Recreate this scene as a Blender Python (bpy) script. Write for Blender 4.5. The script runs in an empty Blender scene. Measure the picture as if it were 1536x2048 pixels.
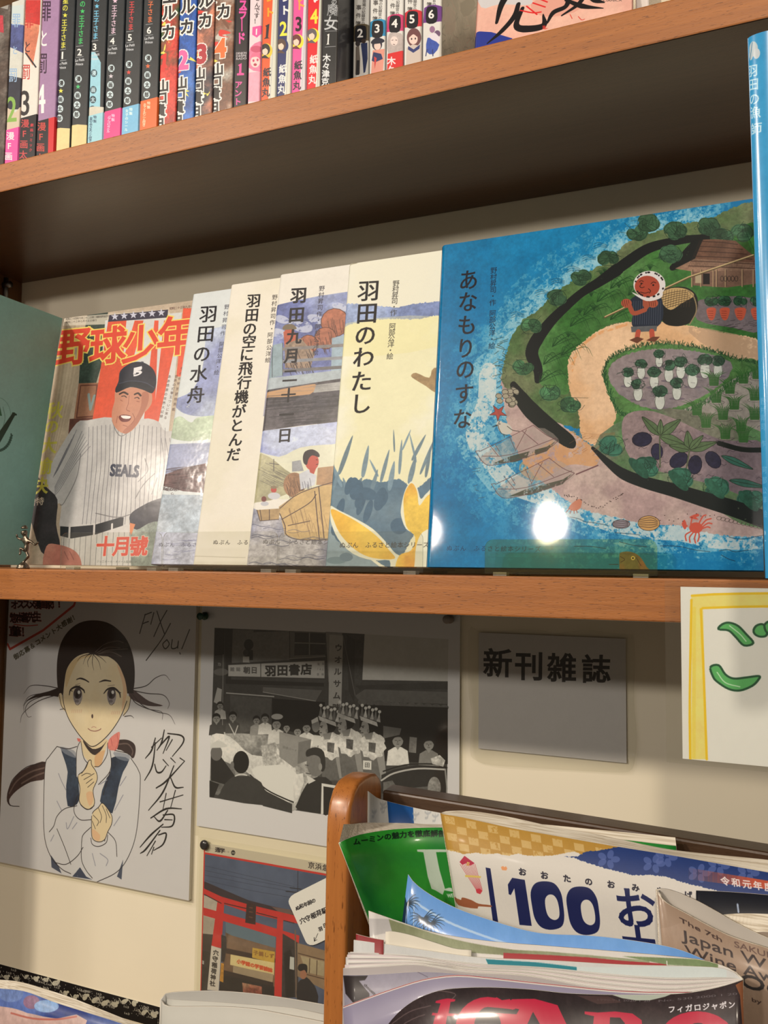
import bpy, math, random
import numpy as np
from mathutils import Vector

# ---------------------------------------------------------------- camera
SC = bpy.context.scene
COL = SC.collection
CAMP = np.array([0.85515798, -0.78770975, 0.00540938])
YAW, PITCH, ROLL, FPX = 0.40494811, 0.06652369, 0.01116380, 1656.11
cy, sy, cp, sp = math.cos(YAW), math.sin(YAW), math.cos(PITCH), math.sin(PITCH)
FWD = np.array([-sy * cp, cy * cp, sp])
R0 = np.array([cy, sy, 0.0]); U0 = np.cross(R0, FWD)
RGT = math.cos(ROLL) * R0 + math.sin(ROLL) * U0
UPV = -math.sin(ROLL) * R0 + math.cos(ROLL) * U0
cam_data = bpy.data.cameras.new('camera'); cam = bpy.data.objects.new('camera', cam_data); COL.objects.link(cam)
from mathutils import Matrix
cam.matrix_world = Matrix(((RGT[0], UPV[0], -FWD[0], CAMP[0]), (RGT[1], UPV[1], -FWD[1], CAMP[1]),
                           (RGT[2], UPV[2], -FWD[2], CAMP[2]), (0, 0, 0, 1)))
cam_data.sensor_fit = 'VERTICAL'; cam_data.sensor_height = 36.0; cam_data.lens = 36.0 * FPX / 2048
cam_data.clip_start = 0.01
SC.camera = cam
# ---------------------------------------------------------------- light and exposure
w = bpy.data.worlds.new('world'); SC.world = w; w.use_nodes = True
w.node_tree.nodes['Background'].inputs[0].default_value = (1.0, 0.80, 0.60, 1)
w.node_tree.nodes['Background'].inputs[1].default_value = 0.13
SC.view_settings.view_transform = 'Standard'; SC.view_settings.look = 'None'
SC.view_settings.exposure = -0.13; SC.view_settings.gamma = 1.0; SC.view_settings.use_curve_mapping = False
def lamp(name, loc, power, rad, col):
    l = bpy.data.lights.new(name, 'POINT'); l.energy = power; l.shadow_soft_size = rad; l.color = col
    o = bpy.data.objects.new(name, l); o.location = loc; COL.objects.link(o)
lamp('ceiling_bulb', (0.14, -2.1, 0.63), 31, 0.06, (1.0, 0.89, 0.79))
lamp('ceiling_bulb', (-0.42, -2.1, 0.62), 19, 0.06, (1.0, 0.89, 0.79))
lamp('ceiling_bulb', (-1.15, -2.05, 0.62), 14, 0.07, (1.0, 0.89, 0.79))
lamp('pendant_bulb', (-0.50, -1.85, 1.08), 112, 0.07, (1.0, 0.85, 0.69))
lamp('pendant_bulb', (-1.20, -1.85, 1.12), 26, 0.08, (1.0, 0.87, 0.74))
lamp('pendant_bulb', (1.08, -1.85, 1.10), 62, 0.07, (1.0, 0.85, 0.69))

# ---------------------------------------------------------------- measuring: photograph pixels (1536x2048) <-> places in the room
def ray(px, py):
    px = np.asarray(px, float); py = np.asarray(py, float)
    return FWD + RGT * ((px - 768) / FPX)[..., None] - UPV * ((py - 1024) / FPX)[..., None]
def hit(px, py, ax, v):                       # point seen at (px,py) on the plane coordinate[ax] = v
    d = ray(px, py); t = (v - CAMP[ax]) / d[ax]; return CAMP + t * d
def hitp(px, py, p0, n):
    d = ray(px, py); t = ((np.asarray(p0) - CAMP) @ n) / (d @ n); return CAMP + t * d
def proj(P):
    d = np.asarray(P, float) - CAMP; z = d @ FWD
    return np.stack([768 + FPX * (d @ RGT) / z, 1024 - FPX * (d @ UPV) / z], -1)
def homog(src, dst):
    A = []; b = []
    for (x, y), (u, v) in zip(src, dst):
        A.append([x, y, 1, 0, 0, 0, -u * x, -u * y]); b.append(u)
        A.append([0, 0, 0, x, y, 1, -v * x, -v * y]); b.append(v)
    h = np.linalg.solve(np.array(A), np.array(b)); return np.append(h, 1).reshape(3, 3)

# ---------------------------------------------------------------- materials
def new_mat(name):
    m = bpy.data.materials.new(name); m.use_nodes = True
    return m, m.node_tree, m.node_tree.nodes['Principled BSDF']
def lin(c):
    c = np.asarray(c, float) / 255.0
    return np.where(c <= 0.04045, c / 12.92, ((c + 0.055) / 1.055) ** 2.4)
def srgb(l):
    l = np.clip(l, 0, 1); return np.where(l <= 0.0031308, l * 12.92, 1.055 * l ** (1 / 2.4) - 0.055)
def alb(c, white=(245, 238, 224)):
    return tuple(np.clip(lin(c) / lin(white) * 0.8, 0, 0.9)) + (1,)
MATS = {}
def flat(name, col, rough=0.6, coat=0.0, metal=0.0, white=(245, 238, 224), noise=0.06, nscale=60.0, bump=0.0):
    if name in MATS: return MATS[name]
    m, t, p = new_mat(name); c = alb(col, white)
    nz = t.nodes.new('ShaderNodeTexNoise'); nz.inputs['Scale'].default_value = nscale; nz.inputs['Detail'].default_value = 4
    tc = t.nodes.new('ShaderNodeTexCoord'); t.links.new(tc.outputs['Object'], nz.inputs['Vector'])
    mx = t.nodes.new('ShaderNodeMix'); mx.data_type = 'RGBA'
    mx.inputs['A'].default_value = tuple(x * (1 - noise) for x in c[:3]) + (1,)
    mx.inputs['B'].default_value = tuple(min(1, x * (1 + noise)) for x in c[:3]) + (1,)
    t.links.new(nz.outputs['Fac'], mx.inputs['Factor']); t.links.new(mx.outputs['Result'], p.inputs['Base Color'])
    p.inputs['Roughness'].default_value = rough; p.inputs['Coat Weight'].default_value = coat; p.inputs['Coat Roughness'].default_value = 0.08
    p.inputs['Metallic'].default_value = metal
    if bump:
        b = t.nodes.new('ShaderNodeBump'); b.inputs['Strength'].default_value = bump; b.inputs['Distance'].default_value = 0.001
        t.links.new(nz.outputs['Fac'], b.inputs['Height']); t.links.new(b.outputs['Normal'], p.inputs['Normal'])
    MATS[name] = m; return m
def wood(name, base, dark, along, rough=0.38, gs=1.0, coat=0.25, bump=0.25):
    m, t, p = new_mat(name)
    tc = t.nodes.new('ShaderNodeTexCoord'); mp = t.nodes.new('ShaderNodeMapping')
    sc = [260 * gs, 260 * gs, 260 * gs]; sc[along] = 9 * gs; mp.inputs['Scale'].default_value = sc
    t.links.new(tc.outputs['Object'], mp.inputs['Vector'])
    n1 = t.nodes.new('ShaderNodeTexNoise'); n1.inputs['Scale'].default_value = 1; n1.inputs['Detail'].default_value = 6; n1.inputs['Roughness'].default_value = .6
    t.links.new(mp.outputs[0], n1.inputs['Vector'])
    mp2 = t.nodes.new('ShaderNodeMapping'); sc2 = [1500 * gs] * 3; sc2[along] = 170 * gs; mp2.inputs['Scale'].default_value = sc2
    t.links.new(tc.outputs['Object'], mp2.inputs['Vector'])
    n2 = t.nodes.new('ShaderNodeTexNoise'); n2.inputs['Scale'].default_value = 1; n2.inputs['Detail'].default_value = 2
    t.links.new(mp2.outputs[0], n2.inputs['Vector'])
    r1 = t.nodes.new('ShaderNodeValToRGB'); r1.color_ramp.elements[0].position = .3; r1.color_ramp.elements[1].position = .7
    r1.color_ramp.elements[0].color = tuple(a * .5 + b * .5 for a, b in zip(alb(base), alb(dark))); r1.color_ramp.elements[1].color = alb(base)
    t.links.new(n1.outputs['Fac'], r1.inputs['Fac'])
    r2 = t.nodes.new('ShaderNodeValToRGB'); r2.color_ramp.elements[0].position = .30; r2.color_ramp.elements[1].position = .37
    r2.color_ramp.elements[0].color = (.25, .2, .15, 1); r2.color_ramp.elements[1].color = (1, 1, 1, 1)
    t.links.new(n2.outputs['Fac'], r2.inputs['Fac'])
    mx = t.nodes.new('ShaderNodeMix'); mx.data_type = 'RGBA'; mx.blend_type = 'MULTIPLY'; mx.inputs['Factor'].default_value = .75
    t.links.new(r1.outputs[0], mx.inputs['A']); t.links.new(r2.outputs[0], mx.inputs['B']); t.links.new(mx.outputs['Result'], p.inputs['Base Color'])
    b = t.nodes.new('ShaderNodeBump'); b.inputs['Strength'].default_value = bump; b.inputs['Distance'].default_value = .0006
    t.links.new(n2.outputs['Fac'], b.inputs['Height']); t.links.new(b.outputs['Normal'], p.inputs['Normal'])
    p.inputs['Roughness'].default_value = rough; p.inputs['Coat Weight'].default_value = coat; p.inputs['Coat Roughness'].default_value = .22
    return m
def clear(name, tint, rough=0.03, body=0.04):
    m, t, p = new_mat(name); t.nodes.remove(p)
    out = t.nodes['Material Output']
    tr = t.nodes.new('ShaderNodeBsdfTransparent'); tr.inputs[0].default_value = tint
    gl = t.nodes.new('ShaderNodeBsdfGlossy'); gl.inputs['Roughness'].default_value = rough
    df = t.nodes.new('ShaderNodeBsdfDiffuse'); df.inputs[0].default_value = (.75, .72, .65, 1)
    fr = t.nodes.new('ShaderNodeFresnel'); ge = t.nodes.new('ShaderNodeNewGeometry'); ma = t.nodes.new('ShaderNodeMath'); ma.operation = 'MULTIPLY_ADD'
    t.links.new(ge.outputs['Backfacing'], ma.inputs[0]); ma.inputs[1].default_value = 1 / 1.45 - 1.45; ma.inputs[2].default_value = 1.45; t.links.new(ma.outputs[0], fr.inputs[0])
    m1 = t.nodes.new('ShaderNodeMixShader'); m1.inputs[0].default_value = body
    t.links.new(tr.outputs[0], m1.inputs[1]); t.links.new(df.outputs[0], m1.inputs[2])
    m2 = t.nodes.new('ShaderNodeMixShader'); t.links.new(fr.outputs[0], m2.inputs[0])
    t.links.new(m1.outputs[0], m2.inputs[1]); t.links.new(gl.outputs[0], m2.inputs[2]); t.links.new(m2.outputs[0], out.inputs[0])
    return m

# ---------------------------------------------------------------- objects
def thing(name, label, cat, loc=(0, 0, 0), group=None):
    o = bpy.data.objects.new(name, None); COL.objects.link(o); o.location = loc; o.empty_display_size = .02
    o['label'] = label; o['category'] = cat
    if group: o['group'] = group
    return o
def mesh(name, verts, faces, mats, parent=None, uvs=None, mi=None, smooth=False, label=None):
    """verts in room coordinates; the object keeps its parent's origin"""
    off = np.array(parent.location[:]) if parent else np.zeros(3)
    p = parent
    if p and p.parent: off = np.array(p['_o']) if '_o' in p else off
    V = np.asarray(verts, float) - off
    me = bpy.data.meshes.new(name); me.from_pydata([tuple(v) for v in V], [], [tuple(int(i) for i in f) for f in faces])
    for m in (mats if isinstance(mats, (list, tuple)) else [mats]): me.materials.append(m)
    if uvs is not None:
        ul = me.uv_layers.new(name='UVMap'); uvs = np.asarray(uvs, float)
        idx = np.empty(len(me.loops), int); me.loops.foreach_get('vertex_index', idx)
        ul.data.foreach_set('uv', uvs[idx].ravel())
    if mi is not None: me.polygons.foreach_set('material_index', [int(i) for i in mi])
    if smooth: me.polygons.foreach_set('use_smooth', [True] * len(me.polygons))
    me.update()
    o = bpy.data.objects.new(name, me); COL.objects.link(o)
    if parent: o.parent = parent
    if label: o['label'] = label
    return o
def boxvf(lo, hi):
    x0, y0, z0 = lo; x1, y1, z1 = hi
    v = [(x0, y0, z0), (x1, y0, z0), (x1, y1, z0), (x0, y1, z0), (x0, y0, z1), (x1, y0, z1), (x1, y1, z1), (x0, y1, z1)]
    return v, [(0, 3, 2, 1), (4, 5, 6, 7), (0, 1, 5, 4), (1, 2, 6, 5), (2, 3, 7, 6), (3, 0, 4, 7)]
def bevel(o, w, seg=2):
    b = o.modifiers.new('bevel', 'BEVEL'); b.width = w; b.segments = seg; b.limit_method = 'ANGLE'; return o
def box(name, lo, hi, m, parent=None, bev=0, label=None):
    v, f = boxvf(lo, hi); o = mesh(name, v, f, m, parent, label=label)
    if bev: bevel(o, bev)
    return o
def grid(nu, nv, P, close=False):
    """P(u,v)->xyz for arrays; returns verts, faces, uv (v down the sheet)"""
    u, v = np.meshgrid(np.linspace(0, 1, nu + 1), np.linspace(0, 1, nv + 1))
    V = P(u.ravel(), v.ravel()); F = []
    for j in range(nv):
        for i in range(nu):
            a = j * (nu + 1) + i; F.append((a, a + nu + 1, a + nu + 2, a + 1))
    return V, F, np.stack([u.ravel(), 1 - v.ravel()], -1)
def tube(path, r, m, name, parent=None, seg=8, label=None, taper=None):
    path = np.asarray(path, float); n = len(path); V = []; F = []
    for i, p in enumerate(path):
        d = path[min(i + 1, n - 1)] - path[max(i - 1, 0)]; d /= np.linalg.norm(d) + 1e-12
        a = np.cross(d, [0, 0, 1]) if abs(d[2]) < .9 else np.cross(d, [1, 0, 0]); a /= np.linalg.norm(a); b = np.cross(d, a)
        rr = r if taper is None else taper[i]
        for k in range(seg):
            t = 2 * math.pi * k / seg; V.append(p + rr * (a * math.cos(t) + b * math.sin(t)))
    for i in range(n - 1):
        for k in range(seg):
            F.append((i * seg + k, i * seg + (k + 1) % seg, (i + 1) * seg + (k + 1) % seg, (i + 1) * seg + k))
    F.append(tuple(range(seg))[::-1]); F.append(tuple((n - 1) * seg + k for k in range(seg)))
    return mesh(name, V, F, m, parent, smooth=True, label=label)

# ---------------------------------------------------------------- drawing of printed and written matter (colour arrays made here, nothing loaded)
RS = np.random.RandomState(7)
def upsample(a, n):
    k = a.shape[0]; x = np.linspace(0, k, n, endpoint=False); i = x.astype(int) % k; j = (i + 1) % k; f = x - np.floor(x); f = f * f * (3 - 2 * f)
    r = a[i] * (1 - f)[:, None] + a[j] * f[:, None]; return r[:, i] * (1 - f)[None] + r[:, j] * f[None]
def fractal(n=1024, k0=8, octv=6, pers=.55):
    o = np.zeros((n, n)); a = 1; k = k0
    for _ in range(octv):
        if k > n: break
        o += a * upsample(RS.rand(k, k), n); a *= pers; k *= 2
    o -= o.min(); return (o / o.max()).astype(np.float32)
NZ = [fractal(1024, 6), fractal(1024, 24, 5), fractal(1024, 120, 3, .7), fractal(1024, 4, 3)]
def nzf(k, h, w_, ox=0, oy=0):
    n = NZ[k]; return n[np.ix_((np.arange(h) + oy) % 1024, (np.arange(w_) + ox) % 1024)]
GL = {}
_tc = bpy.data.curves.new('t', 'FONT'); _tc.size = 1; _tc.resolution_u = 3; _to = bpy.data.objects.new('t', _tc); COL.objects.link(_to)
def glyph(s):
    if s in GL: return GL[s]
    _tc.body = s; me = _to.to_mesh(); n = len(me.vertices); co = np.empty(n * 3, np.float32); me.vertices.foreach_get('co', co); co = co.reshape(-1, 3)[:, :2].astype(float)
    me.calc_loop_triangles(); tr = np.empty(len(me.loop_triangles) * 3, int); me.loop_triangles.foreach_get('vertices', tr); tr = tr.reshape(-1, 3)
    if len(tr):
        e = np.sort(np.concatenate([tr[:, [0, 1]], tr[:, [1, 2]], tr[:, [2, 0]]]), 1); key, cnt = np.unique(e, axis=0, return_counts=True); be = key[cnt == 1]
    else: be = np.zeros((0, 2), int)
    _to.to_mesh_clear(); GL[s] = (co, tr, be); return GL[s]
def smooth(pts, n=8, closed=False):
    p = np.asarray(pts, float)
    if len(p) < 3: return p
    q = np.vstack([p[-1:], p, p[:2]]) if closed else np.vstack([2 * p[0] - p[1], p, 2 * p[-1] - p[-2]])
    t = (np.arange(n) / n)[:, None]; out = []
    for i in range(1, len(q) - 2):
        a, b, c, d = q[i - 1], q[i], q[i + 1], q[i + 2]
        out.append(.5 * (2 * b + (c - a) * t + (2 * a - 5 * b + 4 * c - d) * t ** 2 + (3 * b - a - 3 * c + d) * t ** 3))
    out = np.vstack(out); return out if closed else np.vstack([out, p[-1:]])
CIRC = np.stack([np.cos(np.arange(10) * 2 * np.pi / 10), np.sin(np.arange(10) * 2 * np.pi / 10)], -1)
class Cv:
    """a print: canvas of w x h, placed on a surface; points are given where they show in the photograph"""
    def __init__(s, w, h, tofn, base=(255, 255, 255), ex=(1, 0), ey=(0, 1)):
        s.w, s.h, s.to = w, h, tofn; s.a = np.empty((h, w, 3), np.float32); s.a[:] = np.array(base, np.float32)
        s.o = (0, 0, 1.0); s.ex = np.array(ex, float); s.ey = np.array(ey, float)
    def org(s, x=0, y=0, sc=1.0): s.o = (x, y, sc)
    def P(s, pts): return np.asarray(pts, float).reshape(-1, 2) / s.o[2] + np.array(s.o[:2])
    def m(s, pts): return s.to(s.P(pts)) * np.array([s.w, s.h])
    def scale(s, p):
        p = np.asarray(p, float).reshape(-1, 2)[:1]; q = s.m(np.vstack([p, p + [1, 0], p + [0, 1]]))
        return math.sqrt(abs((q[1, 0] - q[0, 0]) * (q[2, 1] - q[0, 1]) - (q[1, 1] - q[0, 1]) * (q[2, 0] - q[0, 0])))
    def cov(s, E):
        SUB = 4
        if len(E) == 0: return None
        x0 = int(max(0, math.floor(min(E[:, 0].min(), E[:, 2].min())) - 1)); x1 = int(min(s.w, math.ceil(max(E[:, 0].max(), E[:, 2].max())) + 2))
        y0 = int(max(0, math.floor(min(E[:, 1].min(), E[:, 3].min())))); y1 = int(min(s.h, math.ceil(max(E[:, 1].max(), E[:, 3].max())) + 1))
        if x1 <= x0 or y1 <= y0: return None
        W, H = x1 - x0, y1 - y0
        ax, ay, bx, by = E[:, 0] - x0, (E[:, 1] - y0) * SUB, E[:, 2] - x0, (E[:, 3] - y0) * SUB
        sg = np.where(by > ay, 1.0, -1.0); lo = np.minimum(ay, by); hi = np.maximum(ay, by)
        r0 = np.clip(np.ceil(lo - .5), 0, H * SUB).astype(int); r1 = np.clip(np.ceil(hi - .5), 0, H * SUB).astype(int); n = np.maximum(r1 - r0, 0)
        k = np.repeat(np.arange(len(E)), n)
        if len(k) == 0: return None
        row = np.arange(len(k)) - np.repeat(np.cumsum(n) - n, n) + r0[k]
        xs = ax[k] + (row + .5 - ay[k]) * (bx[k] - ax[k]) / (by[k] - ay[k]); xs = np.clip(xs, 0, W - 1e-3); xi = xs.astype(int); fr = xs - xi
        acc = np.bincount(row * (W + 1) + xi, weights=sg[k] * (1 - fr), minlength=H * SUB * (W + 1)) + np.bincount(row * (W + 1) + xi + 1, weights=sg[k] * fr, minlength=H * SUB * (W + 1))[:H * SUB * (W + 1)]
        acc = acc[:H * SUB * (W + 1)].reshape(H * SUB, W + 1).cumsum(1)[:, :W]
        return x0, y0, np.clip(np.abs(acc), 0, 1).reshape(H, SUB, W).mean(1).astype(np.float32)
    def put(s, r, col, al=1.0, dry=None, tex=None, col2=None):
        """dry: 0..1 share left bare by the brush; tex: amount of mottling; col2: second colour mixed in by broad noise"""
        if r is None: return
        x0, y0, c = r; h, w_ = c.shape; c = c * al
        ox, oy = RS.randint(1024), RS.randint(1024)
        if dry is not None: c = c * np.clip((nzf(1, h, w_, ox, oy) * .45 + nzf(2, h, w_, ox, oy) * .55 - dry) * 8, 0, 1)
        colr = np.array(col, np.float32)[None, None]
        if col2 is not None:
            k = np.clip((nzf(0, h, w_, oy, ox) - .5) * 3.2 + .5, 0, 1)[..., None]; colr = colr * (1 - k) + np.array(col2, np.float32) * k
        if tex: colr = colr * (1 + tex * (nzf(1, h, w_, oy, ox) + nzf(2, h, w_, ox, oy) - 1.0))[..., None]
        v = s.a[y0:y0 + h, x0:x0 + w_]; v += (np.clip(colr, 0, 255) - v) * c[..., None]
    @staticmethod
    def edges(p): q = np.roll(p, -1, 0); return np.hstack([p, q])
    def poly(s, pts, col, al=1.0, sm=0, rough=0, **k):
        p = np.asarray(pts, float)
        if sm: p = smooth(p, sm, True)
        if rough:
            q = []
            for a, b in zip(p, np.roll(p, -1, 0)):
                n = max(1, int(np.hypot(*(b - a)) / (rough * 1.6))); q.append(a + (b - a) * (np.arange(n) / n)[:, None])
            p = np.vstack(q); p = p + RS.uniform(-rough, rough, p.shape)
        s.put(s.cov(s.edges(s.m(p))), col, al, **k)
    def ell(s, c, rx, ry, col, rot=0, **k):
        t = np.linspace(0, 2 * np.pi, 28, endpoint=False); x = rx * np.cos(t); y = ry * np.sin(t); cr, sr = math.cos(rot), math.sin(rot)
        s.poly(np.stack([c[0] + x * cr - y * sr, c[1] + x * sr + y * cr], -1), col, **k)
    def sedges(s, q, wd):
        wd = np.broadcast_to(np.asarray(wd, float), (len(q),)); d = q[1:] - q[:-1]; L = np.hypot(d[:, 0], d[:, 1])[:, None] + 1e-9; n = np.stack([-d[:, 1], d[:, 0]], -1) / L
        a = q[:-1] + n * wd[:-1, None] / 2; b = q[1:] + n * wd[1:, None] / 2; c = q[1:] - n * wd[1:, None] / 2; e = q[:-1] - n * wd[:-1, None] / 2
        Q = np.stack([a, b, c, e], 1); ar = ((Q - Q[:, :1])); ar = ar[:, 1, 0] * ar[:, 2, 1] - ar[:, 1, 1] * ar[:, 2, 0]; Q[ar < 0] = Q[ar < 0][:, ::-1]
        C = q[:, None] + CIRC[None] * wd[:, None, None] / 2
        return np.vstack([np.hstack([Q.reshape(-1, 2), np.roll(Q, -1, 1).reshape(-1, 2)]), np.hstack([C.reshape(-1, 2), np.roll(C, -1, 1).reshape(-1, 2)])])
    def line(s, pts, wd, col, al=1.0, sm=0, **k):
        p = np.asarray(pts, float)
        if sm and len(p) > 2: p = smooth(p, sm)
        if np.ndim(wd): wd = np.interp(np.linspace(0, 1, len(p)), np.linspace(0, 1, len(wd)), wd)
        sc = s.scale(p[:1]); s.put(s.cov(s.sedges(s.m(p), np.asarray(wd, float) * sc)), col, al, **k)
    def lines(s, L, wd, col, al=1.0, sm=0, **k):
        E = []; sc = s.scale(np.asarray(L[0], float)[:1])
        for p in L:
            p = np.asarray(p, float)
            if sm and len(p) > 2: p = smooth(p, sm)
            ww = wd if np.ndim(wd) == 0 else np.interp(np.linspace(0, 1, len(p)), np.linspace(0, 1, len(wd)), wd)
            E.append(s.sedges(s.m(p), np.asarray(ww, float) * sc))
        s.put(s.cov(np.vstack(E)), col, al, **k)
    def gedges(s, co, tr, be, f, bold, minc):
        if len(tr) == 0: return np.zeros((0, 4))
        out = []
        for dx in ([0] if not minc else np.linspace(-minc, minc, 4)):
            q = s.m(f(co + [dx, 0])); T = q[tr]; ar = (T[:, 1, 0] - T[:, 0, 0]) * (T[:, 2, 1] - T[:, 0, 1]) - (T[:, 1, 1] - T[:, 0, 1]) * (T[:, 2, 0] - T[:, 0, 0])
            T[ar < 0] = T[ar < 0][:, ::-1]; out.append(np.hstack([T.reshape(-1, 2), np.roll(T, -1, 1).reshape(-1, 2)]))
        if bold:
            q = s.m(f(co)); B = q[be]; b = bold * s.scale(f(co[:1])); d = B[:, 1] - B[:, 0]; L = np.hypot(d[:, 0], d[:, 1])[:, None] + 1e-9; d = d / L; n = np.stack([-d[:, 1], d[:, 0]], -1)
            a0 = B[:, 0] - d * b / 2; b0 = B[:, 1] + d * b / 2
            Q = np.stack([a0 + n * b / 2, b0 + n * b / 2, b0 - n * b / 2, a0 - n * b / 2], 1); ar = Q - Q[:, :1]; ar = ar[:, 1, 0] * ar[:, 2, 1] - ar[:, 1, 1] * ar[:, 2, 0]; Q[ar < 0] = Q[ar < 0][:, ::-1]
            out.append(np.hstack([Q.reshape(-1, 2), np.roll(Q, -1, 1).reshape(-1, 2)]))
        return np.vstack(out)
    def chars(s, st, p0, p1, size, col, bold=0, minc=0, halo=None, ex=None, ey=None, al=1.0, sx=1.0, jit=0, **k):
        """characters with centres spread evenly from p0 to p1"""
        ex = np.array(s.ex if ex is None else ex, float); ey = np.array(s.ey if ey is None else ey, float)
        p0 = np.array(p0, float); p1 = np.array(p1, float); n = len(st); J = []
        for i, ch in enumerate(st):
            if ch == ' ': continue
            c = p0 + (p1 - p0) * (i / max(1, n - 1)) + (RS.uniform(-jit, jit, 2) if jit else 0); co, tr, be = glyph(ch)
            if not len(co): continue
            cx = .5 if ord(ch) > 0x2000 else (co[:, 0].min() + co[:, 0].max()) / 2
            cyy = .375 if ord(ch) > 0x2000 else .34
            f = lambda g, c=c, cx=cx, cyy=cyy: c + (g[:, :1] - cx) * size * sx * ex - (g[:, 1:] - cyy) * size * ey
            J.append((co, tr, be, f))
        if halo:
            E = [s.gedges(*j, halo[0], 0) for j in J]; s.put(s.cov(np.vstack(E)), halo[1], al)
        if J:
            E = [s.gedges(*j, bold, minc) for j in J]; s.put(s.cov(np.vstack(E)), col, al, **k)
    def word(s, st, p0, p1, hgt, col, bold=0, halo=None, ey=None, al=1.0, **k):
        """a line of type fitted from p0 to p1 (baseline), capitals hgt high"""
        co, tr, be = glyph(st); ey = np.array(s.ey if ey is None else ey, float); p0 = np.array(p0, float); p1 = np.array(p1, float)
        a, b = co[:, 0].min(), co[:, 0].max(); f = lambda g: p0 + (p1 - p0) * ((g[:, :1] - a) / (b - a)) - g[:, 1:] / .70 * hgt * ey
        if halo: s.put(s.cov(s.gedges(co, tr, be, f, halo[0], 0)), halo[1], al)
        s.put(s.cov(s.gedges(co, tr, be, f, bold, 0)), col, al, **k)
    def fade(s, f):
        """f(X,Y)-> weights and colour over the photograph positions is too slow; use canvas u,v in 0..1"""
        u, v = np.meshgrid((np.arange(s.w) + .5) / s.w, (np.arange(s.h) + .5) / s.h); f(s.a, u.astype(np.float32), v.astype(np.float32))
    def mat(s, name, rough=.35, coat=.0, white=(245, 238, 224), coatr=.08, bump=0, grain=.03, spec=.35):
        L = lin(s.a) / lin(white) * 0.8; L = np.clip(L, 0, .88); S = srgb(L).astype(np.float32)
        px = np.ones((s.h, s.w, 4), np.float32); px[..., :3] = S[::-1]
        img = bpy.data.images.new(name, s.w, s.h, alpha=False); img.pixels.foreach_set(px.ravel()); img.update(); img.pack()
        m, t, p = new_mat(name); tx = t.nodes.new('ShaderNodeTexImage'); tx.image = img; tx.extension = 'EXTEND'
        nz = t.nodes.new('ShaderNodeTexNoise'); nz.inputs['Scale'].default_value = 900; mr = t.nodes.new('ShaderNodeMapRange')
        mr.inputs['To Min'].default_value = 1 - grain; mr.inputs['To Max'].default_value = 1 + grain
        tc = t.nodes.new('ShaderNodeTexCoord'); t.links.new(tc.outputs['Object'], nz.inputs['Vector']); t.links.new(nz.outputs['Fac'], mr.inputs['Value'])
        vm = t.nodes.new('ShaderNodeVectorMath'); vm.operation = 'SCALE'; t.links.new(tx.outputs['Color'], vm.inputs[0]); t.links.new(mr.outputs[0], vm.inputs['Scale'])
        t.links.new(vm.outputs[0], p.inputs['Base Color'])
        p.inputs['Roughness'].default_value = rough; p.inputs['Coat Weight'].default_value = coat; p.inputs['Coat Roughness'].default_value = coatr; p.inputs['Specular IOR Level'].default_value = spec
        if bump:
            n2 = t.nodes.new('ShaderNodeTexNoise'); n2.inputs['Scale'].default_value = 38; n2.inputs['Detail'].default_value = 3; b = t.nodes.new('ShaderNodeBump')
            b.inputs['Strength'].default_value = bump; b.inputs['Distance'].default_value = .002
            t.links.new(tc.outputs['Object'], n2.inputs['Vector']); t.links.new(n2.outputs['Fac'], b.inputs['Height']); t.links.new(b.outputs['Normal'], p.inputs['Coat Normal']); t.links.new(b.outputs['Normal'], p.inputs['Normal'])
        return m
def planar(O, U, V):
    """canvas mapping of the flat rectangle with corner O, width U and downward V"""
    O, U, V = (np.asarray(a, float) for a in (O, U, V))
    H = homog(proj(np.array([O, O + U, O + U + V, O + V])), [(0, 0), (1, 0), (1, 1), (0, 1)])
    def to(p):
        q = np.hstack([p, np.ones((len(p), 1))]) @ H.T; return q[:, :2] / q[:, 2:]
    return to
def bent(Pf):
    """canvas mapping of a bent sheet P(u,v): start on its grid, then Newton steps"""
    g = np.linspace(-.2, 1.2, 36); U, V = np.meshgrid(g, g); U, V = U.ravel(), V.ravel(); G = proj(Pf(U, V))
    def to(p):
        k = ((p[:, None] - G[None]) ** 2).sum(-1).argmin(1); u = U[k].copy(); v = V[k].copy(); h = 2e-3
        for _ in range(5):
            a = proj(Pf(u, v)); du = (proj(Pf(u + h, v)) - a) / h; dv = (proj(Pf(u, v + h)) - a) / h; r = p - a
            det = du[:, 0] * dv[:, 1] - du[:, 1] * dv[:, 0]; det = np.where(abs(det) < 1e-6, 1e-6, det)
            u += np.clip((r[:, 0] * dv[:, 1] - r[:, 1] * dv[:, 0]) / det, -.08, .08); v += np.clip((du[:, 0] * r[:, 1] - du[:, 1] * r[:, 0]) / det, -.08, .08)
        return np.stack([u, v], -1)
    return to

# ================================================================ large structure
WO = {}
def org_of(p): return np.array(WO.get(p.name, tuple(p.location)))
_mesh = mesh
def mesh(name, verts, faces, mats, parent=None, **k):
    if parent is None: return _mesh(name, verts, faces, mats, None, **k)
    off = org_of(parent); o = _mesh(name, np.asarray(verts, float) - off, faces, mats, None, **k); o.parent = parent; WO[o.name] = tuple(off); return o
WALL = flat('cream_wall_paint', (250, 236, 200), .7, noise=.035, nscale=9, bump=.15)
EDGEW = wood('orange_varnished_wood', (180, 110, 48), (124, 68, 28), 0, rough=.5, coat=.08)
DARKW = wood('shaded_underside_wood', (84, 52, 26), (58, 34, 15), 0, rough=.3, coat=.2, bump=.1)  # board undersides only: same wood darkened, their shade put into the colour
D, H, T = 0.20849, 0.37, 0.02896
wb = box('wall_back', (-.6, 0, -1.0), (1.6, .02, 1.0), WALL); wb['kind'] = 'structure'
case = thing('bookcase', 'orange-brown varnished wooden bookcase fixed to the cream wall', 'bookcase', (0, 0, -.95))
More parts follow.
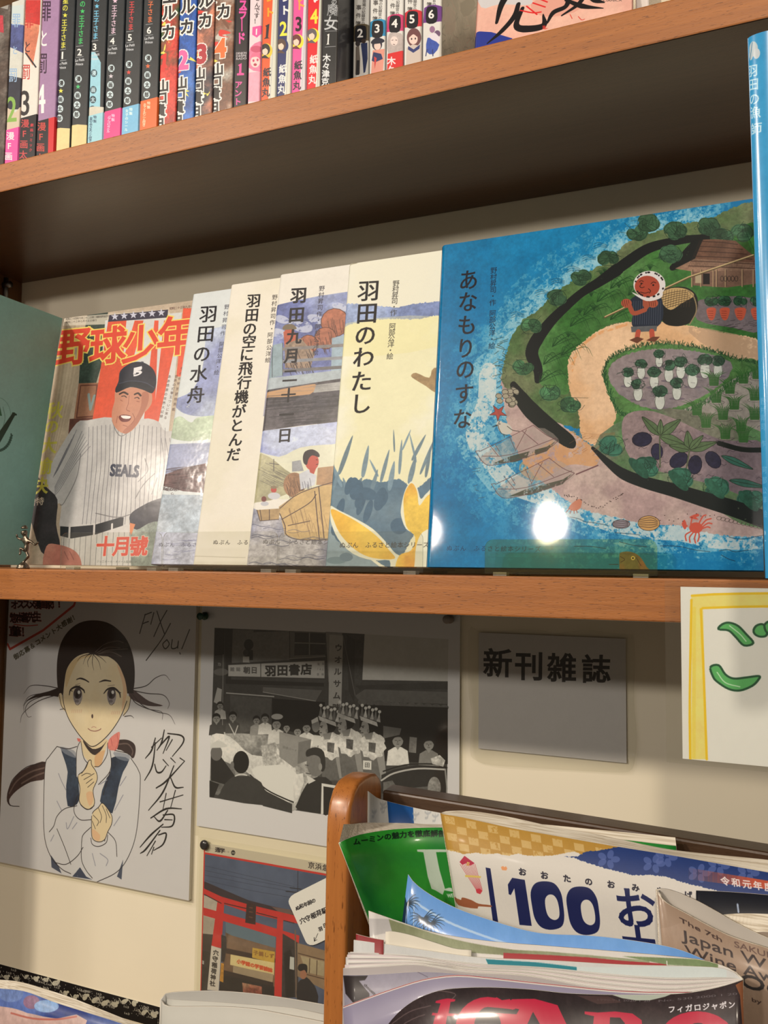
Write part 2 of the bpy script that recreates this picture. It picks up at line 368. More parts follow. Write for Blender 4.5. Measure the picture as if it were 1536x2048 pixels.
def board(z0, z1, x0=0, x1=1.3, y0=-D, label=None):
    v, f = boxvf((x0, y0, z0), (x1, -.0006, z1))
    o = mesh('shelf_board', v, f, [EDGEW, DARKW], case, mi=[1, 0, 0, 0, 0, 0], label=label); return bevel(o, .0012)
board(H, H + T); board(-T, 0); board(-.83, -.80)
for x in (-.022, 1.3): 
    v, f = boxvf((x, -D, -.95), (x + .022, -.0006, .95)); bevel(mesh('side_panel', v, f, wood('panel_wood_%d' % (x > 0), (120, 78, 38), (84, 50, 22), 2, bump=.1), case), .001)
tube([(0.0, -.03, H - .012), (.012, -.03, H - .012)], .004, flat('steel', (120, 115, 105), .3, metal=1), 'shelf_pin', case, label='small grey metal shelf pin')
tube([(0.004, -.03, H - .03), (.004, -.03, H - .003)], .003, flat('steel', (120, 115, 105), .3, metal=1), 'shelf_pin', case, label='small grey metal shelf pin')

# ================================================================ picture books on the middle shelf
PAPER = flat('page_paper', (235, 226, 204), .75, noise=.05, nscale=200)
class Lean:
    """a flat thing leaning back on the shelf"""
    def __init__(s, X, y0, z0, W, Hh, deg):
        a = math.radians(deg); s.up = np.array([0, math.sin(a), math.cos(a)]); s.n = np.array([0, math.cos(a), -math.sin(a)])
        s.B = np.array([X, y0, z0]); s.W, s.H = W, Hh; s.O = s.B + s.up * Hh; s.U = np.array([W, 0, 0.]); s.V = -s.up * Hh
        s.to = planar(s.O, s.U, s.V)
    def at(s, x, d, h): return s.B + np.array([1., 0, 0]) * x + s.n * d + s.up * h
def book(name, L, t, mat, label, cat='book', group=None, board_t=.0016):
    o = thing(name, label, cat, tuple(L.B), group); W, Hh = L.W, L.H; r = min(t * .6, .006)
    def path(off):
        rr = max(r - off, .0004); P = [(W, off)]
        for k in range(7): a = math.pi / 2 * k / 6; P.append((r - rr * math.sin(a), r - rr * math.cos(a)))
        for k in range(7): a = math.pi / 2 * k / 6; P.append((r - rr * math.cos(a), t - r + rr * math.sin(a)))
        P.append((W, t - off)); return P
    po, pi_ = path(0), path(board_t); n = len(po); V = []; UV = []; F = []
    hs = [0, .004, Hh * .5, Hh - .004, Hh]
    for h in hs:
        for P in (po, pi_):
            for x, d in P: V.append(L.at(x, d, h)); UV.append((min(1, max(0, x / W)), h / Hh))
    m = 2 * n
    for j in range(len(hs) - 1):
        for i in range(n - 1):
            a = j * m + i; F.append((a, a + m, a + m + 1, a + 1)); b = a + n; F.append((b, b + 1, b + m + 1, b + m))
    for j in (0, len(hs) - 1):
        for i in range(n - 1): a = j * m + i; F.append((a, a + 1, a + n + 1, a + n) if j == 0 else (a, a + n, a + n + 1, a + 1))
    for j in range(len(hs) - 1):
        for i in (0, n - 1): a = j * m + i; F.append((a, a + n, a + n + m, a + m) if i == 0 else (a, a + m, a + n + m, a + n))
    c = mesh('cover', V, F, mat, o, uvs=UV, smooth=False); c.data.polygons.foreach_set('use_smooth', [True] * len(F)); c.modifiers.new('e', 'EDGE_SPLIT').split_angle = .9
    q = []; e = board_t
    for h in (.003, Hh - .003):
        for x, d in ((r, e), (W - .003, e), (W - .003, t - e), (r, t - e)): q.append(L.at(x, d, h))
    mesh('page_block', q, boxvf((0, 0, 0), (1, 1, 1))[1], PAPER, o)
    return o
def leftx(px, py, y0): return float(hit(px, py, 1, y0)[0])
Z0 = .0060
LB = Lean(leftx(850, 1140, -.186), -.186, Z0, .238, .268, 6.9)
L4 = Lean(leftx(648, 1133, -.177), -.177, Z0, .21, .2705, 8.0)
L3 = Lean(leftx(490, 1133, -.168), -.168, Z0, .21, .2795, 9.9)
L2 = Lean(leftx(383, 1133, -.159), -.159, Z0, .21, .282, 10.4)
L1 = Lean(leftx(298, 1130, -.150), -.150, Z0, .20, .284, 11.15)
LM = Lean(.155, -.141, .004, .192, .2855, 11.9)

# ---- drawing helpers
def bush(c, p, r, col=(52, 92, 62), ink=(20, 40, 28)):
    x, y = p
    for k in range(7):
        a = RS.rand() * 6.28; d = r * .45; c.ell((x + d * math.cos(a), y + d * .7 * math.sin(a)), r * .5, r * .42, tuple(np.array(col) * RS.uniform(.85, 1.2)), tex=.3)
    c.lines([[(x + RS.normal() * r * .4, y + RS.normal() * r * .3), (x + RS.normal() * r * .5, y + RS.normal() * r * .35), (x + RS.normal() * r * .6, y + RS.normal() * r * .4)] for _ in range(9)], 1.6, ink, .7, sm=4)
    t = np.linspace(0, 6.28, 15); c.lines([np.stack([x + r * (.85 + .12 * np.sin(t * 7)) * np.cos(t), y + r * .72 * (.9 + .12 * np.cos(t * 6)) * np.sin(t)], -1)], 1.8, ink, .8, sm=3)
def tuft(c, x, y, h, n=7, col=(50, 98, 48), wd=2.2, spread=.7):
    c.lines([[(x + (k - n / 2) * h * .06, y), (x + (k - n / 2) * h * .12 * spread, y - h * .6), (x + (k - n / 2) * h * .3 * spread + RS.normal() * h * .05, y - h * RS.uniform(.75, 1.05))] for k in range(n)], [wd, wd, .4], col, sm=4)
def hatch(c, p, ang, L, n, wd, col, sx, sy, al=.8):
    Q = []
    for _ in range(n):
        x, y = p[0] + RS.uniform(-sx, sx), p[1] + RS.uniform(-sy, sy); cx, sn = math.cos(ang), math.sin(ang)
        Q.append([(x, y), (x + L * cx * .5 + RS.normal() * 2, y + L * sn * .5 + RS.normal() * 2), (x + L * cx, y + L * sn)])
    c.lines(Q, wd, col, al, sm=3)
def fringe(c, path, per, h0, h1, wd, col):
    """short grass strokes along an edge"""
    P = np.repeat(smooth(path, 9), per, 0); P = P + RS.normal(size=P.shape) * 4
    c.lines([[(x, y), (x + RS.normal() * 5, y - RS.uniform(h0, h1))] for x, y in P], wd, col)

def art_blue():
    c = Cv(1040, 1100, LB.to, (8, 116, 160), (1, -.085), (-.045, 1))
    c.poly([(840, 430), (1560, 430), (1560, 1180), (840, 1180)], (8, 118, 162), tex=.16, col2=(20, 128, 170))
    c.org(850, 430, 2.239)
    coast = [(1250, 20), (1100, 50), (980, 85), (900, 120), (840, 185), (760, 235), (670, 280), (580, 345), (510, 420), (440, 465), (385, 540), (350, 630), (325, 720), (345, 800), (400, 900)]
    for wd, al, dry in ((330, .3, .54), (220, .4, .50), (120, .55, .46), (60, .7, .40)): c.line([(x - 25, y) for x, y in coast], wd, (170, 212, 210), al, sm=4, dry=dry)
    c.org(840, 780, 2.207)
    shore = [(300, -80), (290, 60), (240, 200), (330, 330), (420, 420), (560, 470), (700, 530), (850, 580), (1000, 610), (1150, 620), (1300, 650), (1540, 660)]
    for wd, al, dry, cl in ((420, .5, .48, (60, 158, 192)), (290, .5, .50, (110, 188, 206)), (170, .6, .46, (170, 212, 210)), (80, .8, .38, (224, 224, 206))): c.line(shore, wd, cl, al, sm=4, dry=dry)
    c.poly([(0, 745), (300, 735), (800, 745), (1540, 700), (1540, 820), (0, 820)], (6, 120, 165), .75, dry=.36)
    c.poly([(360, -60), (420, -40), (540, 60), (640, 160), (760, 250), (860, 330), (1000, 400), (1520, 560), (1520, 640), (1330, 640), (1150, 600), (1000, 590), (850, 560), (700, 520), (600, 450), (480, 350), (420, 250), (380, 120)], (182, 152, 140), sm=5, rough=4, tex=.18, col2=(205, 178, 158))
    c.poly([(640, 190), (780, 200), (780, 330), (660, 330), (520, 400), (440, 330)], (222, 158, 92), .7, sm=5, dry=.35)
    c.org(850, 430, 2.239)
    c.poly([(1540, 0), (1250, 25), (1100, 55), (980, 90), (900, 125), (840, 190), (760, 240), (670, 290), (580, 350), (510, 425), (440, 470), (390, 545), (360, 640), (345, 740), (400, 820), (520, 900), (720, 960), (900, 900), (1540, 900)], (112, 120, 80), sm=5, rough=4, tex=.3, col2=(84, 112, 62))
    c.poly([(1540, 60), (1300, 90), (1100, 120), (960, 180), (850, 260), (720, 360), (600, 450), (520, 560), (500, 660), (520, 760), (640, 800), (660, 640), (780, 520), (900, 480), (1300, 520), (1540, 560)], (58, 108, 46), sm=5, tex=.3, col2=(84, 128, 66))
    path = [(640, 720), (645, 640), (700, 575), (800, 505), (920, 478), (1060, 478), (1200, 498), (1330, 528), (1500, 562), (1500, 665), (1380, 640), (1290, 608), (1180, 585), (1060, 575), (960, 595), (870, 620), (815, 670), (798, 720), (825, 800), (862, 890), (890, 960), (870, 1020), (760, 1030), (700, 990), (690, 900), (650, 800)]
    c.poly(path, (226, 176, 122), sm=5, rough=3, tex=.12, col2=(238, 196, 148)); c.poly([(1180, 500), (1500, 566), (1500, 660), (1290, 605)], (196, 158, 118), .8, sm=3, dry=.3)
    c.line([(655, 700), (680, 620), (760, 540), (900, 490)], 14, (232, 150, 80), .55, sm=5, dry=.4); c.line([(840, 760), (880, 880), (860, 980)], 16, (226, 150, 70), .7, sm=5, dry=.3)
    # fields
    for _ in range(46):
        x, y = RS.uniform(560, 1080), RS.uniform(190, 690)
        if 280 < y < 600 and x > 900 - (y - 280) * .9 or x < 560 + max(0, 420 - y) * 1.1 + 40 or y > 560 and x > 650: continue
        c.lines([[(x, y + 20), (x + k * 5, y - 6 + abs(k) * 2), (x + k * 11, y - 8 + abs(k) * 6)] for k in range(-3, 4)], [2.2, 2, .4], (26, 62, 30), .85, sm=4)
    c.poly([(800, 720), (815, 660), (880, 615), (960, 592), (1060, 575), (1190, 590), (1290, 612), (1390, 645), (1500, 670), (1500, 960), (900, 960), (860, 880), (820, 800)], (86, 128, 66), sm=4, rough=4, tex=.35)
    c.poly([(820, 700), (870, 640), (980, 605), (1120, 600), (1260, 620), (1370, 660), (1360, 720), (1280, 790), (1160, 850), (1040, 870), (930, 840), (850, 780)], (134, 122, 118), sm=5, rough=3, tex=.2, col2=(150, 134, 126))
    c.poly([(1120, 900), (1250, 830), (1370, 740), (1500, 690), (1540, 690), (1540, 1010), (1250, 1010)], (156, 146, 128), sm=3, tex=.25)
    c.poly([(1230, 380), (1480, 375), (1500, 520), (1380, 505), (1220, 470)], (122, 108, 104), sm=3, tex=.2)
    fringe(c, [(800, 720), (830, 800), (870, 890), (960, 900), (1060, 905), (1160, 890), (1280, 830), (1380, 750), (1500, 700)], 4, 10, 20, 2.4, (40, 82, 42))
    fringe(c, [(800, 720), (815, 660), (880, 615), (960, 592), (1060, 575), (1190, 590), (1290, 612), (1390, 645), (1500, 670)], 4, 8, 16, 2.2, (34, 70, 36))
    # black brush road
    c.line([(1340, 108), (1230, 104), (1120, 118), (1000, 150), (900, 215), (830, 268)], [20, 34, 40, 50, 56, 52], (26, 30, 28), sm=8)
    c.line([(860, 245), (780, 300), (700, 350), (620, 420), (560, 480), (500, 560), (478, 620), (505, 690), (505, 740)], [60, 46, 40, 44, 50, 62, 60, 44, 30], (26, 30, 28), sm=8, dry=.16)
    c.line([(1250, 125), (1200, 160), (1160, 200), (1110, 235)], [90, 70, 60, 30], (24, 28, 26), sm=6, dry=.15)
    c.line([(395, 760), (430, 820), (480, 880), (560, 950), (640, 1010), (660, 1030)], [30, 60, 70, 66, 56, 30], (24, 30, 24), sm=6, dry=.12)
    for p in ((820, 195), (700, 280), (590, 370), (475, 500), (440, 680), (950, 80), (1120, 70), (1270, 50), (1420, 80), (560, 795), (650, 850), (1000, 35), (1100, 175), (1330, 100)): bush(c, p, 52 if p[0] < 1000 else 58, (58, 90, 60) if p[1] < 400 else (66, 108, 68))
    for p in ((960, 330), (880, 300), (760, 420), (700, 470), (620, 560), (580, 640), (820, 360), (560, 720), (660, 600), (880, 440)):
        c.lines([[(p[0] - 50, p[1] + 30), (p[0] - 40 + k * 16, p[1] - 10 - k % 3 * 8), (p[0] - 10 + k * 17, p[1] + 6 + (k % 4) * 14)] for k in range(7)], [2.2, 2, .5], (28, 66, 30), sm=5)
    c.lines([[(300 + RS.uniform(0, 70), y), (290 + RS.uniform(20, 90), y - 14)] for y in range(560, 780, 9)], 2, (60, 70, 50))
    for p in ((770, 130), (720, 185), (650, 235), (580, 290), (510, 340), (400, 440)): c.lines([[(p[0] - 15, p[1] + k * 11), (p[0] + 10, p[1] - 6 + k * 9), (p[0] + 45, p[1] + 6 + k * 5)] for k in range(3)], 1.6, (24, 50, 60), .8, sm=4)
    for k in range(16): a = (355 + RS.uniform(-25, 60), 800 + RS.uniform(-18, 55)); c.ell(a, 15, 11, (170, 160, 130), .9); c.lines([np.stack([a[0] + 15 * np.cos(np.linspace(0, 6.3, 12)), a[1] + 11 * np.sin(np.linspace(0, 6.3, 12))], -1)], 1.8, (40, 36, 30))
    # thatched house
    c.poly([(1190, 240), (1245, 110), (1300, 108), (1390, 115), (1480, 190), (1520, 240), (1400, 240), (1290, 250)], (120, 84, 62), sm=0, tex=.3)
    c.poly([(1120, 240), (1210, 195), (1500, 215), (1540, 250), (1340, 252), (1250, 262)], (146, 112, 86), tex=.3)
    for k in range(6): c.lines([[(1240 - k * 12, 118 + k * 22), (1340, 124 + k * 22), (1400 + k * 22, 132 + k * 22)]], 2.5, (52, 34, 26), sm=4)
    c.lines([[(1250 + k * 5.2 - 20, 115), (1215 + k * 7.4 - 35, 235)] for k in range(42)], 1.4, (66, 44, 34), .8)
    c.poly([(1190, 255), (1540, 245), (1540, 300), (1350, 325), (1200, 315)], (128, 96, 74), tex=.2)
    for x in (1195, 1235, 1290, 1305, 1345, 1420, 1470): c.line([(x, 245), (x, 320)], 6, (168, 136, 98)); c.line([(x + 4, 245), (x + 4, 320)], 1.5, (30, 22, 18))
    c.poly([(1245, 262), (1275, 262), (1275, 310), (1245, 310)], (26, 22, 20)); c.poly([(1210, 268), (1238, 268), (1238, 305), (1210, 305)], (180, 160, 120))
    for x in range(1330, 1400, 16): c.lines([np.stack([x + 7 * np.cos(np.linspace(0, 6.3, 10)), 285 + 12 * np.sin(np.linspace(0, 6.3, 10))], -1)], 2, (50, 40, 34))
    # carrots
    for x, s in ((1282, 1), (1342, 1.05), (1412, 1.2), (1485, 1.2)):
        c.poly([(x - 20 * s, 420), (x + 20 * s, 418), (x + 14 * s, 460), (x, 472), (x - 14 * s, 458)], (206, 92, 62), sm=4); c.lines([[(x - 14, 430 + k * 10), (x + 8, 431 + k * 10)] for k in range(4)], 1.5, (110, 40, 30)); bush(c, (x, 385), 34, (52, 92, 58))
    c.lines([[(x, y), (x + 22, y - 4)] for x, y in zip(RS.uniform(1230, 1480, 26), RS.uniform(470, 520, 26))], 1.5, (50, 44, 44))
    # man with straw basket
    c.poly([(1048, 350), (1100, 325), (1170, 325), (1215, 360), (1220, 420), (1190, 480), (1120, 498), (1060, 470)], (30, 30, 26), sm=5)
    c.poly([(1050, 355), (1100, 328), (1165, 330), (1205, 360), (1150, 395), (1100, 425), (1062, 395)], (200, 164, 104), sm=4)
    for k in range(7): c.lines([[(1052 + k * 5, 362 + k * 9), (1110 + k * 4, 346 + k * 9), (1170 + k * 4, 338 + k * 8)]], 2.2, (60, 46, 30), sm=4)
    c.lines([[(x, 334), (x - 8, 412)] for x in range(1070, 1200, 12)], 1.4, (80, 60, 40))
    c.lines([[(1175, 335), (1205, 370), (1215, 430), (1185, 490)]], 5, (150, 128, 88), sm=5)
    c.line([(805, 458), (1180, 280), (1470, 180)], 9, (96, 78, 50)); c.line([(806, 455), (1180, 277), (1470, 178)], 5, (206, 176, 120))
    c.poly([(945, 360), (990, 370), (1050, 355), (1068, 440), (1040, 500), (945, 505), (925, 480), (935, 420), (905, 400)], (38, 46, 56), sm=3); c.lines([[(x, 385), (x - 3, 490)] for x in range(935, 1060, 10)], 1.5, (90, 96, 104))
    c.poly([(975, 370), (1010, 365), (1005, 410), (990, 430), (975, 405)], (168, 84, 56)); c.poly([(922, 500), (1040, 495), (1036, 520), (925, 525)], (96, 96, 92), tex=.2)
    for p in ((902, 395), (1020, 395)): c.ell(p, 24, 20, (178, 88, 58)); c.lines([[(p[0] - 18 + k * 9, p[1] - 14), (p[0] - 14 + k * 9, p[1] + 14)] for k in range(4)], 1.8, (70, 30, 24))
    c.line([(915, 405), (935, 440), (985, 425)], 20, (172, 84, 56), sm=4)
    c.line([(955, 522), (950, 550)], 22, (190, 84, 60)); c.line([(1015, 520), (1018, 548)], 22, (190, 84, 60)); c.poly([(915, 560), (950, 545), (980, 555), (950, 575)], (110, 64, 44)); c.poly([(990, 562), (1020, 545), (1052, 545), (1030, 568)], (110, 64, 44))
    c.ell((1005, 312), 72, 62, (232, 222, 206)); c.ell((995, 320), 56, 48, (176, 74, 50)); c.poly([(925, 345), (1000, 372), (1060, 345), (1055, 372), (990, 385)], (232, 222, 206), sm=4)
    for k in range(30): a = RS.uniform(0, 6.28); c.ell((1005 + 64 * math.cos(a), 312 + 55 * math.sin(a)), 4, 4, (30, 26, 26))
    c.lines([[(975, 305), (962, 318), (970, 326), (982, 322)], [(1012, 308), (1022, 300), (1034, 304)], [(960, 300), (968, 294), (978, 298)], [(965, 345), (985, 350), (1002, 345)], [(1000, 330), (1010, 340), (1004, 350)]], 2.6, (40, 18, 14), sm=4); c.ell((1022, 314), 4, 4, (20, 12, 12)); c.ell((968, 306), 3, 3, (20, 12, 12))
    # daikon field
    for x, y, s in ((1048, 655, .8), (968, 705, .9), (1092, 715, 1), (1026, 745, 1), (1145, 700, 1), (1198, 740, 1.1), (1254, 695, 1.1), (1312, 695, 1), (908, 742, .9), (954, 800, 1), (1052, 835, 1.1), (1128, 795, 1)):
        c.ell((x, y + 28 * s), 36 * s, 6, (118, 104, 106)); c.poly([(x - 17 * s, y - 20 * s), (x + 17 * s, y - 20 * s), (x + 20 * s, y + 6 * s), (x + 10 * s, y + 30 * s), (x - 10 * s, y + 30 * s), (x - 20 * s, y + 4 * s)], (206, 206, 184), sm=4, tex=.1)
        c.lines([[(x - 17 * s, y - 20 * s), (x - 20 * s, y + 6 * s), (x - 10 * s, y + 30 * s), (x + 10 * s, y + 30 * s), (x + 20 * s, y + 6 * s), (x + 17 * s, y - 20 * s)]], 1.6, (60, 60, 50), sm=4); bush(c, (x, y - 42 * s), 34 * s, (60, 92, 66)); 
    c.lines([[(x, y), (x + 18, y + 2)] for x, y in zip(RS.uniform(840, 1330, 60), RS.uniform(640, 840, 60))], 1.5, (70, 60, 64), .7)
    # lower right fields and shore things
    c.org(840, 780, 2.207)
    c.poly([(770, 250), (860, 150), (1100, 80), (1540, 200), (1540, 620), (1260, 500), (1000, 420), (860, 350)], (92, 130, 78), sm=2, tex=.3, col2=(122, 120, 96))
    c.poly([(900, 120), (1000, 90), (1130, 130), (1330, 220), (1520, 240), (1520, 480), (1300, 420), (1100, 370), (960, 330), (900, 240)], (150, 128, 120), sm=4, tex=.25, col2=(128, 110, 108))
    c.lines([[(x, y), (x + 10, y - 9), (x + 24, y - 2), (x + 36, y - 6)] for x, y in zip(RS.uniform(930, 1500, 44), RS.uniform(150, 400, 44))], 1.5, (50, 42, 46), .8, sm=3)
    for x, y in ((1225, 110), (1310, 55), (1265, 165), (1340, 130), (1390, 85), (1420, 180), (1350, 215), (1430, 230), (1480, 130), (1480, 45), (1370, 15), (1430, -30), (1490, -50), (1300, -20)):
        c.lines([np.stack([x + 34 * np.cos(np.linspace(0, 6.3, 14)), y + 9 * np.sin(np.linspace(0, 6.3, 14))], -1)], 1.5, (70, 66, 60), .8); tuft(c, x, y, 74, 9, (54, 100, 44), 4)
    c.line([(1320, 235), (1420, 262), (1520, 265)], 22, (28, 34, 28), sm=4)
    for (x, y, r, b) in ((980, 218, 44, -.1), (1046, 272, 36, 1.5), (1142, 310, 44, -.6), (1214, 330, 42, 1.7), (1294, 308, 42, .9)): c.ell((x, y), r, r * .72, (44, 42, 60), b, tex=.35); c.lines([np.stack([x + r * np.cos(np.linspace(0, 6.3, 14)) * math.cos(b) - r * .72 * np.sin(np.linspace(0, 6.3, 14)) * math.sin(b), y + r * np.cos(np.linspace(0, 6.3, 14)) * math.sin(b) + r * .72 * np.sin(np.linspace(0, 6.3, 14)) * math.cos(b)], -1)], 2, (16, 14, 22))
    def leaf(a, b, wd, col=(92, 112, 72)):
        a = np.array(a, float); b = np.array(b, float); d = b - a; n = np.array([-d[1], d[0]]); n /= np.hypot(*n)
        q = [a, a + d * .35 + n * wd, a + d * .75 + n * wd * .6, b, a + d * .75 - n * wd * .6, a + d * .35 - n * wd]; c.poly(q, col, sm=5, tex=.2); c.lines([smooth(q, 5, True), [a, b]], 1.8, (34, 40, 26))
    for s_, e_, w_ in (((1060, 200), (980, 118), 20), ((1060, 200), (1150, 130), 22), ((1060, 205), (1170, 240), 22), ((1060, 200), (1062, 130), 14), ((1190, 265), (1180, 180), 20), ((1190, 265), (1310, 230), 20), ((1190, 265), (1100, 245), 18), ((1190, 262), (1250, 200), 16)): leaf(s_, e_, w_)
    c.lines([[(1060, 340), (1058, 200)], [(1175, 350), (1190, 265)]], 6, (90, 96, 66))
    for a, b, w_ in (((1330, 290), (1470, 350), 15), ((1365, 398), (1530, 430), 16)): leaf(a, b, w_, (58, 104, 84))
    for p in ((1000, 340), (1150, 390), (1305, 430), (1460, 485), (850, 245)): bush(c, p, 66, (52, 100, 76))
    c.line([(762, 256), (830, 320), (900, 372), (1000, 410), (1130, 445), (1260, 485), (1390, 525), (1530, 575)], [14, 30, 46, 50, 56, 62, 66, 70], (28, 34, 30), sm=6, dry=.14)
    for p in ((965, 345), (1140, 400), (1300, 435), (1450, 490)): c.ell(p, 60, 22, (46, 92, 68), .8, tex=.4)
    for k in range(12): c.lines([np.stack([1320 + k * 18 + 11 * np.cos(np.linspace(0, 6.3, 10)), 566 + k * 4 + 8 * np.sin(np.linspace(0, 6.3, 10))], -1)], 1.6, (90, 76, 66))
    def boat(dx, dy, k):
        q = lambda L: [(x + dx, y + dy) for x, y in L]
        c.poly(q([(270, 290), (500, 165), (610, 215), (580, 260), (440, 310), (310, 330)]), (176, 158, 140), .55, sm=3, dry=.25); c.poly(q([(320, 325), (400, 292), (560, 250), (600, 225), (560, 270), (420, 318)]), (56, 60, 40), .8, dry=.35)
        c.lines([q([(245, 270), (280, 320), (320, 332), (440, 305), (560, 262), (612, 222)]), q([(262, 272), (380, 215), (500, 155)]), q([(275, 292), (400, 285), (600, 212)]), q([(500, 155), (560, 200), (612, 222)]), q([(330, 238), (350, 270)]), q([(395, 205), (420, 262)]), q([(450, 180), (520, 238)]), q([(300, 235), (345, 290)]), q([(470, 175), (420, 270)]), q([(245, 270), (262, 268)])], 2.6, (104, 70, 66), .85, sm=3)
    boat(0, 0, 0); boat(70, 145, 1); c.line([(690, 372), (785, 333)], 6, (120, 84, 80))
    c.lines([[(205 + RS.uniform(0, 60), y), (240 + RS.uniform(0, 60), y - 6)] for y in (350, 362, 372, 425, 436, 446, 478, 490)], 1.8, (60, 90, 100))
    st = [(345 + (40 if k % 2 == 0 else 15) * math.cos(k * math.pi / 5 - .9), 100 + (38 if k % 2 == 0 else 14) * math.sin(k * math.pi / 5 - .9)) for k in range(10)]; c.poly(st, (168, 72, 58), tex=.2); c.lines([st + st[:1]], 1.6, (70, 26, 22))
    c.ell((375, 170), 34, 24, (206, 200, 178), .5); c.ell((352, 150), 15, 14, (206, 200, 178)); c.line([(340, 156), (318, 164)], [6, 1], (40, 40, 34)); c.lines([[(352, 136), (345, 158), (360, 192), (385, 200)], [(385, 160), (410, 178), (438, 182)], [(370, 195), (372, 208)]], 2.2, (50, 46, 40), sm=3); c.ell((352, 150), 2.5, 2.5, (10, 10, 10))
    c.poly([(655, 520), (690, 486), (714, 484), (708, 520), (680, 534)], (206, 128, 92), sm=3); c.lines([[(660, 522), (645, 540)], [(668, 528), (662, 545)], [(680, 532), (680, 545)], [(690, 530), (694, 542)]], 3, (170, 84, 60))
    for p, r, cl in (((888, 592), 38, (150, 140, 140)), ((1010, 588), 48, (206, 158, 92))):
        c.ell(p, r, r * (.5 if r < 40 else .68), cl); t = np.linspace(0, 6.3, 20)
        c.lines([np.stack([p[0] + r * np.cos(t), p[1] + r * (.5 if r < 40 else .68) * np.sin(t)], -1)] + [[(p[0] - r * .9, p[1] + j * r * .15), (p[0] + r * .2, p[1] + j * r * .22 - 3), (p[0] + r * .8, p[1] + j * r * .1)] for j in (-2, -1, 0, 1, 2)], 2, (60, 44, 40), sm=3)
    c.ell((1218, 608), 30, 24, (206, 88, 66)); c.poly([(1190, 560), (1225, 545), (1232, 556), (1218, 562), (1230, 572), (1200, 568)], (206, 88, 66), sm=2); c.poly([(1155, 590), (1168, 572), (1178, 600), (1168, 616)], (206, 88, 66), sm=2)
    c.lines([[(1240, 600), (1262, 575), (1285, 568)], [(1245, 606), (1270, 588), (1288, 590)], [(1244, 612), (1268, 604), (1280, 608)], [(1195, 625), (1172, 640), (1175, 665)], [(1205, 630), (1190, 650), (1192, 672)], [(1218, 632), (1212, 655), (1216, 675)], [(1230, 628), (1232, 648), (1226, 668)], [(1195, 592), (1200, 568)], [(1180, 600), (1165, 600)], [(1232, 588), (1248, 558), (1262, 552)]], 6, (206, 88, 66), sm=3)
    c.lines([[(660, 560), (700, 568), (730, 582), (770, 586), (830, 598)], [(860, 630), (920, 634), (970, 640)], [(1060, 688), (1140, 690), (1210, 705), (1280, 714)], [(1320, 710), (1360, 705), (1390, 714), (1450, 706)], [(1330, 728), (1360, 745), (1390, 755)], [(1365, 650), (1420, 658), (1520, 640)], [(680, 690), (750, 690), (820, 700)], [(880, 670), (940, 685), (1000, 692)]], 2.2, (30, 44, 54), .8, sm=5)
    for k in range(40): p = smooth([(640, 465), (700, 480), (780, 520), (860, 480), (900, 455)], 9)[k % 36]; c.ell((p[0] + RS.normal() * 3, p[1] + RS.normal() * 3), 2.5, 1.8, (60, 44, 40))
    for k in range(14): c.ell((1040 + k * 20, 560 + RS.normal() * 12), 2.5, 1.8, (60, 44, 40))
    c.poly([(880, 790), (880, 730), (890, 716), (930, 714), (970, 735), (1000, 780), (1010, 800), (880, 800)], (196, 100, 66), sm=4, tex=.2, col2=(120, 110, 70)); c.ell((940, 742), 9, 9, (230, 200, 120)); c.ell((940, 742), 4, 4, (20, 20, 20)); c.lines([[(884, 735), (904, 748), (886, 760)], [(955, 740), (975, 775)], [(835, 770), (875, 770)]], 2, (60, 30, 24), sm=3)
    c.lines([[(x, y), (x + 20, y - 12)] for x, y in zip(RS.uniform(640, 780, 16), RS.uniform(215, 300, 16))], 1.6, (150, 96, 60), .7); c.lines([[(680, 178 + k * 9), (760, 196 + k * 6), (860, 188 + k * 3)] for k in range(4)], 1.5, (150, 96, 50), .6, sm=4)
    c.chars('ぬぷん ふるさと絵本シリーズ', (130, 698), (520, 702), 27, (20, 56, 84))
    c.org(850, 430, 2.239)
    for ch, x, y in (('あ', 195, 290), ('な', 192, 388), ('も', 188, 492), ('り', 182, 596), ('の', 180, 690), ('す', 175, 800)): c.chars(ch, (x, y), (x, y), 98, (14, 22, 34), bold=1.5, minc=.014, sx=.92)
    c.chars('な', (167, 912), (167, 912), 98, (14, 22, 34), bold=1.5, minc=.014, sx=.92)
    c.chars('野村昇司・作', (308, 248), (303, 392), 31, (10, 30, 50)); c.chars('阿部公洋・絵', (303, 440), (299, 585), 31, (10, 30, 50))
    return c.mat('print_village', .34, .5, (262, 252, 232), coatr=.06, bump=.02, spec=.1)

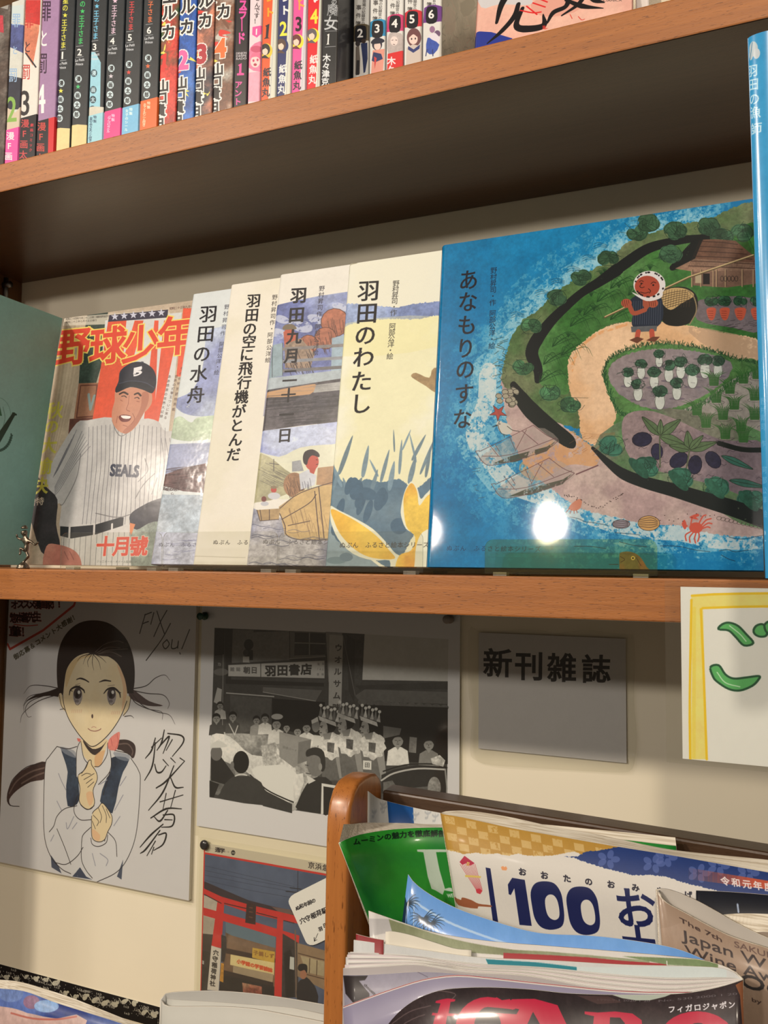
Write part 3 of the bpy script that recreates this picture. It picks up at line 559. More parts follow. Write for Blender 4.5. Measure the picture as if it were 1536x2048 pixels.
def art_b4():
    c = Cv(560, 900, L4.to, (243, 235, 186), (1, -.06), (-.07, 1)); c.org(480, 480, 3.012)
    c.poly([(400, 60), (1500, 60), (1500, 2100), (400, 2100)], (242, 234, 184), tex=.03, col2=(246, 240, 205))
    c.poly([(600, 60), (1300, 60), (1300, 360), (600, 420)], (238, 232, 206), .8, sm=3)
    c.poly([(590, 395), (700, 385), (860, 400), (950, 405), (1050, 385), (1200, 370), (1300, 370), (1300, 450), (1180, 455), (1060, 478), (940, 475), (820, 480), (700, 500), (590, 520)], (126, 140, 176), sm=4, rough=4, tex=.3, col2=(158, 172, 198))
    c.poly([(600, 510), (1200, 460), (1200, 640), (600, 700)], (240, 228, 150), .35, sm=3)
    c.poly([(1030, 820), (1060, 800), (1140, 830), (1170, 770), (1300, 800), (1300, 950), (1180, 920), (1120, 880), (1070, 850)], (170, 140, 96), sm=3, tex=.2)
    G = (118, 140, 146)
    c.poly([(430, 1420), (540, 1350), (600, 1440), (680, 1480), (760, 1440), (850, 1460), (960, 1440), (1060, 1500), (1200, 1400), (1200, 1660), (1060, 1760), (980, 1900), (900, 1980), (700, 1830), (560, 1700), (520, 1650), (430, 1650)], G, sm=3, rough=3, tex=.12, col2=(96, 122, 134))
    c.poly([(430, 1640), (560, 1640), (620, 1760), (760, 1900), (900, 1990), (1200, 1990), (1200, 2080), (430, 2080)], (150, 168, 168), sm=3, tex=.1)
    for a, b, wd in (((600, 1400), (680, 1175), 26), ((740, 1420), (775, 1235), 28), ((610, 1480), (545, 1330), 22), ((700, 1500), (735, 1430), 26), ((850, 1450), (900, 1260), 22), ((830, 1420), (780, 1320), 14), ((960, 1400), (975, 1200), 18), ((980, 1260), (1030, 1140), 12), ((930, 1270), (925, 1140), 10), ((1040, 1320), (1120, 1170), 20), ((1060, 1330), (1020, 1160), 12), ((1120, 1420), (1150, 1240), 20), ((1020, 1460), (1060, 1300), 30), ((900, 1500), (930, 1330), 30), ((660, 1560), (620, 1430), 26), ((790, 1520), (830, 1380), 24), ((1090, 1400), (1180, 1180), 18), ((560, 1500), (600, 1380), 20)):
        a = np.array(a, float); b = np.array(b, float); d = b - a; n = np.array([-d[1], d[0]]) / np.hypot(*d) * wd / 2; c.poly([a - n * .7, a + d * .5 - n, b, a + d * .5 + n, a + n * .7], tuple(np.array(G) * RS.uniform(.88, 1.1)), .92, sm=4, tex=.15)
    for k in range(14): p = (RS.uniform(560, 960), RS.uniform(1480, 1760)); c.ell(p, RS.uniform(20, 60), RS.uniform(30, 90), (82, 108, 122), .3, tex=.1)
    Y = (246, 204, 84)
    c.poly([(535, 1600), (600, 1630), (700, 1680), (800, 1740), (880, 1820), (940, 1890), (1000, 1900), (1040, 1840), (1060, 1780), (1000, 1740), (970, 1660), (972, 1600), (990, 1520), (1015, 1470), (1040, 1455), (1070, 1500), (1090, 1560), (1130, 1520), (1200, 1500), (1200, 1990), (930, 1990), (900, 1930), (800, 1930), (680, 1890), (590, 1800), (545, 1690)], (240, 236, 200), sm=3)
    c.poly([(548, 1620), (640, 1660), (740, 1720), (830, 1790), (900, 1870), (930, 1920), (800, 1915), (700, 1870), (610, 1780), (565, 1690)], Y, sm=4, tex=.1, col2=(240, 186, 70))
    c.poly([(985, 1560), (1015, 1480), (1042, 1468), (1068, 1520), (1080, 1600), (1130, 1540), (1200, 1520), (1200, 1700), (1100, 1760), (1060, 1850), (1040, 1990), (940, 1990), (960, 1900), (1030, 1870), (1055, 1790), (1000, 1720)], (238, 166, 66), sm=4, tex=.14, col2=Y)
    c.ell((580, 1930), 60, 22, (120, 140, 142)); c.ell((640, 1910), 40, 26, (112, 132, 138))
    for ch, x, y in (('羽', 775, 305), ('田', 765, 440), ('の', 755, 572), ('わ', 745, 705), ('た', 732, 850), ('し', 728, 985)): c.chars(ch, (x, y), (x, y), 134, (24, 20, 20), bold=2.5, minc=.017)
    c.chars('野村昇司・作', (940, 262), (925, 438), 42, (50, 46, 40)); c.chars('阿部公洋・絵', (918, 520), (903, 700), 42, (50, 46, 40))
    c.chars('ぬぷん ふるさと絵本シリーズ', (618, 1838), (1120, 1836), 38, (60, 54, 44), ex=(1, 0))
    c.line([(655, 150), (700, 140), (740, 120)], 4, (150, 140, 100)); c.line([(650, 155), (655, 200)], 4, (200, 190, 150))
    return c.mat('print_reeds', .6, .0, (250, 240, 222), coatr=.2)

def art_b3():
    c = Cv(560, 940, L3.to, (240, 230, 205), (1, -.06), (-.08, 1)); c.org(320, 520, 3.2)
    c.poly([(400, 0), (1700, 0), (1700, 2100), (400, 2100)], (238, 230, 208), tex=.03)
    c.poly([(700, 300), (860, 262), (1020, 230), (1200, 203), (1500, 180), (1500, 900), (500, 900)], (108, 116, 160), sm=0, tex=.3, col2=(176, 184, 206))
    for p, r in (((760, 470), 60), ((900, 420), 80), ((1000, 380), 60), ((780, 380), 50), ((1150, 300), 50)): c.ell(p, r, r * .5, (206, 208, 214), .3, al=.8, dry=.3)
    # truck with tubs
    for p, r in (((1120, 400), 90), ((1060, 500), 70), ((950, 540), 60)): c.ell(p, r, r, (178, 112, 84), tex=.3); hatch(c, p, 1.4, r, 12, 2.5, (74, 50, 44), r * .6, r * .6); c.lines([np.stack([p[0] + r * np.cos(np.linspace(0, 6.3, 16)), p[1] + r * np.sin(np.linspace(0, 6.3, 16))], -1)], 4, (90, 54, 40))
    c.poly([(790, 460), (830, 440), (870, 470), (900, 560), (800, 600)], (186, 96, 70), tex=.2); c.ell((825, 455), 26, 34, (190, 92, 66)); c.poly([(785, 445), (800, 415), (850, 412), (875, 440), (840, 445)], (122, 106, 82), sm=3); c.poly([(800, 540), (900, 500), (990, 600), (960, 700), (800, 690)], (160, 136, 112), tex=.4)
    hatch(c, (880, 640), 1.2, 60, 30, 3, (60, 50, 50), 90, 70)
    c.poly([(718, 545), (785, 530), (785, 740), (690, 760)], (150, 168, 168), tex=.15); c.lines([[(718, 545), (718, 750)], [(785, 530), (785, 740)]], 3, (60, 64, 66))
    c.poly([(1100, 500), (1180, 480), (1180, 700), (1095, 720)], (160, 178, 182), tex=.15)
    for y0, y1, cl in ((560, 580, (140, 132, 124)), (640, 660, (150, 150, 148)), (700, 720, (120, 116, 112))): c.poly([(785, y0), (1180, y0 - 25), (1180, y1 - 25), (785, y1)], cl, tex=.2)
    c.poly([(670, 760), (1180, 700), (1500, 680), (1500, 740), (1180, 760), (664, 840)], (176, 184, 180), tex=.15)
    c.poly([(664, 835), (1180, 755), (1500, 740), (1500, 1040), (1180, 1030), (900, 1060), (620, 1100)], (66, 64, 68), tex=.5, col2=(90, 84, 84))
    c.poly([(664, 850), (940, 800), (1000, 800), (960, 860), (670, 880)], (214, 164, 112), .9, sm=2); c.poly([(1000, 800), (1180, 775), (1180, 830), (980, 850)], (180, 176, 164), tex=.2); hatch(c, (900, 960), -.1, 150, 60, 5, (40, 40, 44), 240, 90, .5); hatch(c, (900, 900), -.1, 160, 20, 4, (130, 126, 124), 240, 100, .4)
    # lower picture
    c.poly([(600, 1100), (1180, 1030), (1500, 1030), (1500, 1300), (560, 1300)], (140, 146, 184), tex=.25, col2=(196, 202, 216))
    c.poly([(560, 1230), (760, 1260), (900, 1200), (1100, 1180), (1300, 1180), (1300, 1500), (560, 1500)], (226, 222, 186), .95, sm=3, tex=.06)
    c.poly([(610, 1240), (700, 1260), (800, 1340), (880, 1400), (860, 1480), (560, 1560), (580, 1350)], (170, 162, 120), .9, sm=2, tex=.25); hatch(c, (700, 1360), .45, 90, 26, 2.5, (90, 84, 74), 90, 80, .7); c.lines([[(728, 1275), (728, 1350)], [(700, 1300), (760, 1310)]], 4, (80, 74, 70))
    c.poly([(540, 1560), (700, 1640), (1180, 1700), (1300, 1700), (1300, 2100), (500, 2100)], (140, 140, 150), tex=.4, col2=(190, 184, 176))
    c.poly([(845, 1290), (900, 1280), (920, 1350), (845, 1355)], (150, 150, 146), tex=.2)
    c.ell((860, 1440), 70, 80, (166, 124, 88), tex=.3); hatch(c, (860, 1440), 1.3, 70, 20, 2.5, (76, 56, 44), 55, 60)
    c.poly([(890, 1370), (950, 1340), (1000, 1380), (990, 1440), (900, 1470)], (206, 206, 202), tex=.1); hatch(c, (940, 1410), 1.4, 50, 8, 3, (110, 110, 116), 30, 30)
    c.ell((972, 1290), 44, 56, (196, 84, 68)); c.poly([(915, 1260), (930, 1225), (975, 1212), (1015, 1235), (1018, 1262), (975, 1250), (950, 1275), (940, 1310), (920, 1300)], (44, 34, 36), sm=3); c.poly([(955, 1330), (1000, 1330), (985, 1370), (960, 1360)], (190, 80, 62)); c.lines([[(1000, 1278), (1008, 1280)], [(1000, 1310), (1012, 1306)]], 4, (60, 20, 20))
    c.poly([(760, 1580), (900, 1480), (1180, 1400), (1300, 1380), (1300, 1800), (900, 1790), (800, 1760)], (206, 172, 112), sm=0, tex=.14, col2=(190, 160, 110)); c.poly([(1010, 1330), (1180, 1310), (1180, 1440), (1000, 1440)], (186, 146, 104), tex=.2)
    c.lines([[(755, 1600), (900, 1490), (1180, 1400)], [(760, 1610), (800, 1700), (810, 1760), (900, 1790), (1100, 1790)], [(780, 1660), (950, 1560), (1000, 1500)], [(990, 1480), (1020, 1790)], [(1015, 1450), (1050, 1780)], [(820, 1700), (960, 1670)]], 5, (72, 54, 50), sm=4); hatch(c, (930, 1640), 1.3, 100, 18, 2.5, (120, 92, 66), 120, 70, .6)
    c.poly([(620, 1600), (770, 1590), (760, 1660), (640, 1670)], (176, 146, 100), tex=.2); c.lines([[(620, 1600), (640, 1670), (760, 1660)], [(640, 1600), (650, 1665)], [(700, 1598), (700, 1664)]], 4, (70, 54, 50)); c.ell((728, 1470), 18, 20, (190, 74, 62)); c.ell((728, 1455), 20, 10, (140, 120, 90)); c.ell((730, 1510), 40, 22, (206, 204, 198)); c.ell((665, 1530), 16, 18, (120, 64, 56)); c.ell((670, 1560), 26, 14, (196, 194, 190))
    for k in range(26): x = RS.uniform(560, 1150); y = RS.uniform(1700, 2000); c.lines([[(x, y), (x + 40, y - 8), (x + 90, y + 6), (x + 140, y)]], RS.uniform(2, 7), (74, 76, 92), .55, sm=4)
    c.chars('羽田', (888, 226), (874, 350), 106, (16, 14, 20), bold=5, minc=.02); c.chars('九月', (858, 490), (843, 612), 100, (16, 14, 20), bold=5, minc=.02)
    [c.chars(ch, (x, y), (x, y), 98, (16, 14, 20), bold=3, minc=.02) for ch, x, y in (('二', 832, 740), ('十', 822, 866), ('一', 810, 990), ('日', 798, 1122))]
    c.chars('野村昇司作', (1036, 182), (1020, 345), 38, (40, 36, 44)); c.chars('・阿部公洋絵', (1014, 385), (996, 592), 38, (40, 36, 44))
    c.chars('ぬぷん ふるさと絵本シリーズ', (675, 1803), (1180, 1806), 36, (50, 46, 44), ex=(1, 0), al=.85)
    return c.mat('print_boats', .5, .08, (250, 240, 222), coatr=.15, bump=.08)

def art_b2():
    c = Cv(560, 940, L2.to, (240, 230, 204), (1, -.06), (-.09, 1)); c.org(320, 520, 3.2)
    c.poly([(100, 0), (1700, 0), (1700, 2100), (0, 2100)], (240, 230, 204), tex=.02, col2=(236, 226, 196))
    c.poly([(712, 560), (900, 480), (900, 1000), (660, 1000)], (140, 136, 160), .7, tex=.3)
    S = '羽田の空に飛行機がとんだ'; xs = np.interp(np.arange(12), [0, 1, 2, 3, 4, 5, 6, 7, 8, 9, 10, 11], [600, 588, 575, 570, 555, 548, 540, 522, 505, 492, 483, 470]); ys = [260, 352, 440, 522, 606, 694, 784, 876, 968, 1058, 1150, 1245]
    for ch, x, y in zip(S, xs, ys): c.chars(ch, (x, y), (x, y), 92, (22, 18, 18), bold=3, minc=.018)
    c.chars('野村昇司作・', (735, 238), (715, 440), 36, (50, 44, 40)); c.chars('阿部公洋絵', (705, 480), (690, 640), 36, (50, 44, 40))
    c.chars('ぬぷん ふるさと絵本シリーズ', (356, 1806), (860, 1808), 34, (60, 54, 46), ex=(1, 0))
    c.line([(210, 1895), (545, 1905)], 6, (206, 196, 170), .8)
    return c.mat('print_airfield', .6, .0, (250, 240, 222), coatr=.2)

def art_b1():
    c = Cv(540, 940, L1.to, (226, 228, 214), (1, -.06), (-.1, 1)); c.org(320, 520, 3.2)
    c.poly([(-100, 0), (1300, 0), (1300, 2100), (-100, 2100)], (228, 230, 218), tex=.03)
    c.poly([(300, 480), (380, 430), (700, 400), (700, 950), (330, 1000), (150, 980), (90, 900), (200, 840), (270, 700)], (140, 146, 182), .85, sm=4, tex=.3, col2=(190, 198, 212), dry=.2)
    c.poly([(70, 1040), (130, 1000), (200, 1040), (280, 1000), (700, 990), (700, 1150), (300, 1150), (180, 1160), (60, 1130)], (160, 190, 140), .9, sm=4, tex=.25, col2=(196, 208, 170))
    c.poly([(50, 1180), (700, 1150), (700, 1330), (20, 1380)], (156, 160, 184), .85, tex=.25, col2=(196, 200, 210))
    c.poly([(10, 1380), (150, 1330), (300, 1300), (700, 1260), (700, 1500), (400, 1500), (150, 1480), (0, 1440)], (140, 108, 96), sm=0, tex=.35, col2=(110, 84, 80)); hatch(c, (150, 1410), -.12, 140, 40, 3, (70, 50, 50), 200, 70, .7)
    for k in range(60): c.lines([np.stack([RS.uniform(-10, 300) + 8 * np.cos(np.linspace(0, 5, 7)), 1465 + RS.normal() * 8 + 6 * np.sin(np.linspace(0, 5, 7))], -1)], 2, (84, 66, 64))
    c.poly([(-50, 1500), (700, 1510), (700, 2100), (-80, 2100)], (178, 188, 190), .9, tex=.35, col2=(206, 208, 204))
    c.poly([(-50, 1740), (700, 1760), (700, 2100), (-80, 2100)], (160, 160, 188), .85, tex=.35, col2=(196, 196, 206))
    for k in range(16): x = RS.uniform(-20, 250); y = RS.uniform(1760, 1960); c.lines([[(x, y), (x + 50, y + 5), (x + 100, y - 4)]], 3, (120, 120, 150), .6, sm=4)
    for ch, x, y in (('羽', 310, 345), ('田', 293, 472), ('の', 268, 600), ('水', 248, 727), ('舟', 230, 862)): c.chars(ch, (x, y), (x, y), 116, (20, 20, 26), bold=2, minc=.015)
    c.chars('野村昇司作', (428, 300), (402, 470), 34, (60, 60, 70)); c.chars('阿部公洋・絵', (395, 540), (362, 720), 34, (60, 60, 70))
    c.chars('ぬぷん ふるさと絵本', (5, 1822), (330, 1822), 32, (90, 90, 100), ex=(1, 0))
    return c.mat('print_waterboat', .3, .9, (250, 240, 222), coatr=.1, bump=.25)

def art_mag():
    c = Cv(620, 1000, LM.to, (196, 178, 146), (1, -.06), (-.1, 1)); c.org(0, 600, 3.6576)
    c.poly([(0, 0), (1600, 0), (1600, 2000), (0, 2000)], (186, 168, 138), tex=.15)
    c.poly([(420, 120), (660, 90), (590, 500), (520, 800), (460, 1100), (240, 1400), (200, 1400)], (192, 174, 140), tex=.1, col2=(170, 152, 122))
    for k in range(12): c.line([(440 + k * 14, 150), (400 + k * 12, 600), (330 + k * 8, 1100)], 4, (214, 198, 160) if k % 2 else (160, 140, 112), .35, sm=4)
    c.poly([(640, 100), (790, 90), (760, 420), (700, 620), (575, 620), (590, 400)], (52, 66, 54), tex=.5, col2=(74, 92, 70))
    c.poly([(575, 610), (720, 605), (690, 860), (540, 870)], (150, 104, 74), tex=.15); c.lines([[(590, 625), (710, 622), (688, 850), (560, 860), (590, 625)]], 10, (104, 60, 44)); c.lines([[(648, 690), (662, 800), (690, 700)]], 18, (126, 142, 132))
    c.poly([(510, 870), (690, 860), (640, 960), (500, 980)], (96, 56, 44), tex=.2)
    c.poly([(430, 130), (1230, 70), (1280, 160), (425, 190)], (210, 200, 172), .8)
    # flag stripes
    c.poly([(770, 150), (1330, 90), (1230, 1000), (1160, 900), (690, 900), (730, 600)], (206, 206, 192), tex=.05)
    for a, b, d, e in (((790, 160), (925, 150), (860, 880), (676, 880)), ((985, 150), (1150, 150), (840, 900), (760, 900)) if False else ((985, 150), (1050, 150), (860, 860), (780, 850)), ((1130, 150), (1160, 150), (1130, 900), (1050, 900)), ((1200, 150), (1320, 150), (1160, 890), (1120, 890)), ((1340, 60), (1450, 60), (1360, 560), (1290, 560))): c.poly([a, b, d, e], (216, 84, 52), tex=.12)
    c.poly([(800, 110), (1230, 70), (1225, 128), (790, 160)], (52, 48, 62))
    for k in range(6): x = 840 + k * 68; y = 122 - k * 6; c.poly([(x + (30 if j % 2 == 0 else 12) * math.sin(j * math.pi / 5), y - (30 if j % 2 == 0 else 12) * math.cos(j * math.pi / 5)) for j in range(10)], (196, 196, 200))
    c.chars('昭和二十四年六月二十二日第三種郵便物認可', (490, 140), (790, 118), 19, (60, 54, 44)); c.chars('昭和二十三年七月十五日発行', (490, 162), (700, 148), 18, (60, 54, 44)); c.chars('昭和二十三年九月十五日発行', (1250, 62), (1480, 40), 22, (70, 40, 34))
    # jersey
    c.poly([(560, 900), (640, 880), (820, 860), (880, 970), (1040, 870), (1160, 890), (1210, 960), (1400, 1000), (1400, 1500), (1230, 1520), (1100, 1480), (960, 1620), (900, 1640), (700, 1720), (450, 1700), (450, 1500), (400, 1480), (340, 1300), (370, 1210), (440, 1080)], (198, 194, 180), sm=3, tex=.07, col2=(182, 178, 166))
    c.poly([(450, 1660), (950, 1600), (980, 2000), (430, 2000)], (200, 196, 180), tex=.06); c.poly([(950, 1620), (1500, 1480), (1500, 2000), (960, 2000)], (120, 130, 112), tex=.4, col2=(150, 158, 140))
    c.lines([[(x, 900 + abs(x - 900) * .12), (x - 14 + 10 * math.sin(x), 1200), (x - 30, 1450), (x - 44 + 6 * math.sin(x * 2), 1640)] for x in range(650, 1210, 31)], 3.4, (92, 90, 92), .85, sm=5)
    c.lines([[(600 + k * 12, 960 + k * 22), (540 + k * 2, 1100 + k * 20), (460 - k * 3, 1250 + k * 25), (400, 1370 + k * 12)] for k in range(6)] + [[(560 - k * 18, 950 + k * 34), (500 - k * 18, 1090 + k * 30), (420 - k * 8, 1250 + k * 12)] for k in range(5)], 3.4, (92, 90, 92), .85, sm=5)
    c.lines([[(x, 1700), (x - 8, 1850), (x - 16, 2000)] for x in range(470, 960, 40)], 3.4, (96, 96, 92), .8, sm=4); c.lines([[(1180 + k * 30, 1010), (1200 + k * 34, 1200), (1170 + k * 30, 1400)] for k in range(7)], 3.4, (92, 90, 92), .85, sm=5)
    c.lines([[(590, 1130), (560, 1300), (470, 1480), (440, 1500)], [(1060, 1160), (1080, 1250), (1010, 1330)], [(1130, 1270), (1050, 1350), (990, 1450)], [(1150, 1300), (1110, 1420)], [(700, 1560), (860, 1590), (980, 1560)]], 6, (110, 106, 100), .8, sm=5)
    c.lines([[(820, 880), (850, 960), (890, 995), (960, 950), (1020, 880)], [(890, 995), (880, 1100), (850, 1640)]], 5, (120, 116, 110), sm=5)
    # belt
    c.poly([(440, 1655), (520, 1660), (690, 1645), (880, 1590), (905, 1590), (900, 1650), (700, 1715), (520, 1745), (440, 1725)], (44, 42, 44), sm=0)
    for x in (510, 690, 820): c.line([(x, 1640), (x - 4, 1740)], 15, (206, 200, 184))
    # arms
    c.poly([(340, 1370), (420, 1460), (410, 1640), (440, 1800), (380, 1840), (300, 1840), (200, 1500), (210, 1320), (260, 1280)], (52, 46, 46), sm=3, tex=.3); c.poly([(340, 1800), (430, 1790), (540, 1830), (590, 1900), (570, 1980), (330, 1980)], (202, 140, 112), sm=4, tex=.1, col2=(176, 110, 90)); c.lines([[(470, 1840), (500, 1900)], [(510, 1840), (540, 1900)]], 5, (130, 70, 60))
    c.poly([(960, 1560), (1050, 1500), (1140, 1460), (1240, 1440), (1400, 1440), (1400, 1620), (1130, 1620), (1000, 1680), (950, 1620)], (46, 46, 54), sm=4, tex=.3); c.poly([(950, 1630), (990, 1640), (960, 1720), (950, 1700)], (210, 130, 80))
    # head
    F = (208, 156, 122)
    c.poly([(1090, 690), (1112, 690), (1108, 760), (1060, 820), (1050, 800)], (196, 140, 108), sm=3)
    c.poly([(850, 660), (950, 640), (1080, 650), (1095, 740), (1040, 850), (990, 930), (930, 975), (870, 960), (825, 900), (818, 820), (838, 740)], F, sm=4, tex=.06, col2=(196, 136, 104))
    c.poly([(1040, 680), (1085, 680), (1080, 760), (1010, 900), (930, 975), (900, 960), (980, 880), (1030, 780)], (166, 104, 78), .75, sm=4)
    c.poly([(870, 850), (905, 838), (960, 850), (945, 885), (900, 892), (875, 875)], (110, 50, 44), sm=3); c.poly([(885, 845), (955, 850), (945, 868), (900, 866)], (238, 228, 210), sm=2)
    c.lines([[(875, 688), (905, 675), (935, 690)], [(985, 690), (1010, 682), (1030, 700)]], 12, (56, 36, 30), sm=4); c.lines([[(890, 705), (910, 702), (925, 712)], [(985, 718), (1005, 712), (1018, 722)]], 6, (60, 40, 34), sm=4)
    c.lines([[(945, 700), (938, 760), (925, 800), (950, 815)], [(860, 850), (850, 900)], [(970, 830), (985, 870), (960, 910)], [(900, 915), (930, 925)], [(880, 730), (895, 740)], [(1000, 740), (1020, 745)]], 4.5, (146, 88, 66), .9, sm=4)
    c.poly([(868, 590), (880, 520), (940, 470), (1000, 452), (1060, 462), (1115, 500), (1142, 560), (1138, 640), (1110, 680), (1060, 655), (960, 630), (880, 640), (848, 675), (850, 640)], (34, 36, 46), sm=4, tex=.25); c.poly([(860, 620), (950, 596), (1060, 610), (1120, 660), (1105, 682), (1040, 655), (950, 638), (850, 678)], (26, 28, 36), sm=4)
    c.line([(870, 612), (960, 592), (1060, 604), (1125, 640)], 4, (64, 70, 84), sm=4); c.ell((1040, 455), 12, 5, (60, 62, 72)); c.word('F', (978, 540), (1030, 528), 42, (226, 222, 210), bold=6); c.word('S', (978, 560), (1036, 540), 52, (226, 222, 210), bold=5)
    c.word('SEALS', (806, 1284), (1010, 1294), 82, (46, 50, 66), bold=9)
    for ch, x, y in (('野', 530, 340), ('球', 790, 330), ('少', 1030, 320), ('年', 1290, 260)): c.chars(ch, (x, y), (x, y), 285 if ch != '年' else 300, (214, 66, 40), bold=13, halo=(30, (232, 206, 96)), ex=(.96, -.1), ey=(-.06, 1))
    for ch, x, y, s in (('秋', 400, 808, 128), ('の', 378, 925, 110), ('大', 355, 1065, 128), ('愉', 320, 1215, 128), ('快', 290, 1358, 128)): c.chars(ch, (x, y), (x, y), s, (186, 178, 70), bold=6)
    c.chars('特', (292, 1472), (292, 1472), 62, (206, 190, 160), bold=2); c.chars('増', (230, 1478), (230, 1478), 62, (206, 190, 160), bold=2)
    c.chars('十月號', (770, 1800), (1015, 1800), 150, (212, 70, 46), bold=9, ex=(.9, -.02), halo=(16, (214, 206, 180)))
    c.chars('ジュニオール・オドール監督に聞く', (716, 1912), (1010, 1916), 20, (90, 96, 80)); c.ell((352, 630), 9, 60, (190, 70, 60), .2)
    c.chars('世界の打撃王ついに来る', (1290, 560), (1210, 860), 24, (60, 40, 36)); c.chars('ああ感激の世界大記録', (1240, 560), (1180, 850), 24, (60, 40, 36)); c.chars('その他特別読物満載', (1330, 500), (1270, 800), 24, (60, 40, 36))
    return c.mat('print_ballplayer', .36, .35, (238, 232, 214), coatr=.15, bump=.1)

BLUE_BOOK = book('picture_book', LB, .0075, art_blue(), 'large glossy blue picture book, cover painted with a seaside village, fields and sandy path', 'book', 'face-out picture books on the middle shelf')
book('picture_book', L4, .0072, art_b4(), 'cream picture book with grey-blue reeds and yellow leaves, beside the large blue book', 'book', 'face-out picture books on the middle shelf')
book('picture_book', L3, .0072, art_b3(), 'picture book with a watercolour truck above and a boy in a wooden boat below', 'book', 'face-out picture books on the middle shelf')
book('picture_book', L2, .0072, art_b2(), 'plain cream picture book with the longest vertical black title and no picture showing', 'book', 'face-out picture books on the middle shelf')
book('picture_book', L1, .0072, art_b1(), 'pale watercolour picture book with clouds and brown roof, overlapping the baseball magazine', 'book', 'face-out picture books on the middle shelf')
mo = thing('baseball_magazine', 'old magazine, cover painted with a baseball player before red and white stripes', 'magazine', tuple(LM.B))
mt = art_mag(); v, f, uv = grid(6, 8, lambda u, v: LM.O + np.outer(u, LM.U) + np.outer(v, LM.V)); mesh('cover', v, f, mt, mo, uvs=uv)
q = [LM.at(x, d, h) for h in (.0005, LM.H - .0005) for x, d in ((0, .0004), (LM.W, .0004), (LM.W, .004), (0, .004))]; mesh('page_block', q, boxvf((0, 0, 0), (1, 1, 1))[1], PAPER, mo)
for h in (.09, .2): tube([LM.at(-.0003, .0004, h), LM.at(-.0003, .0036, h)], .0004, flat('steel', (120, 115, 105), .3, metal=1), 'staple', mo, seg=5)

# teal booklet standing against the magazine
tb0 = hit(50, 1130, 1, -.1452); tt = hit(0, 590, 0, .168); tf = hitp(125, 637, (0, -.088, 0), np.array([0., 1, 0]))
ta = tb0; tbk = tf; vec = np.array([.006, -.105, .0]); 
tt2 = hit(-4, 588, 0, float(tf[0]) + .008)
tO = tf; tD = (tt2 - tf) / np.linalg.norm(tt2 - tf) * .118; tn = np.cross(tD, tb0 - tf); tn /= np.linalg.norm(tn); tn = -tn if tn[0] > 0 else tn
tobj = thing('teal_booklet', 'teal green booklet with a dark baseball emblem, standing at the left end of the shelf', 'booklet', tuple(tb0))
tC = [tO + tD, tO, tb0, tb0 + tD * np.array([1, 1, 0])]
def art_teal():
    to = lambda p, Hm=homog(proj(np.array(tC)), [(0, 0), (1, 0), (1, 1), (0, 1)]): (lambda q_: q_[:, :2] / q_[:, 2:])(np.hstack([p, np.ones((len(p), 1))]) @ Hm.T)
    c = Cv(300, 800, to, (140, 190, 172)); c.org(0, 600, 3.6576); c.poly([(-900, -300), (700, -300), (700, 2200), (-900, 2200)], (152, 202, 184), tex=.05)
    t = np.linspace(0, 6.28, 26); c.lines([np.stack([-20 + 98 * np.cos(t), 850 + 140 * np.sin(t)], -1)], 3, (104, 150, 132)); c.lines([[(20, 780), (35, 860), (20, 930)]], 5, (108, 154, 136), sm=4)
    c.line([(-30, 1040), (20, 960), (100, 832)], [52, 44, 26], (28, 62, 46)); c.line([(92, 826), (116, 836)], 13, (28, 62, 46)); c.word('A', (-30, 835), (8, 840), 80, (44, 110, 76), bold=8)
    for k in range(24): a = .2 + k * .065; x = -20 + 104 * math.cos(a); y = 960 + 140 * math.sin(a); c.ell((x, y), 17, 6, (60, 98, 82), a + 1.2 + (k % 2) * .9, tex=.2)
    return c.mat('print_teal', .5, .1, (245, 238, 224))
v, f, uv = grid(4, 6, lambda u, v: (tC[0][None] * ((1 - u) * (1 - v))[:, None] + tC[1][None] * (u * (1 - v))[:, None] + tC[2][None] * (u * v)[:, None] + tC[3][None] * ((1 - u) * v)[:, None]))
mesh('cover', v, f, art_teal(), tobj, uvs=uv)
A_ = [p + tn * .0004 for p in tC]; B_ = [p + tn * .004 for p in tC]; mesh('page_block', A_ + B_, [(0, 1, 2, 3), (7, 6, 5, 4), (0, 4, 5, 1), (1, 5, 6, 2), (2, 6, 7, 3), (3, 7, 4, 0)], PAPER, tobj)

# ---- small pewter figure
METAL = flat('dark_pewter', (128, 112, 92), .32, metal=.9, noise=.3, nscale=400, bump=.4)
fb = hit(46, 1136, 1, -.2); fb[2] = 0; fo = thing('metal_figurine', 'tiny dark pewter figurine of a dancing child on a round base, at the left end', 'figurine', tuple(fb))
def lathe(name, c0, prof, m, parent, seg=20, label=None):
    V = []; F = []
    for r, z in prof:
        for k in range(seg): a = 2 * math.pi * k / seg; V.append((c0[0] + r * math.cos(a), c0[1] + r * math.sin(a), c0[2] + z))
    for j in range(len(prof) - 1):
        for k in range(seg): F.append((j * seg + k, j * seg + (k + 1) % seg, (j + 1) * seg + (k + 1) % seg, (j + 1) * seg + k))
    F.append(tuple(range(seg))[::-1]); F.append(tuple((len(prof) - 1) * seg + k for k in range(seg))); return mesh(name, V, F, m, parent, smooth=True, label=label)
lathe('base', fb, [(.0058, 0), (.0062, .0012), (.0052, .0022), (.0056, .0030), (.0040, .0042), (.0024, .0058), (.0020, .0064)], METAL, fo)
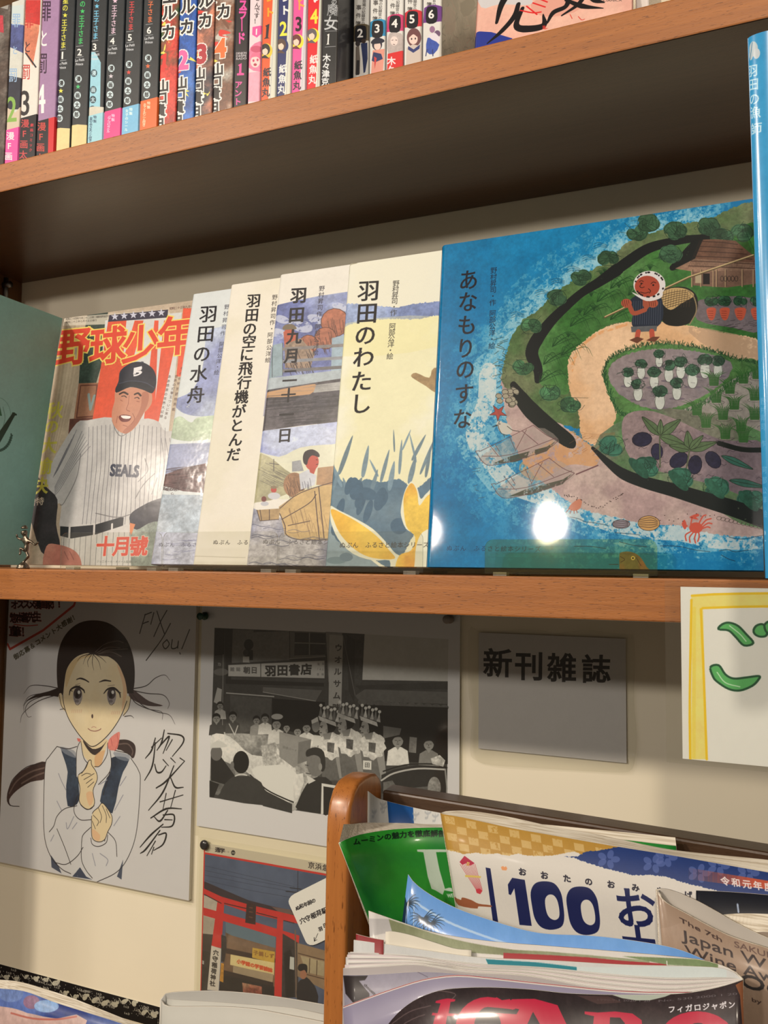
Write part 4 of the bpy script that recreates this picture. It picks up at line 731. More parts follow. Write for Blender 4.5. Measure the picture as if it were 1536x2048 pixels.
def skin_body(name, joints, edges, rad, m, parent, root=0, sub=1):
    me = bpy.data.meshes.new(name); off = org_of(parent); me.from_pydata([tuple(np.array(j) - off) for j in joints], edges, []); me.materials.append(m)
    o = bpy.data.objects.new(name, me); COL.objects.link(o); o.parent = parent; s_ = o.modifiers.new('skin', 'SKIN'); s_.use_smooth_shade = True
    for i, r in enumerate(rad):
        sv = me.skin_vertices[0].data[i]; sv.radius = (r, r) if np.ndim(r) == 0 else tuple(r); sv.use_root = (i == root)
    o.modifiers.new('sub', 'SUBSURF').levels = sub; o.modifiers['sub'].render_levels = sub; return o
def fp(x, y, d=0): p = hit(x, y, 1, fb[1] + d); return p
J = [fp(55, 1098), fp(53, 1088), fp(52, 1079), fp(50, 1073), fp(49, 1067), fp(47, 1060, -.001),
     fp(42, 1079), fp(35, 1076, -.001), fp(33, 1068, -.002), fp(62, 1083), fp(70, 1090, -.001), fp(77, 1084, -.002),
     fp(53, 1104), fp(57, 1113, -.001), fp(49, 1122), fp(45, 1126, -.001), fp(50, 1101, -.001), fp(40, 1096, -.003), fp(41, 1107, -.003), fp(38, 1110, -.004)]
skin_body('body', J, [(0, 1), (1, 2), (2, 3), (3, 4), (4, 5), (2, 6), (6, 7), (7, 8), (2, 9), (9, 10), (10, 11), (0, 12), (12, 13), (13, 14), (14, 15), (0, 16), (16, 17), (17, 18), (18, 19)],
          [.0024, .0022, .0024, .0013, .0034, .0036, .0012, .001, .001, .0012, .001, .001, .0016, .0013, .001, .0011, .0018, .0014, .001, .001], METAL, fo)
hat = fp(49, 1058, -.001); hm = skin_body('hat', [hat, hat + [-.0004, 0, .0016], hat + [.002, 0, .0034]], [(0, 1), (1, 2)], [.0040, .0034, .0012], METAL, fo)
for s_ in (-.0013, .0014):
    e = fp(48, 1067, -.0042) + np.array([s_, 0, 0]); lathe('eye', e - [0, .0, .0006], [(.0002, 0), (.0008, .0004), (.0008, .0009), (.0002, .0013)], METAL, fo, 8)

# ---- clear acrylic display stands with a low front lip
ACR = clear('clear_acrylic', (.96, .96, .94, 1), .02, .012); ACE = clear('acrylic_edge', (.75, .76, .70, 1), .1, .2); YEL = clear('yellow_tinted_acrylic', (.94, .93, .74, 1), .04, .01)
def stand(xa, xb, ztop, m, label, y=-.200, r=.006):
    o = thing('acrylic_stand', label, 'display stand', (xa, y, 0), 'clear acrylic display stands')
    P = [(xa, .0015), (xb, .0015), (xb, ztop - r)] + [(xb - r + r * math.cos(a), ztop - r + r * math.sin(a)) for a in np.linspace(.3, math.pi / 2, 4)] + [(xa + r - r * math.sin(a), ztop - r + r * math.cos(a)) for a in np.linspace(0, math.pi / 2, 5)]
    n = len(P); V = [(x, y, z) for x, z in P] + [(x, y + .0012, z) for x, z in P]; F = [tuple(range(n)), tuple(range(n, 2 * n))[::-1]] + [(i, i + n, (i + 1) % n + n, (i + 1) % n) for i in range(n)]
    mesh('front_lip', V, F, [m, ACE], o, mi=[0, 0] + [1] * n)
    box('base_plate', (xa, y + .0012, .0028), (xb, y + .078, .0042), m, o)
    for x in (xa + .006, xb - .016):
        for yy in (y + .001, y + .068): box('foot', (x, yy, 0), (x + .010, yy + .008, .0028), ACE, o)
SX = [float(hit(x, 1137, 1, -.2)[0]) for x in (120, 323, 555, 845)]
stand(SX[0], SX[1] - .0006, .0338, ACR, 'clear acrylic stand lip in front of the baseball magazine')
stand(SX[1] + .0006, SX[2] - .0006, .0338, ACR, 'clear acrylic stand lip in front of the plain cream picture book')
stand(SX[2] + .0006, SX[3], .0330, ACR, 'clear acrylic stand lip in front of the cream picture book with reeds')
stand(.684, .8045, .0265, YEL, 'yellow-tinted clear stand lip in front of the large blue book')

# ---- spine-out blue book at the right edge
def art_spine():
    x0 = .8635; P0 = np.array([x0, -.33, .2865]); c = Cv(120, 1200, planar(P0, (.019, 0, 0), (.0035, 0, -.284)), (54, 148, 190)); c.org(1380, 40, 1.705)
    c.poly([(150, -50), (400, -50), (400, 2000), (150, 2000)], (50, 146, 190), tex=.05, col2=(60, 156, 198))
    c.ell((224, 92), 16, 26, (190, 200, 196)); c.ell((215, 112), 10, 16, (190, 200, 196)); c.ell((236, 110), 10, 18, (200, 206, 200)); c.line([(212, 124), (222, 70)], 3, (60, 120, 150))
    for ch, y in zip('羽田の漁師', (165, 212, 262, 308, 365)): c.chars(ch, (220 + (y - 165) * .06, y), (220 + (y - 165) * .06, y), 44, (196, 228, 240), bold=1)
    for ch, y in zip('野村昇司作', (1295, 1325, 1352, 1382, 1440)): c.chars(ch, (256, y), (256, y), 26, (110, 180, 214))
    for ch, y in zip('阿部公洋絵', (1530, 1565, 1600, 1632, 1680)): c.chars(ch, (260, y), (260, y), 26, (110, 180, 214))
    c.ell((258, 1745), 8, 8, (150, 200, 220)); c.line([(248, 1772), (266, 1772)], 3, (150, 200, 220))
    return c.mat('print_blue_spine', .22, .8, (250, 240, 222))
so = thing('picture_book', 'blue picture book standing spine-out at the right edge, jutting past the shelf front', 'book', (.866, -.33, .001))
def spP(u, v):
    a = (u - .5) * math.pi * .9; x = .8635 + .0095 + .0095 * np.sin(a) / math.sin(.45 * math.pi) + .0035 * v; y = -.33 + .004 * (1 - np.cos(a)); x = x + (y + .33) * .09; z = .2865 - .2845 * v; return np.stack([x, y, z], -1)
sm_ = art_spine(); v, f, uv = grid(10, 8, spP); o = mesh('spine', v, f, sm_, so, uvs=uv, smooth=True)
bl = flat('blue_jacket', (40, 136, 182), .25, .7)
for x, nm in ((.8635, 'front_board'), (.8808, 'back_board')):
    vv, ff = boxvf((x, -.327, .0022), (x + .0017, -.082, .2865)); vv = [(a + .0035 * (1 - (z_ - .002) / .2845) + (b + .33) * .09, b, z_) for a, b, z_ in vv]; mesh(nm, vv, ff, bl, so)
vv, ff = boxvf((.8655, -.324, .005), (.8805, -.086, .283)); vv = [(a + .0035 * (1 - (z_ - .002) / .2845) + (b + .33) * .09, b, z_) for a, b, z_ in vv]; mesh('page_block', vv, ff, PAPER, so)

# ================================================================ comics on the top shelf
ZT = H + T; TOPH = .178
BLACK, WHITE = (34, 36, 40), (238, 232, 222)
def spine_x(px, y): return float(hit(px, 323 - .235 * px, 1, y)[0])
def comic(pa, pb, y, paint, label, group, side=(40, 40, 44), band=None, sidecv=None, depth=.112, name='comic_book'):
    xa, xb = spine_x(pa, y) + .0004, spine_x(pb, y) - .0004
    o = thing(name, label, 'book', (xa, y, ZT), group)
    to = planar((xa, y, ZT + TOPH), (xb - xa, 0, 0), (0, 0, -TOPH)); c = Cv(80, 800, to, BLACK, (1, 0), (0, 1)); paint(c); m = c.mat('print_spine', .35, .3, (238, 230, 220), grain=.02)
    sm = flat('jacket_%d_%d_%d' % side, side, .35, .3) if sidecv is None else sidecv
    r = .0012; P = [(xb, y + r), (xb - r * .3, y + r * .3), (xb - r, y), (xa + r, y), (xa + r * .3, y + r * .3), (xa, y + r)]
    prof = [(xb, y + depth)] + P + [(xa, y + depth)]; inn = [(xa + .0006, y + depth), (xa + .0006, y + .0014), (xb - .0006, y + .0014), (xb - .0006, y + depth)]
    V = []; UV = []
    for z in (ZT, ZT + TOPH):
        for x, yy in prof: V.append((x, yy, z)); UV.append(((x - xa) / (xb - xa), (z - ZT) / TOPH))
    n = len(prof); F = [(i, i + n, i + n + 1, i + 1) for i in range(n - 1)]; mi = [1] + [0] * (n - 3) + [2]
    # inner faces of the jacket
    b = len(V)
    for z in (ZT, ZT + TOPH):
        for x, yy in inn: V.append((x, yy, z)); UV.append((0, 0))
    F += [(b + i, b + i + 4, b + i + 5, b + i + 1) for i in range(3)]; mi += [1] * 3
    F += [(b, b + 4, 2 * n - 1, n - 1), (b + 3, 0, n, b + 7)]; mi += [1, 1]
    if sidecv is not None:  # front board shows its picture: u runs from the spine backwards
        for k in (0, n):
            UV[k] = (1.0, UV[k][1])
        o2V = [(xb + .0001, y + .001, ZT), (xb + .0001, y + depth, ZT), (xb + .0001, y + depth, ZT + TOPH), (xb + .0001, y + .001, ZT + TOPH)]
    cv_ = mesh('cover', V, F, [m, flat('jacket_%d_%d_%d' % side, side, .35, .3), flat('jacket_%d_%d_%d' % side, side, .35, .3)], o, uvs=UV, mi=mi)
    if sidecv is not None: mesh('front_picture', o2V, [(0, 1, 2, 3)], sidecv, o, uvs=[(0, 0), (1, 0), (1, 1), (0, 1)])
    box('page_block', (xa + .0008, y + .0016, ZT + .0005), (xb - .0008, y + depth - .001, ZT + TOPH - .003), PAPER, o)
    if band:
        zt, bp, lb = band; e = .0003
        to2 = planar((xa - e, y - e, zt), (xb - xa + 2 * e, 0, 0), (0, 0, -(zt - ZT))); c2 = Cv(80, 260, to2, (200, 200, 200)); bp(c2); m2 = c2.mat('print_band', .3, .4, (238, 230, 220))
        q = [(xb + e, y + .06), (xb + e, y + r), (xb - r * .5, y - e), (xa + r * .5, y - e), (xa - e, y + r), (xa - e, y + .06)]; V = []; UV = []
        for z in (ZT, zt):
            for x, yy in q: V.append((x, yy, z)); UV.append((min(1, max(0, (x - xa) / (xb - xa))), (z - ZT) / (zt - ZT)))
        mesh('paper_band', V, [(i, i + 6, i + 7, i + 1) for i in range(5)], m2, o, uvs=UV, label=lb)
    return o
def zat(px, py, y=-.195): return float(hit(px, py, 1, y)[2])
Y1 = -.195
def colour(c, col, **k): c.org(); c.poly([(-60, -500), (1300, -500), (1300, 420), (-60, 420)], col, **k)
# far left dark comic
comic(-26, 8, -.194, lambda c: (colour(c, (70, 56, 48), tex=.5, col2=(120, 110, 100)), c.org(0, 0, 3.2), c.poly([(-30, 90), (20, 100), (24, 210), (-30, 200)], (190, 60, 70), tex=.3), c.poly([(-40, 0), (60, 0), (50, 60), (-40, 40)], (150, 145, 135))), 'dark brown comic cut off by the left edge, leftmost on the top shelf', 'comics on the top shelf', (60, 50, 46))
G1 = 'crime comics with large volume numbers'
def pcrime(base, num, numcol, tcol, extra):
    def f(c):
        colour(c, base, tex=.05); c.org(0, 0, 3.2); extra(c)
    return f
def v2(c):
    colour(c, (206, 204, 190), tex=.05); c.org(0, 0, 3.2)
    c.poly([(60, 150), (150, 160), (150, 340), (60, 300)], (76, 84, 130), tex=.3); c.poly([(70, 40), (150, 30), (150, 150), (70, 130)], (196, 206, 200)); c.poly([(30, 480), (140, 500), (140, 700), (30, 700)], (44, 46, 58), sm=0, tex=.2); c.poly([(30, 680), (100, 720), (130, 680), (130, 830), (30, 830)], (206, 186, 160))
    for ch, x, y in (('罪', 104, 130), ('と', 96, 320), ('罰', 84, 480)): c.chars(ch, (x, y), (x, y), 92 if ch != 'と' else 60, (150, 178, 206), bold=1, minc=.01, ex=(.62, 0), ey=(-.03, 1.05))
    c.chars('2', (74, 700), (74, 700), 230, (132, 172, 76), bold=3, minc=.02, ex=(.6, -.05))
def v3(c):
    colour(c, (222, 214, 200), tex=.04); c.org(0, 0, 3.2); c.poly([(150, 0), (260, 0), (250, 200), (210, 420), (160, 340), (150, 200)], (206, 120, 90), sm=0, tex=.2, col2=(222, 160, 120)); c.poly([(160, 0), (260, 0), (255, 160), (165, 140)], (196, 50, 46), tex=.2); c.line([(165, 340), (230, 430)], 8, (40, 34, 40))
    for ch, x, y in (('罪', 186, 130), ('と', 176, 300), ('罰', 166, 460)): c.chars(ch, (x, y), (x, y), 92 if ch != 'と' else 70, (190, 60, 54) if ch != 'と' else (60, 40, 46), bold=1, minc=.01, ex=(.66, 0), ey=(-.03, 1.15))
    c.chars('3', (160, 660), (160, 660), 225, (36, 32, 34), bold=3, minc=.02, ex=(.62, -.05))
def v4(c):
    colour(c, (160, 124, 158), tex=.06); c.org(0, 0, 3.2)
    for ch, x, y in (('罪', 296, 70), ('と', 280, 245), ('罰', 272, 405)): c.chars(ch, (x, y), (x, y), 130 if ch != 'と' else 110, (54, 26, 54) if ch != 'と' else WHITE, bold=1.5, minc=.01, ex=(.5, 0), ey=(-.03, 1.1))
    c.chars('4', (258, 635), (258, 635), 260, WHITE, bold=4, minc=.02, ex=(.5, -.05))
def bnd(col, chars_, tcol, cx, y0, y1, size, extra=None):
    def f(c):
        c.org(0, 0, 3.2); c.poly([(-50, 500), (1600, 500), (1600, 1300), (-50, 1300)], col, tex=.04)
        if extra: extra(c)
        c.chars(chars_, (cx + 8, y0), (cx - 4, y1), size, tcol, bold=1.5)
    return f
comic(9, 36.5, Y1, v2, 'crime comic, large green numeral 2 above a pink paper band', G1, (200, 196, 186), (zat(22, 258), bnd((232, 84, 156), '漫F画', WHITE, 58, 870, 1000, 54), 'pink band'))
comic(37, 71.5, Y1, v3, 'crime comic, large black numeral 3 and red title on white', G1, (210, 120, 90), (zat(52, 234), bnd((34, 32, 36), '漫F画太', (206, 70, 70), 152, 790, 990, 56, lambda c: c.chars('劇画コミック', (205, 800), (196, 960), 22, (200, 50, 60), bold=1)), 'black band'))
comic(72, 108.5, Y1, v4, 'mauve crime comic with tall white numeral 4 and a black and red band', G1, (150, 116, 150), (zat(90, 239), bnd((30, 26, 32), '漫F画太', (206, 70, 60), 258, 810, 1010, 58, lambda c: (c.poly([(312, 700), (420, 700), (420, 1100), (305, 1100)], (206, 40, 46)), c.chars('画劇コスト', (228, 800), (222, 940), 20, (206, 60, 70)))), 'black and red band'))
G2 = 'numbered black prince comics'
star = lambda c, x, y, r, col: c.poly([(x + (r if j % 2 == 0 else r * .42) * math.sin(j * math.pi / 5), y - (r if j % 2 == 0 else r * .42) * math.cos(j * math.pi / 5)) for j in range(10)], col)
def prince(n, col, x0, x1, ty, ny, cy0, cy1, base_col, starcol, bandcol=None):
    """x0,x1: column centre at top/bottom (crop px); ty: y of まs last char; ny: numeral; cy0..cy1 circles"""
    X = lambda y: x0 + (x1 - x0) * y / 800.0
    def f(c):
        colour(c, (32, 38, 42), tex=.25); c.org(0, 0, 3.2)
        if n == 3: c.poly([(583, 330), (610, 335), (645, 400), (640, 720), (568, 720)], (150, 202, 214), tex=.08)
        S = '星の★王子さま'; st = 47.5
        for i, ch in enumerate(S[::-1]):
            y = ty - i * st; 
            if ch == '★': star(c, X(y) + 2, y, 17, col)
            else: c.chars(ch, (X(y), y), (X(y), y), 46, col, bold=1.2, ex=(.8, -.05))
        c.line([(X(ny) - 24, ny - 36), (X(ny) + 20, ny - 42)], 2.2, (200, 200, 200)); c.line([(X(ny) - 24, ny + 34), (X(ny) + 22, ny + 28)], 2.2, (200, 200, 200))
        c.chars(str(n), (X(ny) - 3, ny), (X(ny) - 3, ny), 60, WHITE, bold=2, minc=.01) if n != 1 else c.poly([(X(ny) - 6, ny - 24), (X(ny) + 4, ny - 26), (X(ny) + 2, ny + 22), (X(ny) - 8, ny + 22)], WHITE)
        c.word('Le Petit', (X(ny) - 30, ny + 62), (X(ny) + 28, ny + 54), 17, (205, 205, 205), bold=.8); c.word('Prince', (X(ny) - 26, ny + 86), (X(ny) + 20, ny + 82), 16, (205, 205, 205), bold=.8)
        ys = np.linspace(cy0, cy1, 4 if n > 0 else 4); st_y = cy0 + (cy1 - cy0) * .22
        for k, (ch, t) in enumerate(zip('漫画太郎', (0, .46, .73, 1.0))):
            y = cy0 + (cy1 - cy0) * t; c.ell((X(y), y), 21, 24, (200, 216, 216) if n != 3 else (44, 70, 80)); c.chars(ch, (X(y), y), (X(y), y), 34, (24, 26, 28) if n != 3 else (190, 215, 220), bold=1.4, ex=(.85, 0))
        star(c, X(st_y), st_y, 17, starcol)
        if base_col: y = base_col[0]; c.poly([(X(y) - 60, y + 8), (X(y) + 10, y - 4), (X(y) + 70, y), (X(y) + 60, y + 300), (X(y) - 90, y + 300)], base_col[1], tex=.06)
    return f
PR = [(1, (222, 214, 70), 420, 378, 288, 356, 532, 757, (822, (222, 202, 140)), (230, 220, 80), 111, 140.5, None),
      (2, (60, 190, 96), 530, 486, 262, 334, 505, 733, (800, (222, 202, 140)), (70, 190, 110), 140.8, 174, None),
      (3, (110, 190, 220), 620, 588, 230, 300, 468, 700, (685, (206, 200, 180)), (150, 200, 214), 174.3, 206, ((190, 726), (158, 208, 216), '特製 星の王子さまシール付き', (60, 90, 110), 590, 750, 900)),
      (4, (226, 190, 206), 735, 694, 196, 262, 437, 668, None, (206, 196, 200), 206.3, 242, ((222, 218.5), (226, 70, 134), '特製 バアーバシクール', (240, 200, 220), 706, 740, 840)),
      (5, (214, 60, 60), 845, 808, 172, 240, 412, 644, None, (214, 66, 56), 242.3, 278, ((260, 210), (120, 184, 216), '特製 女子のシール', (220, 240, 246), 820, 700, 830)),
      (6, (228, 110, 60), 965, 930, 124, 194, 372, 606, None, (232, 100, 50), 278.3, 315, ((296, 197), (236, 104, 46), '特製 ホアイルシール付き', (255, 214, 180), 934, 660, 800))]
for n, col, x0, x1, ty, ny, c0, c1, bc, sc_, pa, pb, bd in PR:
    band = None
    if bd:
        (bx, by), bcol, btx, btc, bcx, b0, b1 = bd; by = by if by < 400 else by / 3.2
        band = (zat(bx, by), (lambda c, bcol=bcol, btx=btx, btc=btc, bcx=bcx, b0=b0, b1=b1: (c.org(0, 0, 3.2), c.poly([(-50, 400), (1600, 400), (1600, 1300), (-50, 1300)], bcol, tex=.04), c.chars(btx[:2], (bcx + 18, b0), (bcx + 17, b0 + 26), 22, btc, bold=.8), c.chars(btx[3:], (bcx - 8, b0 + 10), (bcx - 14, b1), 22, btc, bold=.8))), None)
    comic(pa, pb, -.1935, prince(n, col, x0, x1, ty, ny, c0, c1, bc, sc_), 'black prince comic spine with %s title and numeral %d' % ({1: 'yellow', 2: 'green', 3: 'light blue', 4: 'pale pink', 5: 'red', 6: 'orange'}[n], n), G2, (36, 38, 42), band)
G3 = 'bold outlined action comics'
def action(n, ncol, b1_, b2_, x, nx, nyy, tops):
    def f(c):
        colour(c, b1_, tex=.4, col2=b2_); c.org(0, 0, 3.2)
        for k in range(14): c.poly(np.array([(x + RS.uniform(-60, 60), RS.uniform(-100, 760)) for _ in range(1)])[0] + RS.uniform(-40, 40, (5, 2)), [b1_, b2_, (236, 214, 90), (214, 60, 50), (230, 226, 214)][k % 5], sm=3)
        for ch, y in tops: c.chars(ch, (x + 38 - y * .03, y), (x + 38 - y * .03, y), 105, (26, 24, 26), bold=6, halo=(22, WHITE), ex=(.9, -.1))
        if n == 1: c.poly([(nx - 22, nyy - 40), (nx + 12, nyy - 60), (nx + 22, nyy - 58), (nx + 10, nyy + 58), (nx - 14, nyy + 60), (nx - 4, nyy - 26), (nx - 22, nyy - 20)], ncol)
        else: c.chars(str(n), (nx, nyy), (nx, nyy), 160, ncol, bold=16, halo=(26, WHITE), ex=(.85, -.1))
        for i, ch in enumerate('山口貴由'): y = nyy + (150 if n == 1 else 145 if n == 2 else 125 if n == 3 else 135) + i * 78; c.chars(ch, (x - 2 - i * 10, y), (x - 2 - i * 10, y), 84, (28, 26, 28), bold=6, halo=(20, WHITE), ex=(.9, -.12))
    return f
comic(315.5, 352, Y1, action(1, (214, 44, 36), (38, 92, 52), (204, 60, 48), 1046, 1046, 400, (('エ', -20), ('ル', 80), ('カ', 205))), 'action comic with a green and red spine and red numeral 1', G3, (60, 90, 60))
comic(352.3, 388, Y1, action(2, (240, 96, 156), (36, 84, 160), (60, 110, 180), 1164, 1170, 385, (('エ', -70), ('ル', 40), ('カ', 170))), 'action comic with a blue spine and pink numeral 2', G3, (50, 90, 150))
comic(388.3, 424, Y1, action(3, (176, 46, 56), (40, 42, 52), (206, 130, 100), 1280, 1290, 345, (('エ', -110), ('ル', 0), ('カ', 130))), 'action comic with a dark spine and crimson numeral 3', G3, (60, 50, 50))
comic(424.3, 464.5, Y1, action(4, (236, 110, 50), (196, 190, 176), (120, 80, 60), 1396, 1410, 310, (('リ', -60), ('カ', 70))), 'action comic with a pale grey spine, teal hand and orange numeral 4', G3, (150, 160, 165))
def despe(c):
    colour(c, (26, 20, 26), tex=.2); c.org(440, 0, 2.954)
    for ch, y in zip('スラード', (30, 80, 145, 225)): c.chars(ch if ch != 'ー' else '｜', (138 - y * .06, y), (138 - y * .06, y), 74, (236, 76, 156), bold=5, ex=(.72, 0))
    for i, t in enumerate(('DENJON', 'DESPE', 'RADO')): c.word(t, (96, 322 + i * 16), (156, 318 + i * 16), 12, (200, 190, 190), bold=.8)
    c.poly([(106, 385), (128, 372), (126, 430), (142, 432), (142, 444), (100, 446), (100, 434), (112, 432), (114, 392)], (236, 70, 150)); c.chars('アント', (110, 500), (104, 600), 46, (240, 80, 160), bold=2.5)
comic(465, 493.5, Y1, despe, 'black comic spine with large magenta lettering and magenta numeral 1', 'comics on the top shelf', (30, 24, 30))
def san(c):
    colour(c, (226, 206, 206), tex=.03); c.org(440, 0, 2.954)
    for ch, y in zip('さんです！', (-10, 30, 60, 92, 125)): c.chars(ch, (222 - y * .05, y), (222 - y * .05, y), 34, (60, 46, 50), bold=1)
    c.poly([(192, 160), (244, 150), (242, 200), (218, 222), (190, 205)], (236, 84, 150)); c.poly([(212, 172), (220, 168), (218, 206), (211, 206)], WHITE)
    c.poly([(180, 280), (262, 250), (262, 410), (170, 400)], (226, 120, 150), sm=3, tex=.15); c.ell((208, 365), 28, 34, (240, 204, 196)); c.poly([(178, 340), (200, 310), (245, 320), (245, 350), (215, 335)], (226, 110, 140), sm=3); c.ell((198, 358), 6, 8, (200, 60, 100)); c.ell((222, 354), 6, 8, (200, 60, 100)); c.ell((208, 382), 10, 8, (180, 60, 80)); c.ell((215, 290), 34, 20, (200, 80, 110)); c.poly([(165, 430), (250, 420), (240, 600), (160, 600)], (226, 160, 176), tex=.1)
comic(494, 520, Y1, san, 'pale pink comic spine with a pink-haired girl and numeral 1', 'comics on the top shelf', (226, 200, 206))
G4 = 'bright comics with white dotted edges'
def gyo(n, base, ncol, tcol, hair, bg, x0, yb, face, ny, w_=74, tch='ント', txc=(30, 26, 40), dots=True):
    def f(c):
        colour(c, base); c.org(440, 0, 2.954)
        c.poly([(x0 + w_ - 6, -60), (x0 + w_ + 40, -60), (x0 + w_ + 4, 700), (x0 + w_ - 40, 700)], (214, 212, 190) if n != 3 else (216, 210, 208))
        if dots: c.lines([[(x0 + w_ + 8 - y * .055, y), (x0 + w_ + 8.1 - y * .055, y + 1)] for y in range(0, 600, 9)], 4, (150, 140, 160))
        c.chars(tch[0], (x0 + 50, -12), (x0 + 50, -12), 50, tcol, bold=4); c.chars(tch[1], (x0 + 46, ny - 110), (x0 + 46, ny - 110), 58, tcol, bold=5)
        if n == 1: c.poly([(x0 + 22, ny - 30), (x0 + 46, ny - 42), (x0 + 38, ny + 40), (x0 + 48, ny + 44), (x0 + 12, ny + 48), (x0 + 24, ny + 38), (x0 + 28, ny - 22)], ncol)
        else: c.chars(str(n), (x0 + 34, ny), (x0 + 34, ny), 116, ncol, bold=5, minc=.03, ex=(.75, -.05))
        c.ell((x0 + 28, face), 36, 44, bg); c.ell((x0 + 22, face - 8), 28, 34, hair); c.ell((x0 + 20, face + 2), 17, 24, (236, 206, 180)); c.poly([(x0 - 10, face - 25), (x0 + 20, face - 40), (x0 + 46, face - 22), (x0 + 40, face), (x0 + 24, face - 16), (x0, face - 4)], hair, sm=2); c.poly([(x0 - 12, face + 42), (x0 + 20, face + 24), (x0 + 46, face + 46)], hair, sm=0)
        for i, ch in enumerate('紙魚丸'): y = yb - (2 - i) * 60; c.chars(ch, (x0 + 32 - i * 4, y), (x0 + 32 - i * 4, y), 54, txc, bold=2.5, ex=(.9, -.08))
    return f
comic(520.5, 551.5, Y1, gyo(1, (230, 92, 44), (40, 30, 34), (248, 160, 40), (40, 40, 38), (236, 196, 60), 246, 546, 300, 182), 'orange comic spine with dotted edge and black numeral 1', G4, (220, 214, 196))
comic(552, 581.5, Y1, gyo(2, (38, 48, 100), (236, 226, 70), WHITE, (90, 66, 56), (38, 48, 100), 340, 526, 270, 170, txc=WHITE), 'navy blue comic spine with dotted edge and yellow numeral 2', G4, (220, 214, 210))
comic(582, 611, Y1, gyo(3, (236, 84, 150), (40, 20, 30), (248, 160, 70), (110, 50, 50), (240, 220, 60), 430, 505, 245, 142), 'hot pink comic spine with dotted edge and dark numeral 3', G4, (226, 214, 214))
comic(611.5, 640.5, Y1, gyo(4, (222, 30, 40), (240, 220, 60), (250, 230, 220), (100, 90, 92), (240, 220, 50), 522, 470, 210, 98, txc=(250, 230, 220)), 'scarlet comic spine with dotted edge and yellow numeral 4', G4, (230, 210, 206))
def witch(c):
    colour(c, (30, 32, 34), tex=.2); c.org(440, 0, 2.954)
    t = np.linspace(0, 6.3, 16); c.lines([np.stack([668 + 24 * np.cos(t), 52 + 28 * np.sin(t)], -1), np.stack([668 + 15 * np.cos(t), 52 + 18 * np.sin(t)], -1), [(646, 40), (690, 66)], [(690, 40), (646, 66)]], 3, (180, 180, 180))
    c.chars('の', (674, 10), (674, 10), 34, (170, 170, 168), bold=1.5); c.chars('魔', (668, 58), (668, 58), 78, (176, 176, 174), bold=1, al=.75); c.chars('女', (655, 138), (655, 138), 84, (190, 190, 188), bold=3)
    c.line([(622, 185), (690, 182)], 2, (180, 180, 180)); c.line([(620, 278), (684, 274)], 2, (180, 180, 180)); c.poly([(632, 205), (646, 198), (642, 258), (648, 262), (626, 264), (634, 258), (637, 212)], WHITE)
    for i, ch in enumerate('木々津克'): y = 342 + i * 47; c.chars(ch, (630 - i * 3, y), (630 - i * 3, y), 48, (226, 226, 222), bold=2.5)
    c.word('Kigitsu', (655, 490), (662, 420), 7, (140, 140, 140))
comic(641, 673.5, Y1, witch, 'black witch comic spine with grey title and numeral 1, jutting forward of its neighbours', 'comics on the top shelf', (44, 46, 50))
G5 = 'white mystery comics with coloured number badges'
Y5 = -.168
def mys(n, col, x0, by, w_, paint):
    def f(c):
        colour(c, (222, 218, 208), tex=.02); c.org(440, 0, 2.954)
        c.poly([(x0 + w_ - 2, -80), (x0 + w_ + 60, -80), (x0 + w_ + 20, 600), (x0 + w_ - 22, 600)], (206, 200, 186))
        for i, ch in enumerate('事件簿'): y = by - 104 + (i - 1) * 48; c.chars(ch, (x0 + 28 - i * 2, y), (x0 + 28 - i * 2, y), 32, (70, 66, 62), bold=.8)
        c.chars('警部補の記録官の', (x0 + 62, by - 210), (x0 + 52, by - 60), 22, (90, 86, 82), bold=.5)
        c.poly([(x0 - 6, by - 36), (x0 + 20, by - 52), (x0 + 60, by - 56), (x0 + w_ + 6, by - 46), (x0 + w_, by + 42), (x0 - 12, by + 52)], col); c.poly([(x0 + 8, by - 30), (x0 + 28, by - 46), (x0 + 60, by - 44), (x0 + 72, by - 26), (x0 + 66, by + 46), (x0 + 8, by + 50)], (24, 24, 30), sm=3)
        c.chars(str(n), (x0 + 36, by), (x0 + 36, by), 70, WHITE, bold=3, minc=.03, ex=(1, -.05)); paint(c, x0, by)
    return f
SK = (236, 206, 190)
def g2(c, x, b): c.poly([(x + 10, b + 80), (x + 30, b + 75), (x + 36, b + 150), (x + 34, b + 240), (x + 8, b + 244)], (110, 100, 90)); c.ell((x + 22, b + 62), 14, 16, (50, 44, 44)); c.poly([(x + 40, b + 60), (x + 78, b + 56), (x + 80, b + 150), (x + 66, b + 230), (x + 56, b + 236), (x + 50, b + 150)], (46, 56, 92), tex=.15); c.ell((x + 56, b + 46), 14, 14, (60, 46, 40)); c.poly([(x + 16, b + 160), (x + 32, b + 160), (x + 30, b + 246), (x + 10, b + 248)], (36, 34, 36))
def g3(c, x, b): c.ell((x + 36, b + 95), 30, 34, (50, 46, 60)); c.ell((x + 38, b + 104), 20, 24, SK); c.poly([(x + 2, b + 76), (x + 34, b + 54), (x + 76, b + 66), (x + 70, b + 84), (x + 8, b + 92)], (34, 36, 52), sm=3); c.poly([(x + 10, b + 130), (x + 80, b + 120), (x + 70, b + 270), (x, b + 270)], (226, 150, 130)); c.poly([(x + 14, b + 140), (x + 60, b + 150), (x + 70, b + 180), (x + 24, b + 200), (x + 4, b + 190)], (40, 52, 96)); c.poly([(x + 18, b + 165), (x + 34, b + 175), (x + 22, b + 240)], (206, 60, 60))
